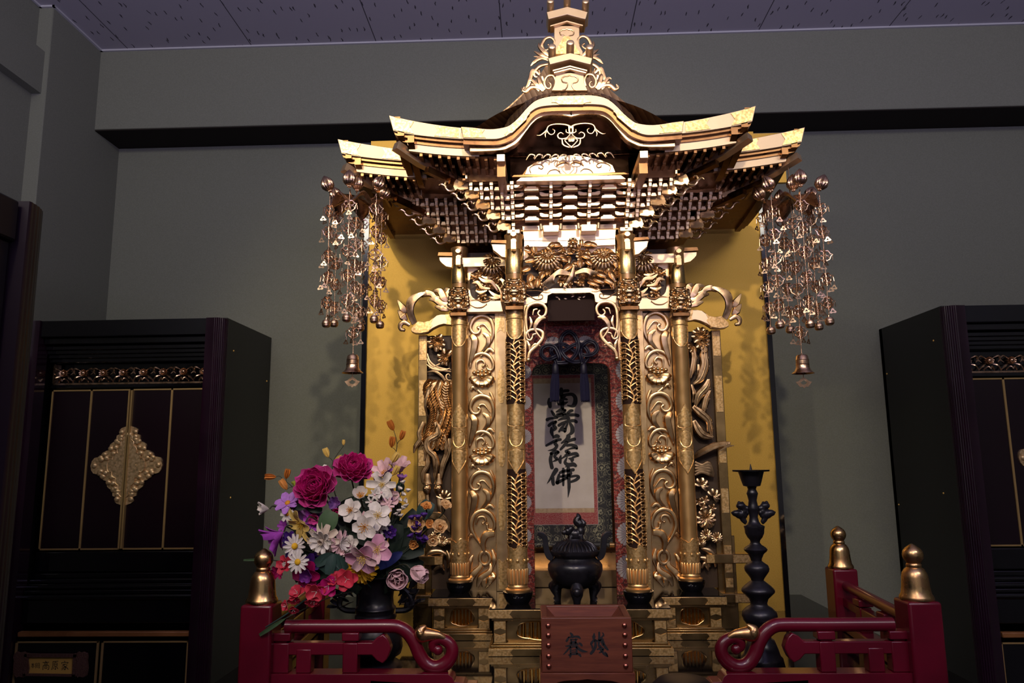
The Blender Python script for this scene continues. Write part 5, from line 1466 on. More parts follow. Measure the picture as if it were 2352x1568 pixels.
gb = MB().ribbon(T, B_, KY, KY+.020).build('gable_board', M['gold_board'], ROOF, bevel=.0008)
def offs(c, d):
    out = []; m = len(c)
    for i in range(m):
        a = c[max(i-1, 0)]; b = c[min(i+1, m-1)]
        tx, tz = b[0]-a[0], b[1]-a[1]; l_ = math.hypot(tx, tz) or 1
        out.append((c[i][0]-tz/l_*d, c[i][1]+tx/l_*d))
    return out
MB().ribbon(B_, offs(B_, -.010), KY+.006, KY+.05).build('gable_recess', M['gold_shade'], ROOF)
IN1 = [(1080, 349.5), (1110, 349), (1153.5, 346), (1172, 339), (1190, 327), (1208, 304), (1222, 286), (1238, 273), (1262, 266), (1290, 266), (1313, 270)]
OU1 = [(1074, 334), (1110, 335), (1146, 334), (1168, 324), (1184, 311), (1202, 290), (1218, 271), (1236, 260), (1262, 254), (1290, 253), (1313, 253)]
I_, O_ = full(IN1, KY+.022), full(OU1, KY+.022)
ib = MB().ribbon(O_, I_, KY+.022, KY+.036).build('inner_gable_board', M['gold_shade'], ROOF, bevel=.0008)
I2 = offs(I_, .007)
MB().ribbon(I2, I_, KY+.017, KY+.030).build('gable_bead', M['gold'], ib, bevel=.0015, seg=2)
# end plates and crest of the gable board
def along(px0, px1, w_):
    return
def kfit(pts):
    mb = MB().plate([D2(u, v, KY) for u, v in pts], KY-.002, KY+.001); build_each(mb, 'chased_fitting', M['chased_board'], gb)
    mb = MB().plate([(-a, b) for a, b in [D2(u, v, KY) for u, v in pts]], KY-.002, KY+.001); build_each(mb, 'chased_fitting', M['chased_board'], gb)
kfit([(1060.5, 293), (1086, 295), (1113, 298), (1107, 307), (1116, 317), (1090, 316.5), (1065, 315.5)])
def orn(px0, px1, wd):
    a, b = Vector((*D2(*px0, KY), 0)), Vector((*D2(*px1, KY), 0)); d = b-a; l_ = d.length; d /= l_; nn = Vector((-d.y, d.x, 0))
    up = []; dn = []
    for i in range(41):
        q = i/40; e = min(q, 1-q)
        h = wd*(.45+.55*min(1, e*5))*(1-.35*abs(math.sin(min(e*16, PI)))) if e < .2 else wd
        h = max(h, .0005)
        p = a+d*l_*q; up.append(p+nn*h); dn.append(p-nn*h)
    return [(p.x, p.y) for p in up]+[(p.x, p.y) for p in reversed(dn)]
for q in (orn((1161, 310.5), (1215, 259), .0068),):
    MB().plate(q, KY-.002, KY+.001).build('chased_fitting', M['chased_board'], gb)
    MB().plate([(-a, b) for a, b in q], KY-.002, KY+.001).build('chased_fitting', M['chased_board'], gb)
q = orn((1266, 232), (1311+46, 231.5), .0085); xm = sum(a for a, b in q)/len(q)
MB().plate([(a-xm, b) for a, b in q], KY-.002, KY+.001).build('chased_fitting', M['chased_board'], gb)
# shingled gable roof, twisted courses
base = offs(T, .001)
cum = [0.0]
for i in range(1, len(base)): cum.append(cum[-1]+math.hypot(base[i][0]-base[i-1][0], base[i][1]-base[i-1][1]))
tot = cum[-1]
def at_len(c, s):
    s = max(0, min(tot, s))
    for i in range(1, len(cum)):
        if cum[i] >= s:
            t = (s-cum[i-1])/max(1e-9, cum[i]-cum[i-1]); return (c[i-1][0]+(c[i][0]-c[i-1][0])*t, c[i-1][1]+(c[i][1]-c[i-1][1])*t)
    return c[-1]
big = [(x*1.0, z) for x, z in base]
big = offs(base, .040)
NS, NV = 300, 8
mb = MB(); vs = []
for j in range(NV+1):
    v = j/NV
    y = KY+.004+(.25)*v**1.2
    for i in range(NS+1):
        s_ = tot*i/NS
        a = at_len(base, s_); b = at_len(big, s_)
        k = min(1, v*2.2); k = math.sin(k*PI/2)
        bl = max(0.0, min(1.0, (min(s_, tot-s_)-.03)/.10))
        x = a[0]+(b[0]-a[0])*k*bl; z = a[1]+(b[1]-a[1])*k*bl
        sd = s_ if s_ < tot/2 else tot-s_
        saw = ((sd/.0135+v*2.6) % 1.0)*.0030
        z += saw if v < .99 else 0
        vs.append((x, y, z))
W_ = NS+1
mb.add(vs, [(j*W_+i, j*W_+i+1, (j+1)*W_+i+1, (j+1)*W_+i) for j in range(NV) for i in range(NS)])
mb.ribbon(base, offs(T, -.003), KY+.004, KY+.02)
mb.build('gable_shingles', M['shingle'], ROOF, sharp=20)
# lining under the gable roof
mb = MB(); c0 = offs(T, -.004)
n = len(c0)
mb.add([(x, KY+.02, z) for x, z in c0]+[(x, KY+.24, z) for x, z in c0], [(i, i+1, n+i+1, n+i) for i in range(n-1)])
mb.build('gable_lining', M['gold_shade'], ROOF)
# dark gable back, pendant and cloud-strut board
MB().plate(sym([(1311, 240), (1250, 248), (1190, 300), (1172, 345), (1172, 405), (1311, 405)], 1.63), 1.63, 1.64).build('gable_back', M['gold_shade'], ROOF)
for mi in (False, True):
    c = Carver(1000, 0, 3.647, 1.520, mi, -2*D2(1316, 320, 1.52)[0]*0)
    cx0 = 1150
    c.vol([(1150, 1080), (1110, 1055), (1060, 1045), (1000, 1045), (950, 1060), (935, 1095), (960, 1130), (990, 1125), (1000, 1100), (985, 1090)], [26, 22, 16, 14, 14, 14, 12, 10, 10, 9], rise=.003)
    c.st([(945, 1060), (925, 1100), (880, 1135), (848, 1135)], [8, 18, 14, 4], rise=.002); c.st([(935, 1100), (920, 1130), (925, 1155)], [6, 14, 4], rise=.002)
    c.vol([(1150, 1060), (1145, 1120), (1100, 1115), (1095, 1095)], [20, 18, 12, 10], rise=.004)
    c.vol([(1140, 1110), (1100, 1160), (1040, 1165), (1025, 1135), (1050, 1115), (1070, 1128)], [8, 16, 16, 14, 12, 10], rise=.003)
    c.vol([(1060, 1165), (1070, 1215), (1110, 1235), (1150, 1240)], [12, 18, 16, 10], rise=.003)
    c.st([(1150, 1240), (1120, 1220), (1085, 1180), (1120, 1165)], [14, 14, 12, 6], rise=.003)
    c.pet(1146, 1140, 90, 62, 40, .5, .004)
    c.mb.build('pendant_carving', M['gold'], ROOF)
kb = MB().plate(sym([(1311, 356), (1270, 362), (1234, 372), (1212, 384), (1206, 400), (1311, 402)], 1.60), 1.600, 1.612).build('cloud_board', M['gold_fascia'], ROOF, bevel=.0012, seg=2)
for mi in (False, True):
    c = Carver(1000, 0, 3.647, 1.599, mi)
    c.vol([(930, 1470), (960, 1430), (1010, 1420), (1040, 1440)], [5, 7, 7, 6], rise=.001, flat=.4); c.vol([(800, 1450), (790, 1410), (820, 1385), (870, 1375), (905, 1395), (890, 1415), (865, 1405)], [5, 6, 7, 7, 7, 7, 6], rise=.001, flat=.4)
    c.st([(1120, 1375), (1085, 1360), (1040, 1372), (1010, 1395)], [6, 12, 12, 6], rise=.002, flat=.5)
    c.mb.build('engraved_cloud', M['gold_shade'], kb)
    c = Carver(1000, 0, 3.647, 1.585, mi)
    for k in range(5): c.vol([(760+70*k, 1345-8*k), (790+70*k, 1300), (830+66*k, 1305), (825+66*k, 1330)], [10, 20, 16, 12], rise=.003)
    c.mb.build('cloud_carving', M['gold_dark'], ROOF)
MB().plate(sym([(1311, 404), (1196, 408), (1186, 416), (1311, 414)], 1.575), 1.575, 1.60).build('gable_tie_beam', M['gold_fascia'], ROOF, bevel=.001)
MB().plate(sym([(1311, 399), (1180, 402), (1176, 406), (1311, 405)], 1.585), 1.585, 1.63).build('gable_tie_beam', M['gold_shade'], ROOF)
# ------------------------------------------------------------------ ridge-end finials
def finial(cx0, Y, hat, under, body, motif, rods, scrolls, name, topx):
    xo = D2(1000+cx0/3.647, 150, Y)[0]
    def q(x, y): a = D2(1000+x/3.647, y/3.647, Y); return (a[0]-xo, a[1])
    b = MB().plate([q(*p) for p in body], Y, Y+.030).build(name, M['gold_board'], SH, bevel=.001)
    MB().plate([q(*p) for p in hat], Y-.022, Y+.035).build('finial_cap', M['gold_board'], b, bevel=.0012, seg=2)
    for pts in under:
        MB().ribbon([q(*p) for p in pts], [(a, z-.0028) for a, z in [q(*p) for p in pts]], Y-.010, Y+.02).build('cap_moulding', M['gold_fascia'], b)
    c = [(*q(*p), 0) for p in motif]
    mo = MB().tube([(p.x, Y-.0005, p.y) for p in bez(c, 5)], .0016, 7).build('keyhole_moulding', M['gold'], b)
    for (x, y, ln) in rods:
        a, z = q(x, y)
        rd = MB()
        rd.tube([(a, Y+.024, z-.020), (a, Y-.010, z-.004), (a, Y-.030, z+.007)], [.0082, .0084, .0084], 18)
        rd.ball((a, Y-.0300, z+.0070), (.0084, .0036, .0084), 18, 8, Matrix.Rotation(-.35, 3, 'X'))
        rd.build('ridge_rod', M['gold_fascia'], b)
    for mi in (False, True):
        cv = Carver(1000, 0, 3.647, Y+.006, mi, (xo if mi else -xo), 1.45)
        for kind, pts, wd in scrolls:
            (cv.vol if kind else cv.st)(pts, wd, rise=.004, ridge=(0 if kind else .4), flat=.7)
        cv.mb.build('scroll_fin', M['gold_dark'], b)
LOWS = ((1, [(1030, 735), (1040, 680), (1015, 640), (970, 645), (945, 690), (960, 740), (990, 745), (1000, 715), (985, 700)], [16, 18, 18, 18, 18, 16, 14, 12, 11]),
        (0, [(950, 760), (915, 720), (895, 660), (900, 640)], [18, 30, 20, 4]), (0, [(930, 770), (880, 720), (840, 680), (815, 690)], [16, 30, 20, 4]), (0, [(940, 690), (925, 650), (935, 625)], [10, 20, 4]),
        (1, [(940, 768), (880, 740), (830, 740), (790, 775), (765, 760), (775, 740)], [16, 30, 30, 26, 18, 14]), (0, [(900, 770), (840, 715), (825, 705)], [10, 20, 4]))
UPS = ((1, [(1010, 400), (1020, 350), (985, 320), (940, 335), (915, 385), (935, 425), (965, 420), (985, 395), (968, 382)], [18, 20, 20, 22, 22, 18, 14, 12, 11]),
       (0, [(1000, 490), (940, 450), (895, 400), (890, 365)], [14, 34, 24, 4]), (0, [(990, 500), (910, 470), (848, 435)], [12, 34, 4]), (0, [(985, 520), (900, 490), (845, 480)], [10, 22, 4]),
       (0, [(1000, 490), (900, 500), (850, 530), (822, 560)], [10, 26, 24, 6]), (1, [(990, 540), (900, 560), (850, 610), (860, 650), (895, 640), (892, 600)], [12, 26, 24, 18, 14, 12]),
       (0, [(900, 640), (840, 600), (815, 680), (790, 740), (745, 770)], [10, 28, 30, 24, 5]), (0, [(870, 720), (830, 740), (760, 760), (745, 740)], [16, 26, 22, 8]), (0, [(960, 640), (890, 700), (850, 760)], [20, 34, 10]))
mot = lambda c, y, s: [(c-s*65, y+s*125), (c-s*40, y+s*118), (c-s*22, y+s*90), (c-s*25, y+s*62), (c-s*62, y+s*52), (c-s*72, y+s*25), (c-s*50, y+s*4), (c-s*20, y), (c, y-s*8), (c+s*20, y), (c+s*50, y+s*4), (c+s*72, y+s*25), (c+s*62, y+s*52), (c+s*25, y+s*62), (c+s*22, y+s*90), (c+s*40, y+s*118), (c+s*65, y+s*125)]
finial(1158, 1.50, [(973, 530), (1060, 508), (1158, 486), (1256, 508), (1342, 530), (1328, 585), (1270, 572), (1158, 543), (1048, 570), (990, 585)], [[(1015, 605), (1158, 568), (1300, 605)], [(1025, 622), (1158, 588), (1290, 622)]], [(1036, 610), (1278, 610), (1278, 690), (1310, 757), (1002, 757), (1036, 690)], mot(1158, 638, .95), [(1008, 478, 0), (1158, 446, 0), (1318, 482, 0)], LOWS, 'gable_finial', 0)
finial(1123, 1.63, [(952, 145), (1030, 125), (1123, 100), (1216, 122), (1294, 145), (1276, 206), (1225, 195), (1123, 166), (1030, 190), (968, 206)], [[(985, 232), (1123, 192), (1255, 228)]], [(1016, 215), (1230, 215), (1230, 380), (1258, 430), (1258, 640), (988, 640), (988, 430), (1016, 380)], mot(1123, 250, .82), [(985, 95, 0), (1123, 65, 0), (1275, 98, 0)], UPS, 'ridge_finial', 0)
xo = D2(1316, 120, 1.55)[0]
MB().prism([(D2(1000+x/3.647, y/3.647, 1.55)[0]-xo, 1.53, D2(1000+x/3.647, y/3.647, 1.55)[1]) for x, y in ((1112, 345), (1160, 345), (1250, 490), (1030, 490))], (0, .11, 0)).build('gable_ridge', M['chased'], ROOF)
# ------------------------------------------------------------------ inside of the shrine
SHP = SH
MB().span(-.30, .30, 2.030, 2.040, PT, H+.56).build('rear_board', M['gold_shade'], SH)
for sx in (-1, 1):
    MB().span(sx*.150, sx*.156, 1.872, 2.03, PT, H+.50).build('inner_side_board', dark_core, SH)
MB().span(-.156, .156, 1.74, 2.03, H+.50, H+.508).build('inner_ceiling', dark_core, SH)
for Y0, v1, v0 in ((1.985, 1268, 1307), (1.900, 1310, 1347)):
    MB().span(-.148, .148, Y0, 2.025, ZV(v0, Y0)-.002 if Y0 > 1.95 else PT, ZV(v1, Y0)).build('inner_step', M['gold'], SH, bevel=.0015)
MB().span(-.148, .148, 1.93, 2.0, PT, PT+.004).build('inner_floor', M['black'], SH)

# hanging scroll -------------------------------------------------------------------------
SYY = 1.955
t = thing('hanging_scroll', 'hanging scroll of black brush calligraphy on pale paper inside the golden shrine', 'scroll', D(1295, 1240, SYY))
def Sq(u0, u1, v0, v1, y, d=.0012, name='x', m=None, parent=None):
    q = [D2(u0, v0, y), D2(u1, v0, y), D2(u1, v1, y), D2(u0, v1, y)]
    zc0 = (q[2][1]+q[3][1])/2; zc1 = (q[0][1]+q[1][1])/2; xa = (q[0][0]+q[3][0])/2; xb = (q[1][0]+q[2][0])/2
    return MB().span(xa, xb, y, y+d, zc0, zc1).build(name, m, parent or t)
mt = Sq(1206, 1400, 770, 1246, SYY, .0016, 'brocade_mount', M['black_brocade'])
Sq(1218.5, 1370, 860, 1205, SYY-.0006, .0006, 'white_edge', M['crest'], mt)
bb = Sq(1219.5, 1369, 861, 1204, SYY-.0010, .0010, 'scarlet_border', M['border_brocade'], mt)
Sq(1227, 1361, 868, 1177, SYY-.0014, .0006, 'beige_band', M['beige'], bb)
pp = Sq(1227, 1361, 880, 1167, SYY-.0018, .0008, 'paper', M['paper'], bb)
ink = MB()
YI = SYY-.0022
def ist(u0, v0, sc, pts, wd, y=YI):
    k = (P(1300, 1000, y)-P(1299, 1000, y)).length/sc
    stroke(ink, [D2(u0+a/sc, v0+b/sc, y) for a, b in pts], [q*k*1.32 for q in (wd if hasattr(wd, '__len__') else [wd]*len(pts))], y, .0002)
SA = [([(550, 150), (545, 250), (560, 340)], [70, 85, 70]), ([(560, 215), (640, 195), (725, 190)], [60, 62, 60]), ([(245, 410), (245, 500), (262, 600)], [60, 92, 70]),
 ([(560, 310), (700, 290), (830, 285), (905, 360), (912, 480), (870, 565), (800, 585), (700, 560)], [50, 60, 66, 80, 90, 84, 50, 12]),
 ([(650, 310), (600, 380), (695, 415)], [60, 60, 40]), ([(560, 370), (530, 460)], [50, 60]), ([(445, 490), (490, 540), (570, 500), (630, 515), (715, 480)], [14, 50, 84, 66, 20]), ([(580, 420), (575, 560), (580, 660)], [70, 70, 64]),
 ([(425, 735), (500, 700), (590, 640)], [30, 60, 64]), ([(640, 695), (560, 760), (440, 800)], [56, 56, 40]), ([(650, 690), (625, 760)], [50, 50]), ([(835, 700), (780, 715), (690, 775)], [50, 66, 36]),
 ([(440, 850), (560, 815), (700, 812), (900, 812), (980, 830)], [56, 76, 66, 60, 66]), ([(590, 720), (650, 860)], [70, 80]), ([(465, 955), (560, 912), (680, 892), (735, 900)], [16, 50, 64, 74]),
 ([(300, 715), (350, 790), (400, 860)], [40, 62, 40]), ([(190, 935), (260, 905), (450, 885)], [70, 50, 40]),
 ([(235, 1085), (300, 1030), (400, 990)], [64, 60, 56]), ([(410, 990), (360, 1080), (400, 1150), (360, 1200)], [56, 64, 74, 50]), ([(300, 1150), (300, 1250), (330, 1350)], [50, 74, 40]),
 ([(490, 1080), (600, 1020), (750, 972), (880, 960), (935, 990)], [60, 60, 60, 62, 66]), ([(650, 1040), (560, 1150), (495, 1240)], [30, 56, 40]), ([(560, 1180), (640, 1200), (640, 1240)], [80, 80, 50]), ([(710, 1040), (665, 1150), (640, 1220)], [40, 50, 64]),
 ([(770, 1020), (830, 1130), (832, 1240), (775, 1305), (680, 1335)], [50, 80, 88, 52, 8])]
for a, b in SA: ist(1240, 880, 11.2, a, b)
SB = [([(330, 40), (400, 12), (445, 20)], [50, 74, 60]), ([(495, 95), (400, 110), (250, 185), (155, 240)], [50, 56, 46, 42]), ([(430, 100), (360, 190), (405, 240), (350, 325), (190, 362)], [40, 56, 64, 54, 6]),
 ([(685, 30), (640, 95), (520, 180)], [86, 66, 30]), ([(830, 85), (730, 115), (650, 160)], [62, 56, 40]), ([(670, 130), (590, 230), (495, 335)], [56, 60, 40]), ([(650, 235), (760, 225), (860, 260), (885, 300)], [50, 56, 66, 50]), ([(890, 310), (780, 300), (590, 367)], [40, 40, 5]),
 ([(270, 430), (380, 385), (440, 400)], [60, 64, 56]), ([(430, 400), (350, 500), (415, 565), (310, 625)], [56, 50, 56, 14]), ([(285, 440), (255, 580), (290, 765)], [56, 66, 70]),
 ([(640, 380), (690, 420)], [70, 84]), ([(690, 430), (580, 467)], [40, 6]), ([(505, 480), (480, 580), (492, 650)], [24, 70, 44]), ([(510, 560), (620, 490), (740, 452), (870, 432), (915, 480)], [20, 42, 54, 60, 50]), ([(885, 490), (790, 525)], [40, 40]), ([(690, 550), (770, 565), (770, 600)], [16, 74, 60]),
 ([(655, 520), (605, 640), (680, 702), (800, 690), (855, 720)], [20, 60, 74, 76, 60]), ([(660, 720), (595, 767)], [36, 4]),
 ([(390, 825), (330, 920), (170, 1160)], [86, 74, 6]), ([(310, 1000), (312, 1100), (325, 1170)], [60, 66, 56]), ([(480, 895), (560, 855), (700, 835), (800, 820)], [44, 54, 54, 60]), ([(562, 800), (562, 1000), (562, 1190)], [50, 52, 40]), ([(680, 775), (692, 1000), (700, 1250), (675, 1490)], [64, 64, 60, 5]),
 ([(750, 880), (740, 930), (600, 965), (500, 985)], [36, 40, 42, 40]), ([(460, 945), (415, 1125)], [50, 70]), ([(420, 1130), (600, 1040), (700, 1012)], [66, 44, 40]), ([(600, 1010), (740, 985), (880, 965), (928, 1000), (860, 1065), (740, 1112)], [30, 42, 44, 60, 54, 40])]
for a, b in SB: ist(1240, 1000, 10.45, a, b)
ink.build('calligraphy', M['ink'], pp)
a, b = D(1207, 1251, SYY), D(1400, 1251, SYY)
rl = MB().tube([a, b], .0075, 14).build('roller', M['black_brocade'], t)
MB().tube([(a[0]-.012, SYY, a[2]), (a[0], SYY, a[2])], .006, 12).build('roller_knob', M['gold_pillar'], rl)
MB().tube([(b[0]+.012, SYY, b[2]), (b[0], SYY, b[2])], .006, 12).build('roller_knob', M['gold_pillar'], rl)
a = D(1300, 770, SYY)
MB().span(D(1206, 770, SYY)[0], D(1400, 770, SYY)[0], SYY-.004, SYY+.006, a[2]-.004, a[2]+.006).tube([(a[0], SYY, a[2]+.005), (a[0], 2.03, a[2]+.05)], .0012, 6).build('top_rod', M['plum'], t)

# brocade curtain frame ------------------------------------------------------------------
CY_ = 1.790
t = thing('brocade_curtain', 'red chrysanthemum brocade curtain with an arched opening inside the shrine', 'curtain', (0, CY_, PT))
zt, zb, zo = ZV(708, CY_), PT+.001, H+.228
ho, hi, rc = .146, .0945, .022
vs = [(-ho, zb), (-ho, zt), (ho, zt), (ho, zb), (hi, zb)]
arc = [(hi-.0+0*k, zo-rc+0) for k in ()]
for k in range(13):
    a = PI/2*k/12; vs.append((hi-rc+rc*math.cos(a), zo-rc+rc*math.sin(a)))
vs.append((.03, zo+.002)); vs.append((-.03, zo+.002))
for k in range(13):
    a = PI/2*k/12; vs.append((-hi+rc-rc*math.sin(a), zo-rc+rc*math.cos(a)))
vs.append((-hi, zb))
cb = MB().plate(vs, CY_, CY_+.004).build('curtain_cloth', M['red_brocade'], t, bevel=.001)
fan = MB(); fl = MB()
def crest(u, v, R, a0, a1):
    c = D(u, v, CY_-.0006); n = int(abs(a1-a0)/15)
    for k in range(n):
        p0 = math.radians(a0+(a1-a0)*(k+.06)/n); p1 = math.radians(a0+(a1-a0)*(k+.94)/n); pm = (p0+p1)/2
        q = [(c[0]+R*.10*math.cos(pm), c[2]+R*.10*math.sin(pm)), (c[0]+R*.92*math.cos(p0), c[2]+R*.92*math.sin(p0)), (c[0]+R*math.cos(pm), c[2]+R*math.sin(pm)), (c[0]+R*.92*math.cos(p1), c[2]+R*.92*math.sin(p1))]
        q = [(min(max(x, -ho+.001), ho-.001), z) for x, z in q]
        fan.plate(q, CY_-.0008, CY_)
crest(1270.4, 792, .0215, 0, 180); crest(1344, 790, .0215, 0, 180)
for v in (850, 920, 998, 1074, 1149, 1226, 1302):
    crest(1441 if v < 1000 else 1444, v, .029, 92, 268)
    crest(1204, v+4, .018, -88, 88)
build_each(fan, 'chrysanthemum_crests', M['crest'], cb)

# knotted cord with two tassels ----------------------------------------------------------
KY_ = 1.778
t = thing('cord_knot', 'navy silk cord tied in a looped knot with two tassels before the curtain', 'cord', D(1309, 790, KY_))
cv = Carver(1220, 730, 7.84, KY_)
def cord(pts, dep, twin=True):
    c = [cv.p(a, b, d*.004) for (a, b), d in zip(pts, dep)]
    q = bez(c, 9)
    m = len(q)
    for s_ in (-1, 1):
        pp_ = []
        for i in range(m):
            tg = (q[min(i+1, m-1)]-q[max(i-1, 0)]).normalized(); nn = tg.cross(Vector(FRONT)).normalized()
            pp_.append(q[i]+nn*s_*.0025)
        cv.mb.tube(pp_, .0027, 9)
cord([(460, 820), (410, 700), (355, 600), (430, 510), (560, 480), (680, 530), (820, 620), (960, 680), (1100, 660), (1185, 570), (1150, 460), (1050, 420), (950, 470), (890, 560), (890, 680), (930, 810)], [1, 0, 2, 0, 2, 1, 0, 2, 1, 1, 1, 1, 2, 0, 2, 1])
cord([(490, 800), (510, 720), (430, 540), (300, 500), (195, 560), (190, 680), (290, 750), (400, 720), (520, 650), (650, 560), (780, 490), (900, 480), (1000, 570), (1030, 680), (960, 790), (910, 800)], [0, 2, 1, 1, 1, 1, 1, 2, 0, 1, 2, 0, 1, 1, 0, 2])
cord([(520, 540), (530, 420), (580, 310), (670, 255), (760, 300), (830, 420), (840, 560), (790, 680), (680, 780), (560, 810), (470, 810)], [1, 1, 1, 1, 1, 1, 2, 1, 0, 1, 1])
cord([(520, 500), (550, 620), (640, 740), (760, 790), (900, 780)], [2, 1, 2, 0, 0])
cv.mb.build('knot', M['navy'], t)
for x0, x1 in ((435, 420), (945, 975)):
    ts = MB()
    c = cv.p(x0, 860); e = cv.p(x1, 1500)
    ts.lathe([(.003, c.z+.008), (.0065, c.z+.004), (.0085, c.z-.004), (.0088, c.z-.016), (.0075, c.z-.020)], (c.x, CY_-.012, 0), 20)
    o = ts.build('tassel_head', M['navy'], t)
    th = MB()
    ang = 0
    for k in range(60):
        a = 2*PI*k*.618; r0 = .0078*math.sqrt((k+.5)/60); r1 = .0102*math.sqrt((k+.5)/60)
        th.tube([(c.x+r0*math.cos(a), CY_-.012+r0*math.sin(a)*.8, c.z-.018), (c.x+(e.x-c.x)*.5+r1*math.cos(a), CY_-.012+r1*math.sin(a)*.7, (c.z+e.z)/2), (e.x+r1*1.05*math.cos(a), CY_-.012+r1*math.sin(a)*.75, e.z+random.uniform(-.0015, .003))], .0011, 5)
    th.build('tassel_fringe', M['navy_thread'], o)['kind'] = 'stuff'

# ------------------------------------------------------------------ incense burner
IY = 1.712
ux = P(1321, 1300, IY).x
kk = (P(1321, 1300, IY)-P(1320, 1300, IY)).length
t = thing('incense_burner', 'blue-black bronze incense burner with tall ears and a lion-topped pierced lid', 'incense burner', (ux, IY, PT))
def zi(v): return ZV(v, IY, 1321)
B_pr = [(1353, 8), (1350, 24), (1346, 37), (1336, 49), (1322, 58), (1307, 63), (1296, 62.5), (1288, 57), (1283, 50), (1279, 47.5), (1275, 50), (1271, 54.5), (1268, 55), (1267, 50)]
pr = [(hw*kk, zi(v)) for v, hw in B_pr]
bowl = MB().lathe(pr, (ux, IY, 0), 48).build('bowl', M['bronze'], t, sharp=60)
lg = MB()
for k in range(3):
    a = -PI/2+2*PI*k/3
    def q(r_, z): return (ux+r_*math.cos(a), IY+r_*math.sin(a), z)
    l_ = MB().tube([q(.040, zi(1335)), q(.048, zi(1347)), q(.050, zi(1358)), q(.046, zi(1370)), q(.046, PT+.003), q(.049, PT)], [.012, .015, .013, .0085, .0075, .009], 12)
    l_.ball(q(.059, zi(1350)), (.009, .008, .010), 10, 8)
    l_.build('leg', M['bronze'], t)
for s_ in (-1, 1):
    pts = [(1372, 1282), (1380, 1276), (1386, 1262), (1388, 1246), (1390, 1234), (1396, 1227), (1406, 1224)]
    xs = [(ux+s_*(u-1321)*kk, zi(v)) for u, v in pts]
    c = bez([(a, 0, b) for a, b in xs], 6)
    up = [(p.x, p.z) for p in c]; w_ = lerp_list([.005, .007, .0065, .006, .0065, .006, .004], len(c))
    def off(sg):
        out = []
        for i, p in enumerate(c):
            tg = (c[min(i+1, len(c)-1)]-c[max(i-1, 0)]).normalized(); out.append((p.x-tg.z*w_[i]*sg, p.z+tg.x*w_[i]*sg))
        return out
    MB().ribbon(off(1), off(-1), IY-.011, IY+.011).build('ear_handle', M['bronze'], t, bevel=.0015, seg=2)
lid = MB().lathe([(55*kk, zi(1268)), (55.5*kk, zi(1264)), (51*kk, zi(1262)), (50*kk, zi(1260)), (30*kk, zi(1246)), (26*kk, zi(1242)), (22*kk, zi(1240)), (20*kk, zi(1236)), (0, zi(1235))], (ux, IY, 0), 40)
for k in range(30):
    a = 2*PI*k/30
    lid.tube([(ux+r_*kk*math.cos(a), IY+r_*kk*math.sin(a), zi(v)) for r_, v in ((51, 1262), (47, 1254), (39, 1247.5), (27, 1242))], [.0018, .0024, .0024, .0016], 6)
lo = lid.build('pierced_lid', M['bronze'], t, sharp=50)
zz = zi(1237)
me = blob_mesh('lion', [((0, 0, .012), (.017, .011, .012)), ((-.017, -.004, .019), (.0095, .0095, .0095)), ((-.025, -.007, .016), (.006, .006, .005)), ((.012, 0, .018), (.010, .010, .011)), ((-.018, .003, .028), (.006, .006, .004)), ((-.010, -.002, .024), (.008, .009, .008))],
    [([(-.010, -.006, .008), (-.012, -.008, 0)], [.005, .0045]), ([(-.012, .006, .008), (-.014, .008, 0)], [.005, .0045]), ([(.012, -.006, .010), (.014, -.008, 0)], [.006, .0045]), ([(.012, .006, .010), (.014, .008, 0)], [.006, .0045]),
     (bez([(.012, 0, .024), (.010, 0, .034), (.004, 0, .040), (.008, 0, .050), (.005, 0, .058)], 4), lerp_list([.006, .010, .009, .007, .001], 17)), (bez([(.014, 0, .028), (.020, 0, .036), (.013, 0, .046)], 4), lerp_list([.005, .006, .001], 9)), ([(-.024, -.010, .020), (-.029, -.010, .017)], [.002, .003])], .0011, M['bronze'], 1)
o = link(bpy.data.objects.new('lion_knob', me)); o.parent = lo; o.location = Vector((ux+.002, IY, zz-.002))-t.location

# ------------------------------------------------------------------ candlestick
KX, KYY = P(1750, 1500, 1.56).x, 1.56
t = thing('candlestick', 'tall blue-black bronze candlestick of stacked bulbs beside the gold screen', 'candlestick', (KX, KYY, TT))
k2 = (P(1748, 1300, KYY)-P(1747, 1300, KYY)).length/3.267
def zc_(y): return max(TT, ZV(1060+y/3.267, KYY, 1748))
PR = [(62, 20), (66, 134), (60, 138), (72, 137), (76, 96), (100, 88), (150, 74), (180, 64), (187, 36), (205, 30), (225, 38), (238, 43), (252, 38), (290, 30), (325, 36), (345, 43), (358, 43), (372, 38), (415, 31), (448, 38), (470, 52), (480, 76), (490, 77), (500, 73), (535, 70), (565, 56), (588, 38), (605, 34), (622, 46), (640, 74), (655, 87), (668, 82), (690, 58), (725, 42), (742, 40), (752, 52), (775, 84), (798, 92), (820, 88), (860, 60), (880, 47), (890, 46), (900, 60), (930, 96), (955, 120), (968, 122), (978, 118), (1025, 72), (1058, 60), (1075, 64), (1095, 96), (1125, 124), (1155, 130), (1185, 122), (1245, 78), (1285, 66), (1303, 64), (1312, 74), (1320, 74), (1335, 96), (1395, 118), (1450, 134), (1468, 150), (1480, 152), (1530, 162), (1560, 162)]
prof = [(hw*k2, zc_(y)) for y, hw in PR]
pl_ = [p for p in prof if True]
body = MB().lathe(list(reversed(prof[2:])), (KX, KYY, 0), 44).build('stem', M['bronze'], t, sharp=50)
pn = MB().lathe([(0, zc_(70)), (120*k2, zc_(69)), (138*k2, zc_(60)), (137*k2, zc_(72)), (96*k2, zc_(76))], (KX, KYY, 0), 44)
pn.build('drip_pan', M['bronze'], t, sharp=50)
MB().tube([(KX, KYY, zc_(70)), (KX, KYY, zc_(16))], [.0035, .0006], 8).build('candle_spike', M['bronze'], t)
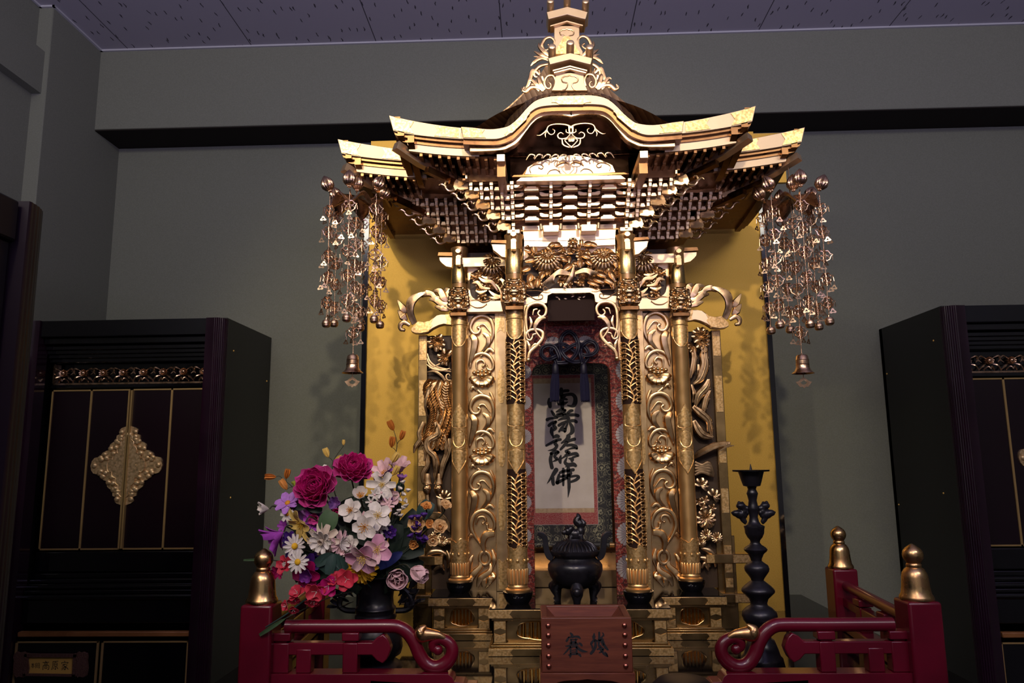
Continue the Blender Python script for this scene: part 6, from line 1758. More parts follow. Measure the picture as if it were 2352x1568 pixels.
for s_ in (-1, 1):
    B = []
    def h(x, y): return (s_*(x)*k2, 0, zc_(y)-zc_(400))
    B = [(h(92, 330), (.010, .008, .007)), (h(78, 345), (.007, .007, .008)), (h(128, 385), (.010, .008, .007)), (h(98, 395), (.012, .008, .009)), (h(72, 372), (.008, .007, .007)), (h(105, 315), (.004, .004, .006)), (h(80, 318), (.004, .004, .006)), (h(145, 380), (.007, .004, .003))]
    T = [([h(60, 400), h(80, 420), h(62, 455)], [.006, .005, .004]), ([h(95, 405), h(85, 440), h(60, 465)], [.006, .004, .003]), ([h(40, 350), h(78, 350)], [.006, .006]), ([h(40, 380), h(80, 385)], [.006, .006])]
    me = blob_mesh('lion', B, T, .0014, M['bronze'], 1)
    o = link(bpy.data.objects.new('beast_handle', me)); o.parent = t; o.location = Vector((KX, KYY, zc_(400)))-t.location

# ------------------------------------------------------------------ offering box
BX, BY0, BY1 = .0825, 1.42, 1.545
t = thing('offering_box', 'reddish wooden offering box with copper studs and two black characters', 'box', (0, (BY0+BY1)/2, TT))
bz, tz = H-.382, H-.287
b = MB()
b.span(-BX, BX, BY0, BY0+.012, bz, tz).span(-BX, BX, BY1-.012, BY1, bz, tz).span(-BX, -BX+.012, BY0+.012, BY1-.012, bz, tz).span(BX-.012, BX, BY0+.012, BY1-.012, bz, tz)
bo = b.build('body', M['boxwood'], t, bevel=.0015, seg=2)
fn_ = MB(); x0, x1, y0, y1 = -BX+.010, BX-.010, BY0+.010, BY1-.010; i0 = .022
fn_.add([(x0, y0, tz-.001), (x1, y0, tz-.001), (x1, y1, tz-.001), (x0, y1, tz-.001), (x0+i0, y0+i0, tz-.022), (x1-i0, y0+i0, tz-.022), (x1-i0, y1-i0, tz-.022), (x0+i0, y1-i0, tz-.022)], [(0, 1, 5, 4), (1, 2, 6, 5), (2, 3, 7, 6), (3, 0, 4, 7)])
fn_.build('sloping_hopper', M['boxwood'], t)
pl2 = MB(); a_ = BX+.003
pts = [(-a_, TT), (-a_, bz), (a_, bz), (a_, TT), (a_-.022, TT)]
for k in range(9):
    pts.append((a_-.030-(2*a_-.060)*k/8, TT+.010+.004*math.sin(PI*k/8)+.002*abs(math.sin(PI*k/8*3))))
pts.append((-a_+.022, TT))
pl2.plate(pts, BY0-.004, BY0+.010); pl2.plate([(x, z) for x, z in pts], BY1-.010, BY1+.004); pl2.span(-a_, -a_+.012, BY0+.010, BY1-.010, TT, bz).span(a_-.012, a_, BY0+.010, BY1-.010, TT, bz)
pl2.build('plinth', M['boxwood'], t, bevel=.001)
def Ob(x, y): return D2(1280+x/18.09, 1440+y/18.09, BY0)
OS = [([(545, 240), (600, 300), (640, 400)], [60, 110, 110]), ([(470, 420), (430, 500), (385, 570)], [60, 100, 80]), ([(480, 420), (620, 400), (760, 385), (880, 400), (955, 465)], [60, 70, 84, 100, 50]), ([(540, 520), (680, 505), (820, 500)], [50, 50, 60]), ([(560, 600), (780, 580)], [50, 56]), ([(570, 490), (580, 740)], [56, 60]), ([(770, 480), (770, 700)], [56, 64]), ([(510, 660), (680, 650), (820, 650)], [44, 56, 50]), ([(340, 780), (430, 780), (560, 740), (720, 720)], [30, 70, 70, 56]), ([(700, 620), (800, 660), (860, 720)], [60, 70, 60]), ([(900, 650), (960, 690), (1020, 750)], [50, 110, 80]),
 ([(540, 800), (420, 960), (265, 1125)], [70, 74, 34]), ([(780, 760), (900, 900), (1080, 990), (1265, 1015)], [80, 110, 100, 12]), ([(550, 820), (550, 1100)], [70, 70]), ([(560, 850), (690, 800), (800, 830)], [50, 56, 70]), ([(805, 830), (800, 1090)], [74, 80]), ([(570, 960), (780, 930)], [34, 34]), ([(570, 1030), (780, 1020)], [34, 34]), ([(560, 1115), (820, 1105)], [74, 70]), ([(470, 1150), (550, 1160), (530, 1240)], [40, 100, 60]), ([(830, 1090), (930, 1140), (980, 1215)], [50, 100, 50]),
 ([(1535, 250), (1520, 400), (1510, 470)], [36, 150, 90]), ([(1600, 540), (1500, 560), (1420, 660)], [90, 90, 110]), ([(1390, 700), (1450, 780), (1450, 860)], [50, 70, 60]), ([(1560, 520), (1590, 760), (1500, 960), (1400, 1090)], [70, 120, 130, 100]), ([(1740, 220), (1745, 380), (1760, 500)], [80, 90, 150]), ([(1880, 360), (1800, 500), (1650, 570)], [60, 80, 80]), ([(1870, 220), (1910, 270), (1930, 360)], [20, 60, 50]), ([(1890, 490), (1950, 700), (2010, 830), (2100, 930)], [56, 80, 110, 70]), ([(1740, 560), (1720, 720), (1770, 860), (1660, 920)], [110, 80, 90, 50]), ([(1820, 540), (1900, 720), (1960, 760)], [90, 90, 60]), ([(1780, 780), (1850, 860), (1900, 900)], [80, 60, 110]), ([(1800, 900), (1830, 1000), (1740, 1060)], [100, 90, 40]), ([(1880, 950), (1900, 1060), (2000, 1140), (2090, 1210)], [90, 90, 110, 60]), ([(1980, 1030), (2060, 1110), (2085, 1200)], [40, 60, 40])]
ink = MB(); ko = (P(1300, 1480, BY0)-P(1299, 1480, BY0)).length/18.09
for a, wd in OS: stroke(ink, [Ob(*p) for p in a], [q*ko for q in wd], BY0, .0004)
ink.build('lettering', M['ink'], bo)
ns = MB().ball((0, 0, 0), (.0048, .0035, .0048), 14, 10).build('copper_stud', M['nail'], bo, root=Z0)
fst = True
for s_ in (-1, 1):
    for k in range(5):
        v = [1436, 1458, 1481, 1506, 1529][k]
        o = ns if fst else ns.copy()
        if not fst: link(o); o.parent = bo
        fst = False
        o.location = Vector((s_*.0695, BY0-.001, ZV(v, BY0, 1345)))-t.location

# ------------------------------------------------------------------ black gong at the front edge
GX, GY = P(1568, 1560, 1.30).x, 1.30
gz = ZV(1556, 1.30, 1568)
t = thing('gong_bowl', 'rounded black bowl just rising into the bottom edge, right of the offering box', 'bowl', (GX, GY, 0))
MB().lathe([(.03, gz-.075), (.045, gz-.060), (.052, gz-.035), (.050, gz-.012), (.040, gz-.003), (.02, gz), (0, gz)], (GX, GY, 0), 36).build('bowl', M['dull'], t)
MB().lathe([(.08, 0), (.08, .02), (.03, .05), (.022, .3), (.022, gz-.12), (.05, gz-.075), (.03, gz-.074), (0, gz-.074)], (GX, GY, 0), 28).build('stand', M['plum'], t)

# ------------------------------------------------------------------ hanging ornaments (keman strings)
def ornament(cx, cyy, label, seed):
    rnd = random.Random(seed)
    zt = ZV(462, cyy, 1176+(cx-EYE.x)/cyy*1700)
    t = thing('hanging_ornament', label, 'hanging ornament', (cx, cyy, zt), 'bronze string ornaments hanging from the eaves')
    def W(r, z, a): return r, z+.0105*math.cos(6*a)*(r/.05)**1.5
    ca = MB().lathe([(0, .022), (.012, .021), (.030, .014), (.045, .006), (.058, .004), (.061, .0), (.052, -.002), (.040, .004), (.028, .010), (.010, .017), (0, .018)], (cx, cyy, zt-.012), 60, None, W)
    ca.build('scalloped_canopy', M['copper'], t)
    hk = MB().tube([(cx, cyy, zt), (cx, cyy, H+.664)], .0012, 6); hk.build('suspension_rod', M['copper'], t)
    bud = MB()
    def BW(r, z, a): return r*(1+.09*math.cos(14*a)), z
    bud.lathe([(.0015, -.016), (.004, -.0145), (.003, -.012), (.0075, -.010), (.0115, -.004), (.0120, .002), (.0100, .009), (.0058, .015), (.0018, .019), (0, .0205)], (0, 0, 0), 56, None, BW)
    bud.v = [tuple(1.16*q for q in p) for p in bud.v]
    bud_o = bud.build('lotus_bud', M['copper'], t, root=Z0, sharp=70)
    def place(o, loc, first):
        c = o if first else o.copy()
        if not first: link(c)
        c.location = Vector(loc)-t.location
        return c
    angs = [math.radians(a) for a in (-90, -30, 30, 90, 150, 210)]
    place(bud_o, (cx+.004, cyy-.012, zt+.036), True).parent = t
    # shared small pieces
    md = MB()
    for k in range(4):
        a = PI/2*k+PI/4; R_ = Matrix.Rotation(a, 3, 'Z')
        def q(x, z): return R_ @ Vector((x, 0, z))
        for cxx, cz, r1, r2 in ((.0062, .0062, .0048, .0050), (.0058, -.0052, .0042, .0046)):
            md.tube([q(cxx+r1*math.cos(b), cz+r2*math.sin(b)) for b in [2*PI*i/14 for i in range(14)]], .0011, 5, 1, None, True)
        md.tube([q(.0005, .0125), q(.0075, .0125), q(.0125, .0050), q(.0175, .0035), q(.0135, -.0005), q(.0115, -.0075), q(.0050, -.0115), q(.0005, -.0145)], [.0012, .0012, .0014, .0010, .0013, .0012, .0013, .0010], 5)
        md.tube([q(.0165, .0030), q(.0168, -.010)], .0007, 5)
        md.ball(q(.0168, .001), .0012, 6, 4)
    md.tube([(0, 0, .014), (0, 0, -.016)], [.0020, .0022], 8)
    md_mesh = md.build('medallion', M['copper'], None, root=Z0)
    ch = MB()
    out = []
    for i in range(24):
        a = 2*PI*i/24; out.append(((.0050+.0016*math.cos(3*a+PI/2))*math.cos(a)*1.15, (.0050+.0016*math.cos(3*a+PI/2))*math.sin(a)))
    n = 24
    inn = [(x*.42, z*.42) for x, z in out]
    vs = [(x, -.0006, z) for x, z in out]+[(x, -.0006, z) for x, z in inn]+[(x, .0006, z) for x, z in out]+[(x, .0006, z) for x, z in inn]
    fs = []
    for i in range(n):
        j = (i+1) % n
        fs += [(i, j, n+j, n+i), (2*n+j, 2*n+i, 3*n+i, 3*n+j), (j, i, 2*n+i, 2*n+j), (n+i, n+j, 3*n+j, 3*n+i)]
    ch.add(vs, fs); ch.tube([(0, 0, .006), (0, 0, .014)], .0006, 5)
    ch_mesh = ch.build('charm', M['copper'], None, root=Z0)
    bl = MB().lathe([(0, .013), (.002, .012), (.0022, .008), (.0075, .006), (.0098, .001), (.0100, -.001), (.0094, -.0015), (.0098, -.002), (.0092, -.007), (.0060, -.0100), (0, -.0108)], (0, 0, 0), 24)
    bl_mesh = bl.build('round_bell', M['copper'], None, root=Z0, sharp=30)
    protos = [md_mesh, ch_mesh, bl_mesh]
    def sub(proto, parent, loc, rz):
        c = proto.copy(); link(c); c.parent = parent; c.location = Vector(loc)-t.location; c.rotation_euler = (rnd.uniform(-.1, .1), rnd.uniform(-.12, .12), rz); return c
    def bead(x, y, z1, z0):
        n_ = int((z1-z0)/.0027); pr_ = []
        for i in range(n_):
            z = z1-(z1-z0)*i/n_; s_ = (z1-z0)/n_
            pr_ += [(.0005, z), (.0012, z-s_*.3), (.0012, z-s_*.7)]
        pr_.append((.0005, z0))
        return MB().lathe(pr_, (x, y, 0), 7)
    R = .062
    for k, a in enumerate(angs):
        bx, by = cx+R*math.cos(a), cyy+R*math.sin(a)
        zz = zt+rnd.uniform(-.003, .004)
        arm = MB().tube(bez([(cx+.045*math.cos(a), cyy+.045*math.sin(a), zt-.006), (cx+.056*math.cos(a), cyy+.056*math.sin(a), zt-.004), (bx, by, zt+.004)], 4), .0014, 6)
        arm.build('curved_arm', M['copper'], t)
        b = bud_o.copy(); link(b); b.parent = t; b.location = Vector((bx+.006*math.cos(a), by+.006*math.sin(a), zz+.026))-t.location; b.rotation_euler = (rnd.uniform(-.25, .25), .45*math.cos(a), 0)
        L_ = .287+rnd.uniform(-.008, .006)
        st = bead(bx, by, zz, zz-L_).build('bead_strand', M['copper'], t, sharp=80)
        for i in range(5):
            zq = zz-.034-i*.0535+rnd.uniform(-.003, .003); rz = rnd.uniform(0, PI/2)
            sub(md_mesh, st, (bx, by, zq), rz)
            for j in range(3):
                aa = rz+PI/4+PI/2*(j+(i % 2))
                sub(ch_mesh, st, (bx+.0168*math.cos(aa), by+.0168*math.sin(aa), zq-.022), rnd.uniform(-.9, .9))
        sub(bl_mesh, st, (bx, by, zz-L_-.004), 0)
    zb_ = ZV(815, cyy, 1176+(cx-EYE.x)/cyy*1700)
    st = bead(cx, cyy, zt-.012, zb_).build('bead_strand', M['copper'], t, sharp=80)
    for i in range(6):
        zq = zt-.055-i*.0505; rz = .3+i*.6
        if i == 5: zq = zb_+.050; rz = PI/4
        sub(md_mesh, st, (cx, cyy, zq), rz)
        for j in range(3 if i < 5 else 4):
            aa = rz+PI/4+PI/2*j
            sub(ch_mesh, st, (cx+.0168*math.cos(aa), cyy+.0168*math.sin(aa), zq-.022), rnd.uniform(-.9, .9))
    for p_ in protos: bpy.data.objects.remove(p_)
    tb = MB().lathe([(.001, zb_+.004), (.003, zb_), (.010, zb_-.001), (.0125, zb_-.004), (.0135, zb_-.011), (.0142, zb_-.012), (.0135, zb_-.013), (.0138, zb_-.021), (.0146, zb_-.022), (.0138, zb_-.023), (.0142, zb_-.029), (.0175, zb_-.036), (.0235, zb_-.041), (.0240, zb_-.042), (.021, zb_-.041), (.012, zb_-.030), (.010, zb_-.006)], (cx, cyy, 0), 36)
    o = tb.build('temple_bell', M['copper'], t, sharp=35)
    cp = MB(); zc2 = zb_-.063
    shape = [(0, .013), (.006, .009), (.011, .0045), (.0175, .0025), (.0125, -.004), (.0085, -.0085), (.0035, -.008), (0, -.0115)]
    ou = shape+[(-a, b) for a, b in reversed(shape[1:-1])]
    inn = [(x*.45, z*.45+.0005) for x, z in ou]; n = len(ou)
    vs = [(cx+x, cyy-.0007, zc2+z) for x, z in ou]+[(cx+x, cyy-.0007, zc2+z) for x, z in inn]+[(cx+x, cyy+.0007, zc2+z) for x, z in ou]+[(cx+x, cyy+.0007, zc2+z) for x, z in inn]
    fs = []
    for i in range(n):
        j = (i+1) % n
        fs += [(i, j, n+j, n+i), (2*n+j, 2*n+i, 3*n+i, 3*n+j), (j, i, 2*n+i, 2*n+j), (n+i, n+j, 3*n+j, 3*n+i)]
    cp.add(vs, fs); cp.tube([(cx, cyy, zc2+.012), (cx, cyy, zb_-.030)], .0009, 6)
    cp.build('clapper_plate', M['copper'], o)
    return t
ornament(P(819, 450, 1.64).x, 1.64, 'bronze bead-and-medallion ornament hanging from the left eaves above the flowers', 3)
ornament(P(1815, 450, 1.64).x, 1.64, 'bronze bead-and-medallion ornament hanging from the right eaves above the candlestick', 11)
# ------------------------------------------------------------------ flower vase
VX, VY = P(862, 1470, 1.56).x, 1.56
kv = (P(862, 1400, VY)-P(861, 1400, VY)).length
def zv_(v): return max(TT, ZV(v, VY, 862))
t = thing('flower_vase', 'black bronze vase with leafy side handles holding the artificial flowers', 'vase', (VX, VY, TT))
VP = [(1326, 50), (1323, 58), (1321, 60), (1319, 57), (1324, 50), (1345, 42), (1372, 39), (1390, 41), (1393, 45), (1396, 46), (1399, 43), (1408, 42), (1412, 47), (1416, 47), (1424, 44), (1440, 52), (1462, 60), (1485, 62), (1500, 58), (1508, 46), (1512, 44), (1522, 58), (1535, 62), (1545, 62)]
pr = [(hw*kv, zv_(v)) for v, hw in reversed(VP)]
pr = [(pr[0][0], TT)]+pr[1:]+[(.036, zv_(1330)), (.030, zv_(1360)), (0, zv_(1362))]
MB().lathe(pr, (VX, VY, 0), 44).build('body', M['bronze'], t, sharp=55)
for s_ in (-1, 1):
    mb = MB(); rnd = random.Random(5+s_)
    def q(u, v): return (VX+s_*(u)*kv, VY, zv_(v))
    mb.tube(bez([q(40, 1350), q(62, 1352), q(78, 1368), q(84, 1388), q(70, 1400), q(46, 1402)], 5), [.006]*26, 8)
    for k in range(16):
        x, v = 50+rnd.uniform(0, 40), 1350+rnd.uniform(0, 50)
        a = rnd.uniform(-.6, 1.2)
        Mx = Matrix.Translation(q(x, v)) @ Matrix.Rotation(-a if s_ > 0 else PI+a, 4, 'Y') @ Matrix.Rotation(rnd.uniform(-1, 1), 4, 'X')
        mb.petal(Mx, .022, .014, .6, .3, .001)
    mb.build('leafy_handle', M['bronze'], t)

# ------------------------------------------------------------------ artificial flowers
GRP = 'artificial flowers arranged in the black vase'
rf = random.Random(21)
MOUTH = Vector((VX, VY, zv_(1330)))
def frame(pos, face, roll=0.0):
    """local frame: X along the petals, Z out of the flower's face"""
    z = Vector(face).normalized(); x = z.cross(Vector((0, 0, 1)))
    if x.length < 1e-3: x = Vector((1, 0, 0))
    x.normalize(); y = z.cross(x)
    M_ = Matrix(((x.x, y.x, z.x, pos[0]), (x.y, y.y, z.y, pos[1]), (x.z, y.z, z.z, pos[2]), (0, 0, 0, 1)))
    return M_ @ Matrix.Rotation(roll, 4, 'Z')
def px_m(Y): return (P(800, 1200, Y)-P(799, 1200, Y)).length
def flower(name, label, cat, u, v, Y, face, R, rings, centre=None, stemm='stem', roll=0.0, stem=True, start=None, tilt2=0):
    """rings: (count, radius factor, width factor, elevation, curl, cup, material, tip, inner offset)"""
    pos = P(u, v, Y); r = R*px_m(Y)
    t = thing(name, label, cat, pos, GRP)
    F = frame(pos, face, roll)
    for k, (n, rr, wf, el, cu, cp, m_, tip, off) in enumerate(rings):
        mb = MB()
        for j in range(n):
            a = 2*PI*(j+.5*(k % 2))/n+rf.uniform(-.10, .10)
            e = el+rf.uniform(-.08, .08)
            Mx = F @ Matrix.Rotation(a, 4, 'Z') @ Matrix.Translation((off*r, 0, 0)) @ Matrix.Rotation(-e, 4, 'Y') @ Matrix.Rotation(rf.uniform(-.12, .12), 4, 'X')
            s_ = rf.uniform(.92, 1.08)
            mb.petal(Mx, r*rr*s_, r*rr*wf*s_, cu, cp, .0005, tip, 6, 4)
        mb.build('petals', M[m_], t)
    if centre:
        cm, cr, kind = centre
        mb = MB()
        if kind == 'disc':
            Q = F.to_3x3()
            mb.ball(pos+F.to_3x3() @ Vector((0, 0, cr*r*.25)), (cr*r, cr*r, cr*r*.55), 14, 8, Q)
        else:
            for j in range(14):
                a = 2.4*j; rr = cr*r*math.sqrt((j+.5)/14)
                p0 = F @ Vector((0, 0, 0)); p1 = F @ Vector((rr*math.cos(a), rr*math.sin(a), cr*r*1.3))
                mb.tube([p0, p1], [.0004, .0005], 5); mb.ball(p1, .0011, 6, 4)
        mb.build('centre', M[cm], t)
    if stem:
        s0 = start or MOUTH+Vector((rf.uniform(-.025, .025), rf.uniform(-.02, .02), -.03))
        bk = pos-Vector(face).normalized()*.02
        mid = (Vector(s0)*.45+bk*.55)+Vector((0, .012, .012))
        MB().tube(bez([s0, mid, bk, pos-Vector(face).normalized()*.002], 6), .0015, 6).build('stem', M[stemm], t)
    return t
FR = (-.1, -1, .15)
def peony(u, v, Y, face, R, label):
    rg = []
    for k, (n, rr, el) in enumerate(((11, 1.0, .12), (13, .95, .40), (13, .86, .68), (12, .75, .90), (11, .62, 1.08), (10, .48, 1.22), (8, .32, 1.38))):
        rg.append((n, rr, .80, el, .65+.1*k, 1.0, 'magenta_l' if k == 0 else 'magenta', .8, .04))
    return flower('peony', label, 'flower', u, v, Y, face, R, rg)
peony(733, 1126, 1.50, (-.15, -1, .45), 54, 'largest deep magenta peony, front of the two at the top of the bouquet')
peony(810, 1090, 1.56, (.25, -.8, .9), 49, 'deep magenta peony behind and right of the largest one')
def open5(name, label, u, v, Y, face, R, m, cm, n=5, wf=.95, el=.25, cu=-.3, ck='stamens', cr=.30, roll=0.0):
    return flower(name, label, 'flower', u, v, Y, face, R, [(n, 1.0, wf, el, cu, .35, m, .7, .05)], (cm, cr, ck), roll=roll)
open5('white_blossom', 'white five-petalled blossom just right of the largest magenta peony', 807, 1171, 1.48, (-.15, -1, .1), 27, 'white_p', 'pollen')
open5('white_blossom', 'white blossom with two petals raised, topmost of the white ones below the right peony', 829, 1142, 1.50, (.1, -.8, .55), 29, 'white_p', 'pollen', 4, .8, .9, .2)
open5('white_blossom', 'white blossom with broad petals, rightmost of the large white ones', 868, 1184, 1.47, (.2, -1, .2), 31, 'white_p', 'yellow_s', 5, .85)
open5('white_blossom', 'white blossom with golden stamens, lowest of the large white ones', 838, 1209, 1.455, (0, -1, -.1), 29, 'white_p', 'pollen', 5, .9, .35, -.2, 'stamens', .42)
def alstro(u, v, Y, face, R, label, m='pink_p', roll=0.0):
    return flower('alstroemeria', label, 'flower', u, v, Y, face, R, [(3, 1.0, .85, .35, -.35, .4, m, .75, .03), (3, .95, .6, .55, -.3, .5, 'palepink' if m != 'palepink' else 'pink_p', .6, .03)], ('yellow_s', .30, 'stamens'), roll=roll)
alstro(866, 1262, 1.44, (.25, -1, .05), 33, 'pink striped blossom above the vase, right of its deeper twin', 'pink_p', .5)
alstro(836, 1278, 1.405, (-.15, -.9, -.45), 40, 'lilac-pink blossom drooping over the yellow chrysanthemum', 'pink_p', 2.0)
flower('white_blossom', 'bluish white ruffled blossom left of the pink striped pair', 'flower', 803, 1254, 1.47, (-.2, -1, .1), 25, [(7, 1, .8, .3, -.2, .4, 'white_p', .8, .05), (6, .7, .8, .8, .2, .5, 'white_p', .8, .05)], ('pink_p', .3, 'disc'))
flower('yellow_chrysanthemum', 'yellow chrysanthemum hanging at the mouth of the vase', 'flower', 828, 1308, 1.44, (-.05, -.9, -.3), 36, [(18, 1.0, .26, .0, -.5, .4, 'yellow', .7, .08), (15, .8, .28, .4, .2, .4, 'yellow', .7, .05), (10, .55, .3, .9, .5, .4, 'yellow', .7, .02)], None)
def daisy(u, v, Y, face, R, label): return flower('daisy', label, 'flower', u, v, Y, face, R, [(13, 1.0, .34, .05, -.15, .3, 'white_p', .8, .22)], ('yellow', .34, 'disc'))
daisy(684, 1290, 1.43, (-.1, -1, .05), 21, 'white daisy with yellow eye, lower of the two at the left')
daisy(676, 1254, 1.45, (.6, -.7, .1), 22, 'white daisy with yellow eye turned sideways, upper of the two at the left')
flower('cream_dahlia', 'cream pointed-petal dahlia in the middle of the bouquet', 'flower', 742, 1240, 1.445, (-.15, -1, -.25), 36, [(10, 1.0, .42, .1, -.45, .5, 'cream_p', .55, .05), (9, .8, .45, .5, .1, .5, 'white_p', .55, .04), (7, .5, .5, 1.0, .5, .5, 'cream_p', .6, .02)])
flower('dahlia', 'pale pink sidelong dahlia right of the cream one', 'flower', 781, 1248, 1.455, (.9, -.45, .0), 29, [(12, 1.0, .34, .1, -.2, .5, 'palepink', .6, .05), (8, .7, .4, .6, .2, .5, 'white_p', .6, .02)])
def cosmos(u, v, Y, face, R, label, m='lilac_p'): return flower('cosmos', label, 'flower', u, v, Y, face, R, [(7, 1.0, .62, .25, -.25, .3, m, .85, .08)], ('pollen', .22, 'disc'))
cosmos(661, 1155, 1.49, (-.15, -.8, .7), 29, 'lilac cosmos with orange eye at the left under the largest peony')
cosmos(688, 1166, 1.51, (.3, -1, .1), 28, 'lilac cosmos half hidden under the left rim of the largest peony')
flower('star_flower', 'small white star flower with reddish heart on the left side', 'flower', 660, 1181, 1.48, (-.2, -1, 0), 17, [(7, 1, .5, .2, -.2, .3, 'white_p', .5, .05)], ('pollen', .25, 'disc'))
flower('magnolia_bud', 'pale flower with three petals on a long stem, farthest left', 'flower', 617, 1168, 1.50, (-.8, -.5, .0), 26, [(5, 1.0, .55, .75, .35, .6, 'white_p', .75, .02)])
t = flower('violet_lily', 'bright violet pointed lily drooping at the far left', 'flower', 650, 1222, 1.47, (-.85, -.3, -.6), 52, [(5, 1.0, .34, .95, -.35, .6, 'violet', .45, .02), (3, .9, .3, .8, -.55, .5, 'violet', .45, .02)], ('pink_p', .25, 'stamens'))
flower('violet_blossom', 'small violet blossom behind the drooping violet lily', 'flower', 652, 1208, 1.50, (-.3, -1, .3), 15, [(6, 1, .6, .5, .1, .4, 'violet', .7, .05)], None)
for i, (u, v, R, lab) in enumerate(((668, 1240, 22, 'deep purple blossom behind the upper daisy'), (712, 1296, 24, 'deep purple blossom right of the lower daisy'), (672, 1276, 17, 'deep purple blossom between the two daisies'), (897, 1222, 15, 'deep blue-violet blossom right of the lowest white one'), (725, 1283, 17, 'dark purple blossom under the cream dahlia'))):
    flower('purple_blossom', lab, 'flower', u, v, 1.48+.005*i, (rf.uniform(-.3, .3), -1, .1), R, [(7, 1, .75, .35, -.1, .4, 'purple_p', .8, .05), (5, .6, .8, .9, .2, .4, 'purple_p', .8, .03)], ('lilac_p', .2, 'disc'))
flower('magenta_rose', 'small dark magenta rose between the peony and the white blossoms', 'flower', 777, 1176, 1.50, (0, -1, 0), 20, [(6, 1, .9, .8, .6, .8, 'magenta', .8, .02), (5, .7, .9, 1.2, .6, .8, 'magenta', .8, .02)])
flower('pink_gladiolus', 'mauve ruffled bloom below the largest peony', 'flower', 727, 1190, 1.495, (-.1, -1, -.1), 30, [(7, 1, .75, .45, -.2, .6, 'violet', .75, .03), (6, .75, .8, .9, .1, .6, 'magenta_l', .75, .02)])
flower('purple_blossom', 'mauve cup beside the dark magenta rose', 'flower', 772, 1155, 1.52, (-.2, -1, .1), 18, [(6, 1, .75, .6, .1, .6, 'lilac_p', .75, .03)])
flower('yellow_lily', 'soft yellow lily with arching petals at the left', 'flower', 700, 1200, 1.465, (-.55, -.6, -.35), 46, [(6, 1.0, .46, .80, -.9, .6, 'yellow_s', .6, .03)], ('yellow', .25, 'stamens'))
flower('lily_bud', 'slender greenish lily bud above the left cosmos', 'flower', 684, 1125, 1.53, (-.4, -.3, .9), 22, [(5, 1.0, .35, 1.35, .1, .9, 'green_y', .5, .01)])
flower('white_lily', 'white lily peeking up behind the largest peony', 'flower', 737, 1092, 1.55, (.2, -.4, 1), 28, [(6, 1, .32, 1.0, -.4, .5, 'white_p', .5, .02)])
# tall pink lilies at the right top
flower('pink_lily', 'pale pink lily, left of the two tallest at the top right', 'flower', 886, 1090, 1.53, (-.3, -.7, .55), 38, [(6, 1, .48, .95, -.35, .6, 'palepink', .55, .02), (3, .8, .4, .7, -.4, .5, 'lilac_p', .5, .02)], ('pollen', .2, 'stamens'))
flower('pink_lily', 'pale pink lily, right of the two tallest at the top right', 'flower', 918, 1085, 1.55, (.15, -.7, .75), 42, [(6, 1, .46, 1.1, -.3, .7, 'palepink', .6, .02)], ('pollen', .15, 'stamens'))
flower('white_lily', 'white lily opening beneath the two pale pink lilies', 'flower', 878, 1112, 1.51, (.1, -1, -.1), 34, [(6, 1, .5, .35, -.3, .4, 'white_p', .5, .03)], ('yellow_s', .2, 'stamens'))
flower('lilac_bloom', 'lilac ruffled bloom under the white lily on the right side', 'flower', 893, 1142, 1.525, (.1, -1, 0), 26, [(7, 1, .8, .45, -.1, .5, 'palepink', .8, .03), (6, .7, .8, .9, .1, .5, 'lilac_p', .8, .02)])
flower('thistle', 'purple thistle head right of the white lily', 'flower', 921, 1106, 1.535, (.2, -.3, 1), 19, [(16, 1, .22, 1.1, -.3, .3, 'lilac_p', .6, .03), (8, 1.2, .6, -1.25, -.3, .5, 'leaf_b', .6, .02)])
def star(u, v, R, label, m='white_p'): flower('star_flower', label, 'flower', u, v, 1.485, (rf.uniform(-.3, .4), -1, rf.uniform(-.2, .3)), R, [(6, 1, .34, .2, -.2, .3, m, .4, .04)], ('palepink', .2, 'disc'))
for u, v, R, lab, m in ((861, 1136, 14, 'tiny white star flower, highest left of its cluster', 'white_p'), (876, 1131, 14, 'tiny white star flower under the white lily', 'white_p'), (890, 1155, 14, 'tiny pinkish star flower in the middle of its cluster', 'palepink'), (893, 1162, 15, 'tiny pinkish star flower, right of its cluster', 'palepink'), (852, 1152, 12, 'tiny white star flower touching the raised white petals', 'white_p'), (830, 1188, 15, 'pinkish star flower left of the broad white blossom', 'palepink'), (873, 1214, 15, 'white star flower below the broad white blossom', 'white_p'), (884, 1204, 14, 'white star flower right below the broad white blossom', 'white_p'), (872, 1236, 13, 'white star flower just above the pink striped blossom', 'white_p')):
    star(u, v, R, lab, m)
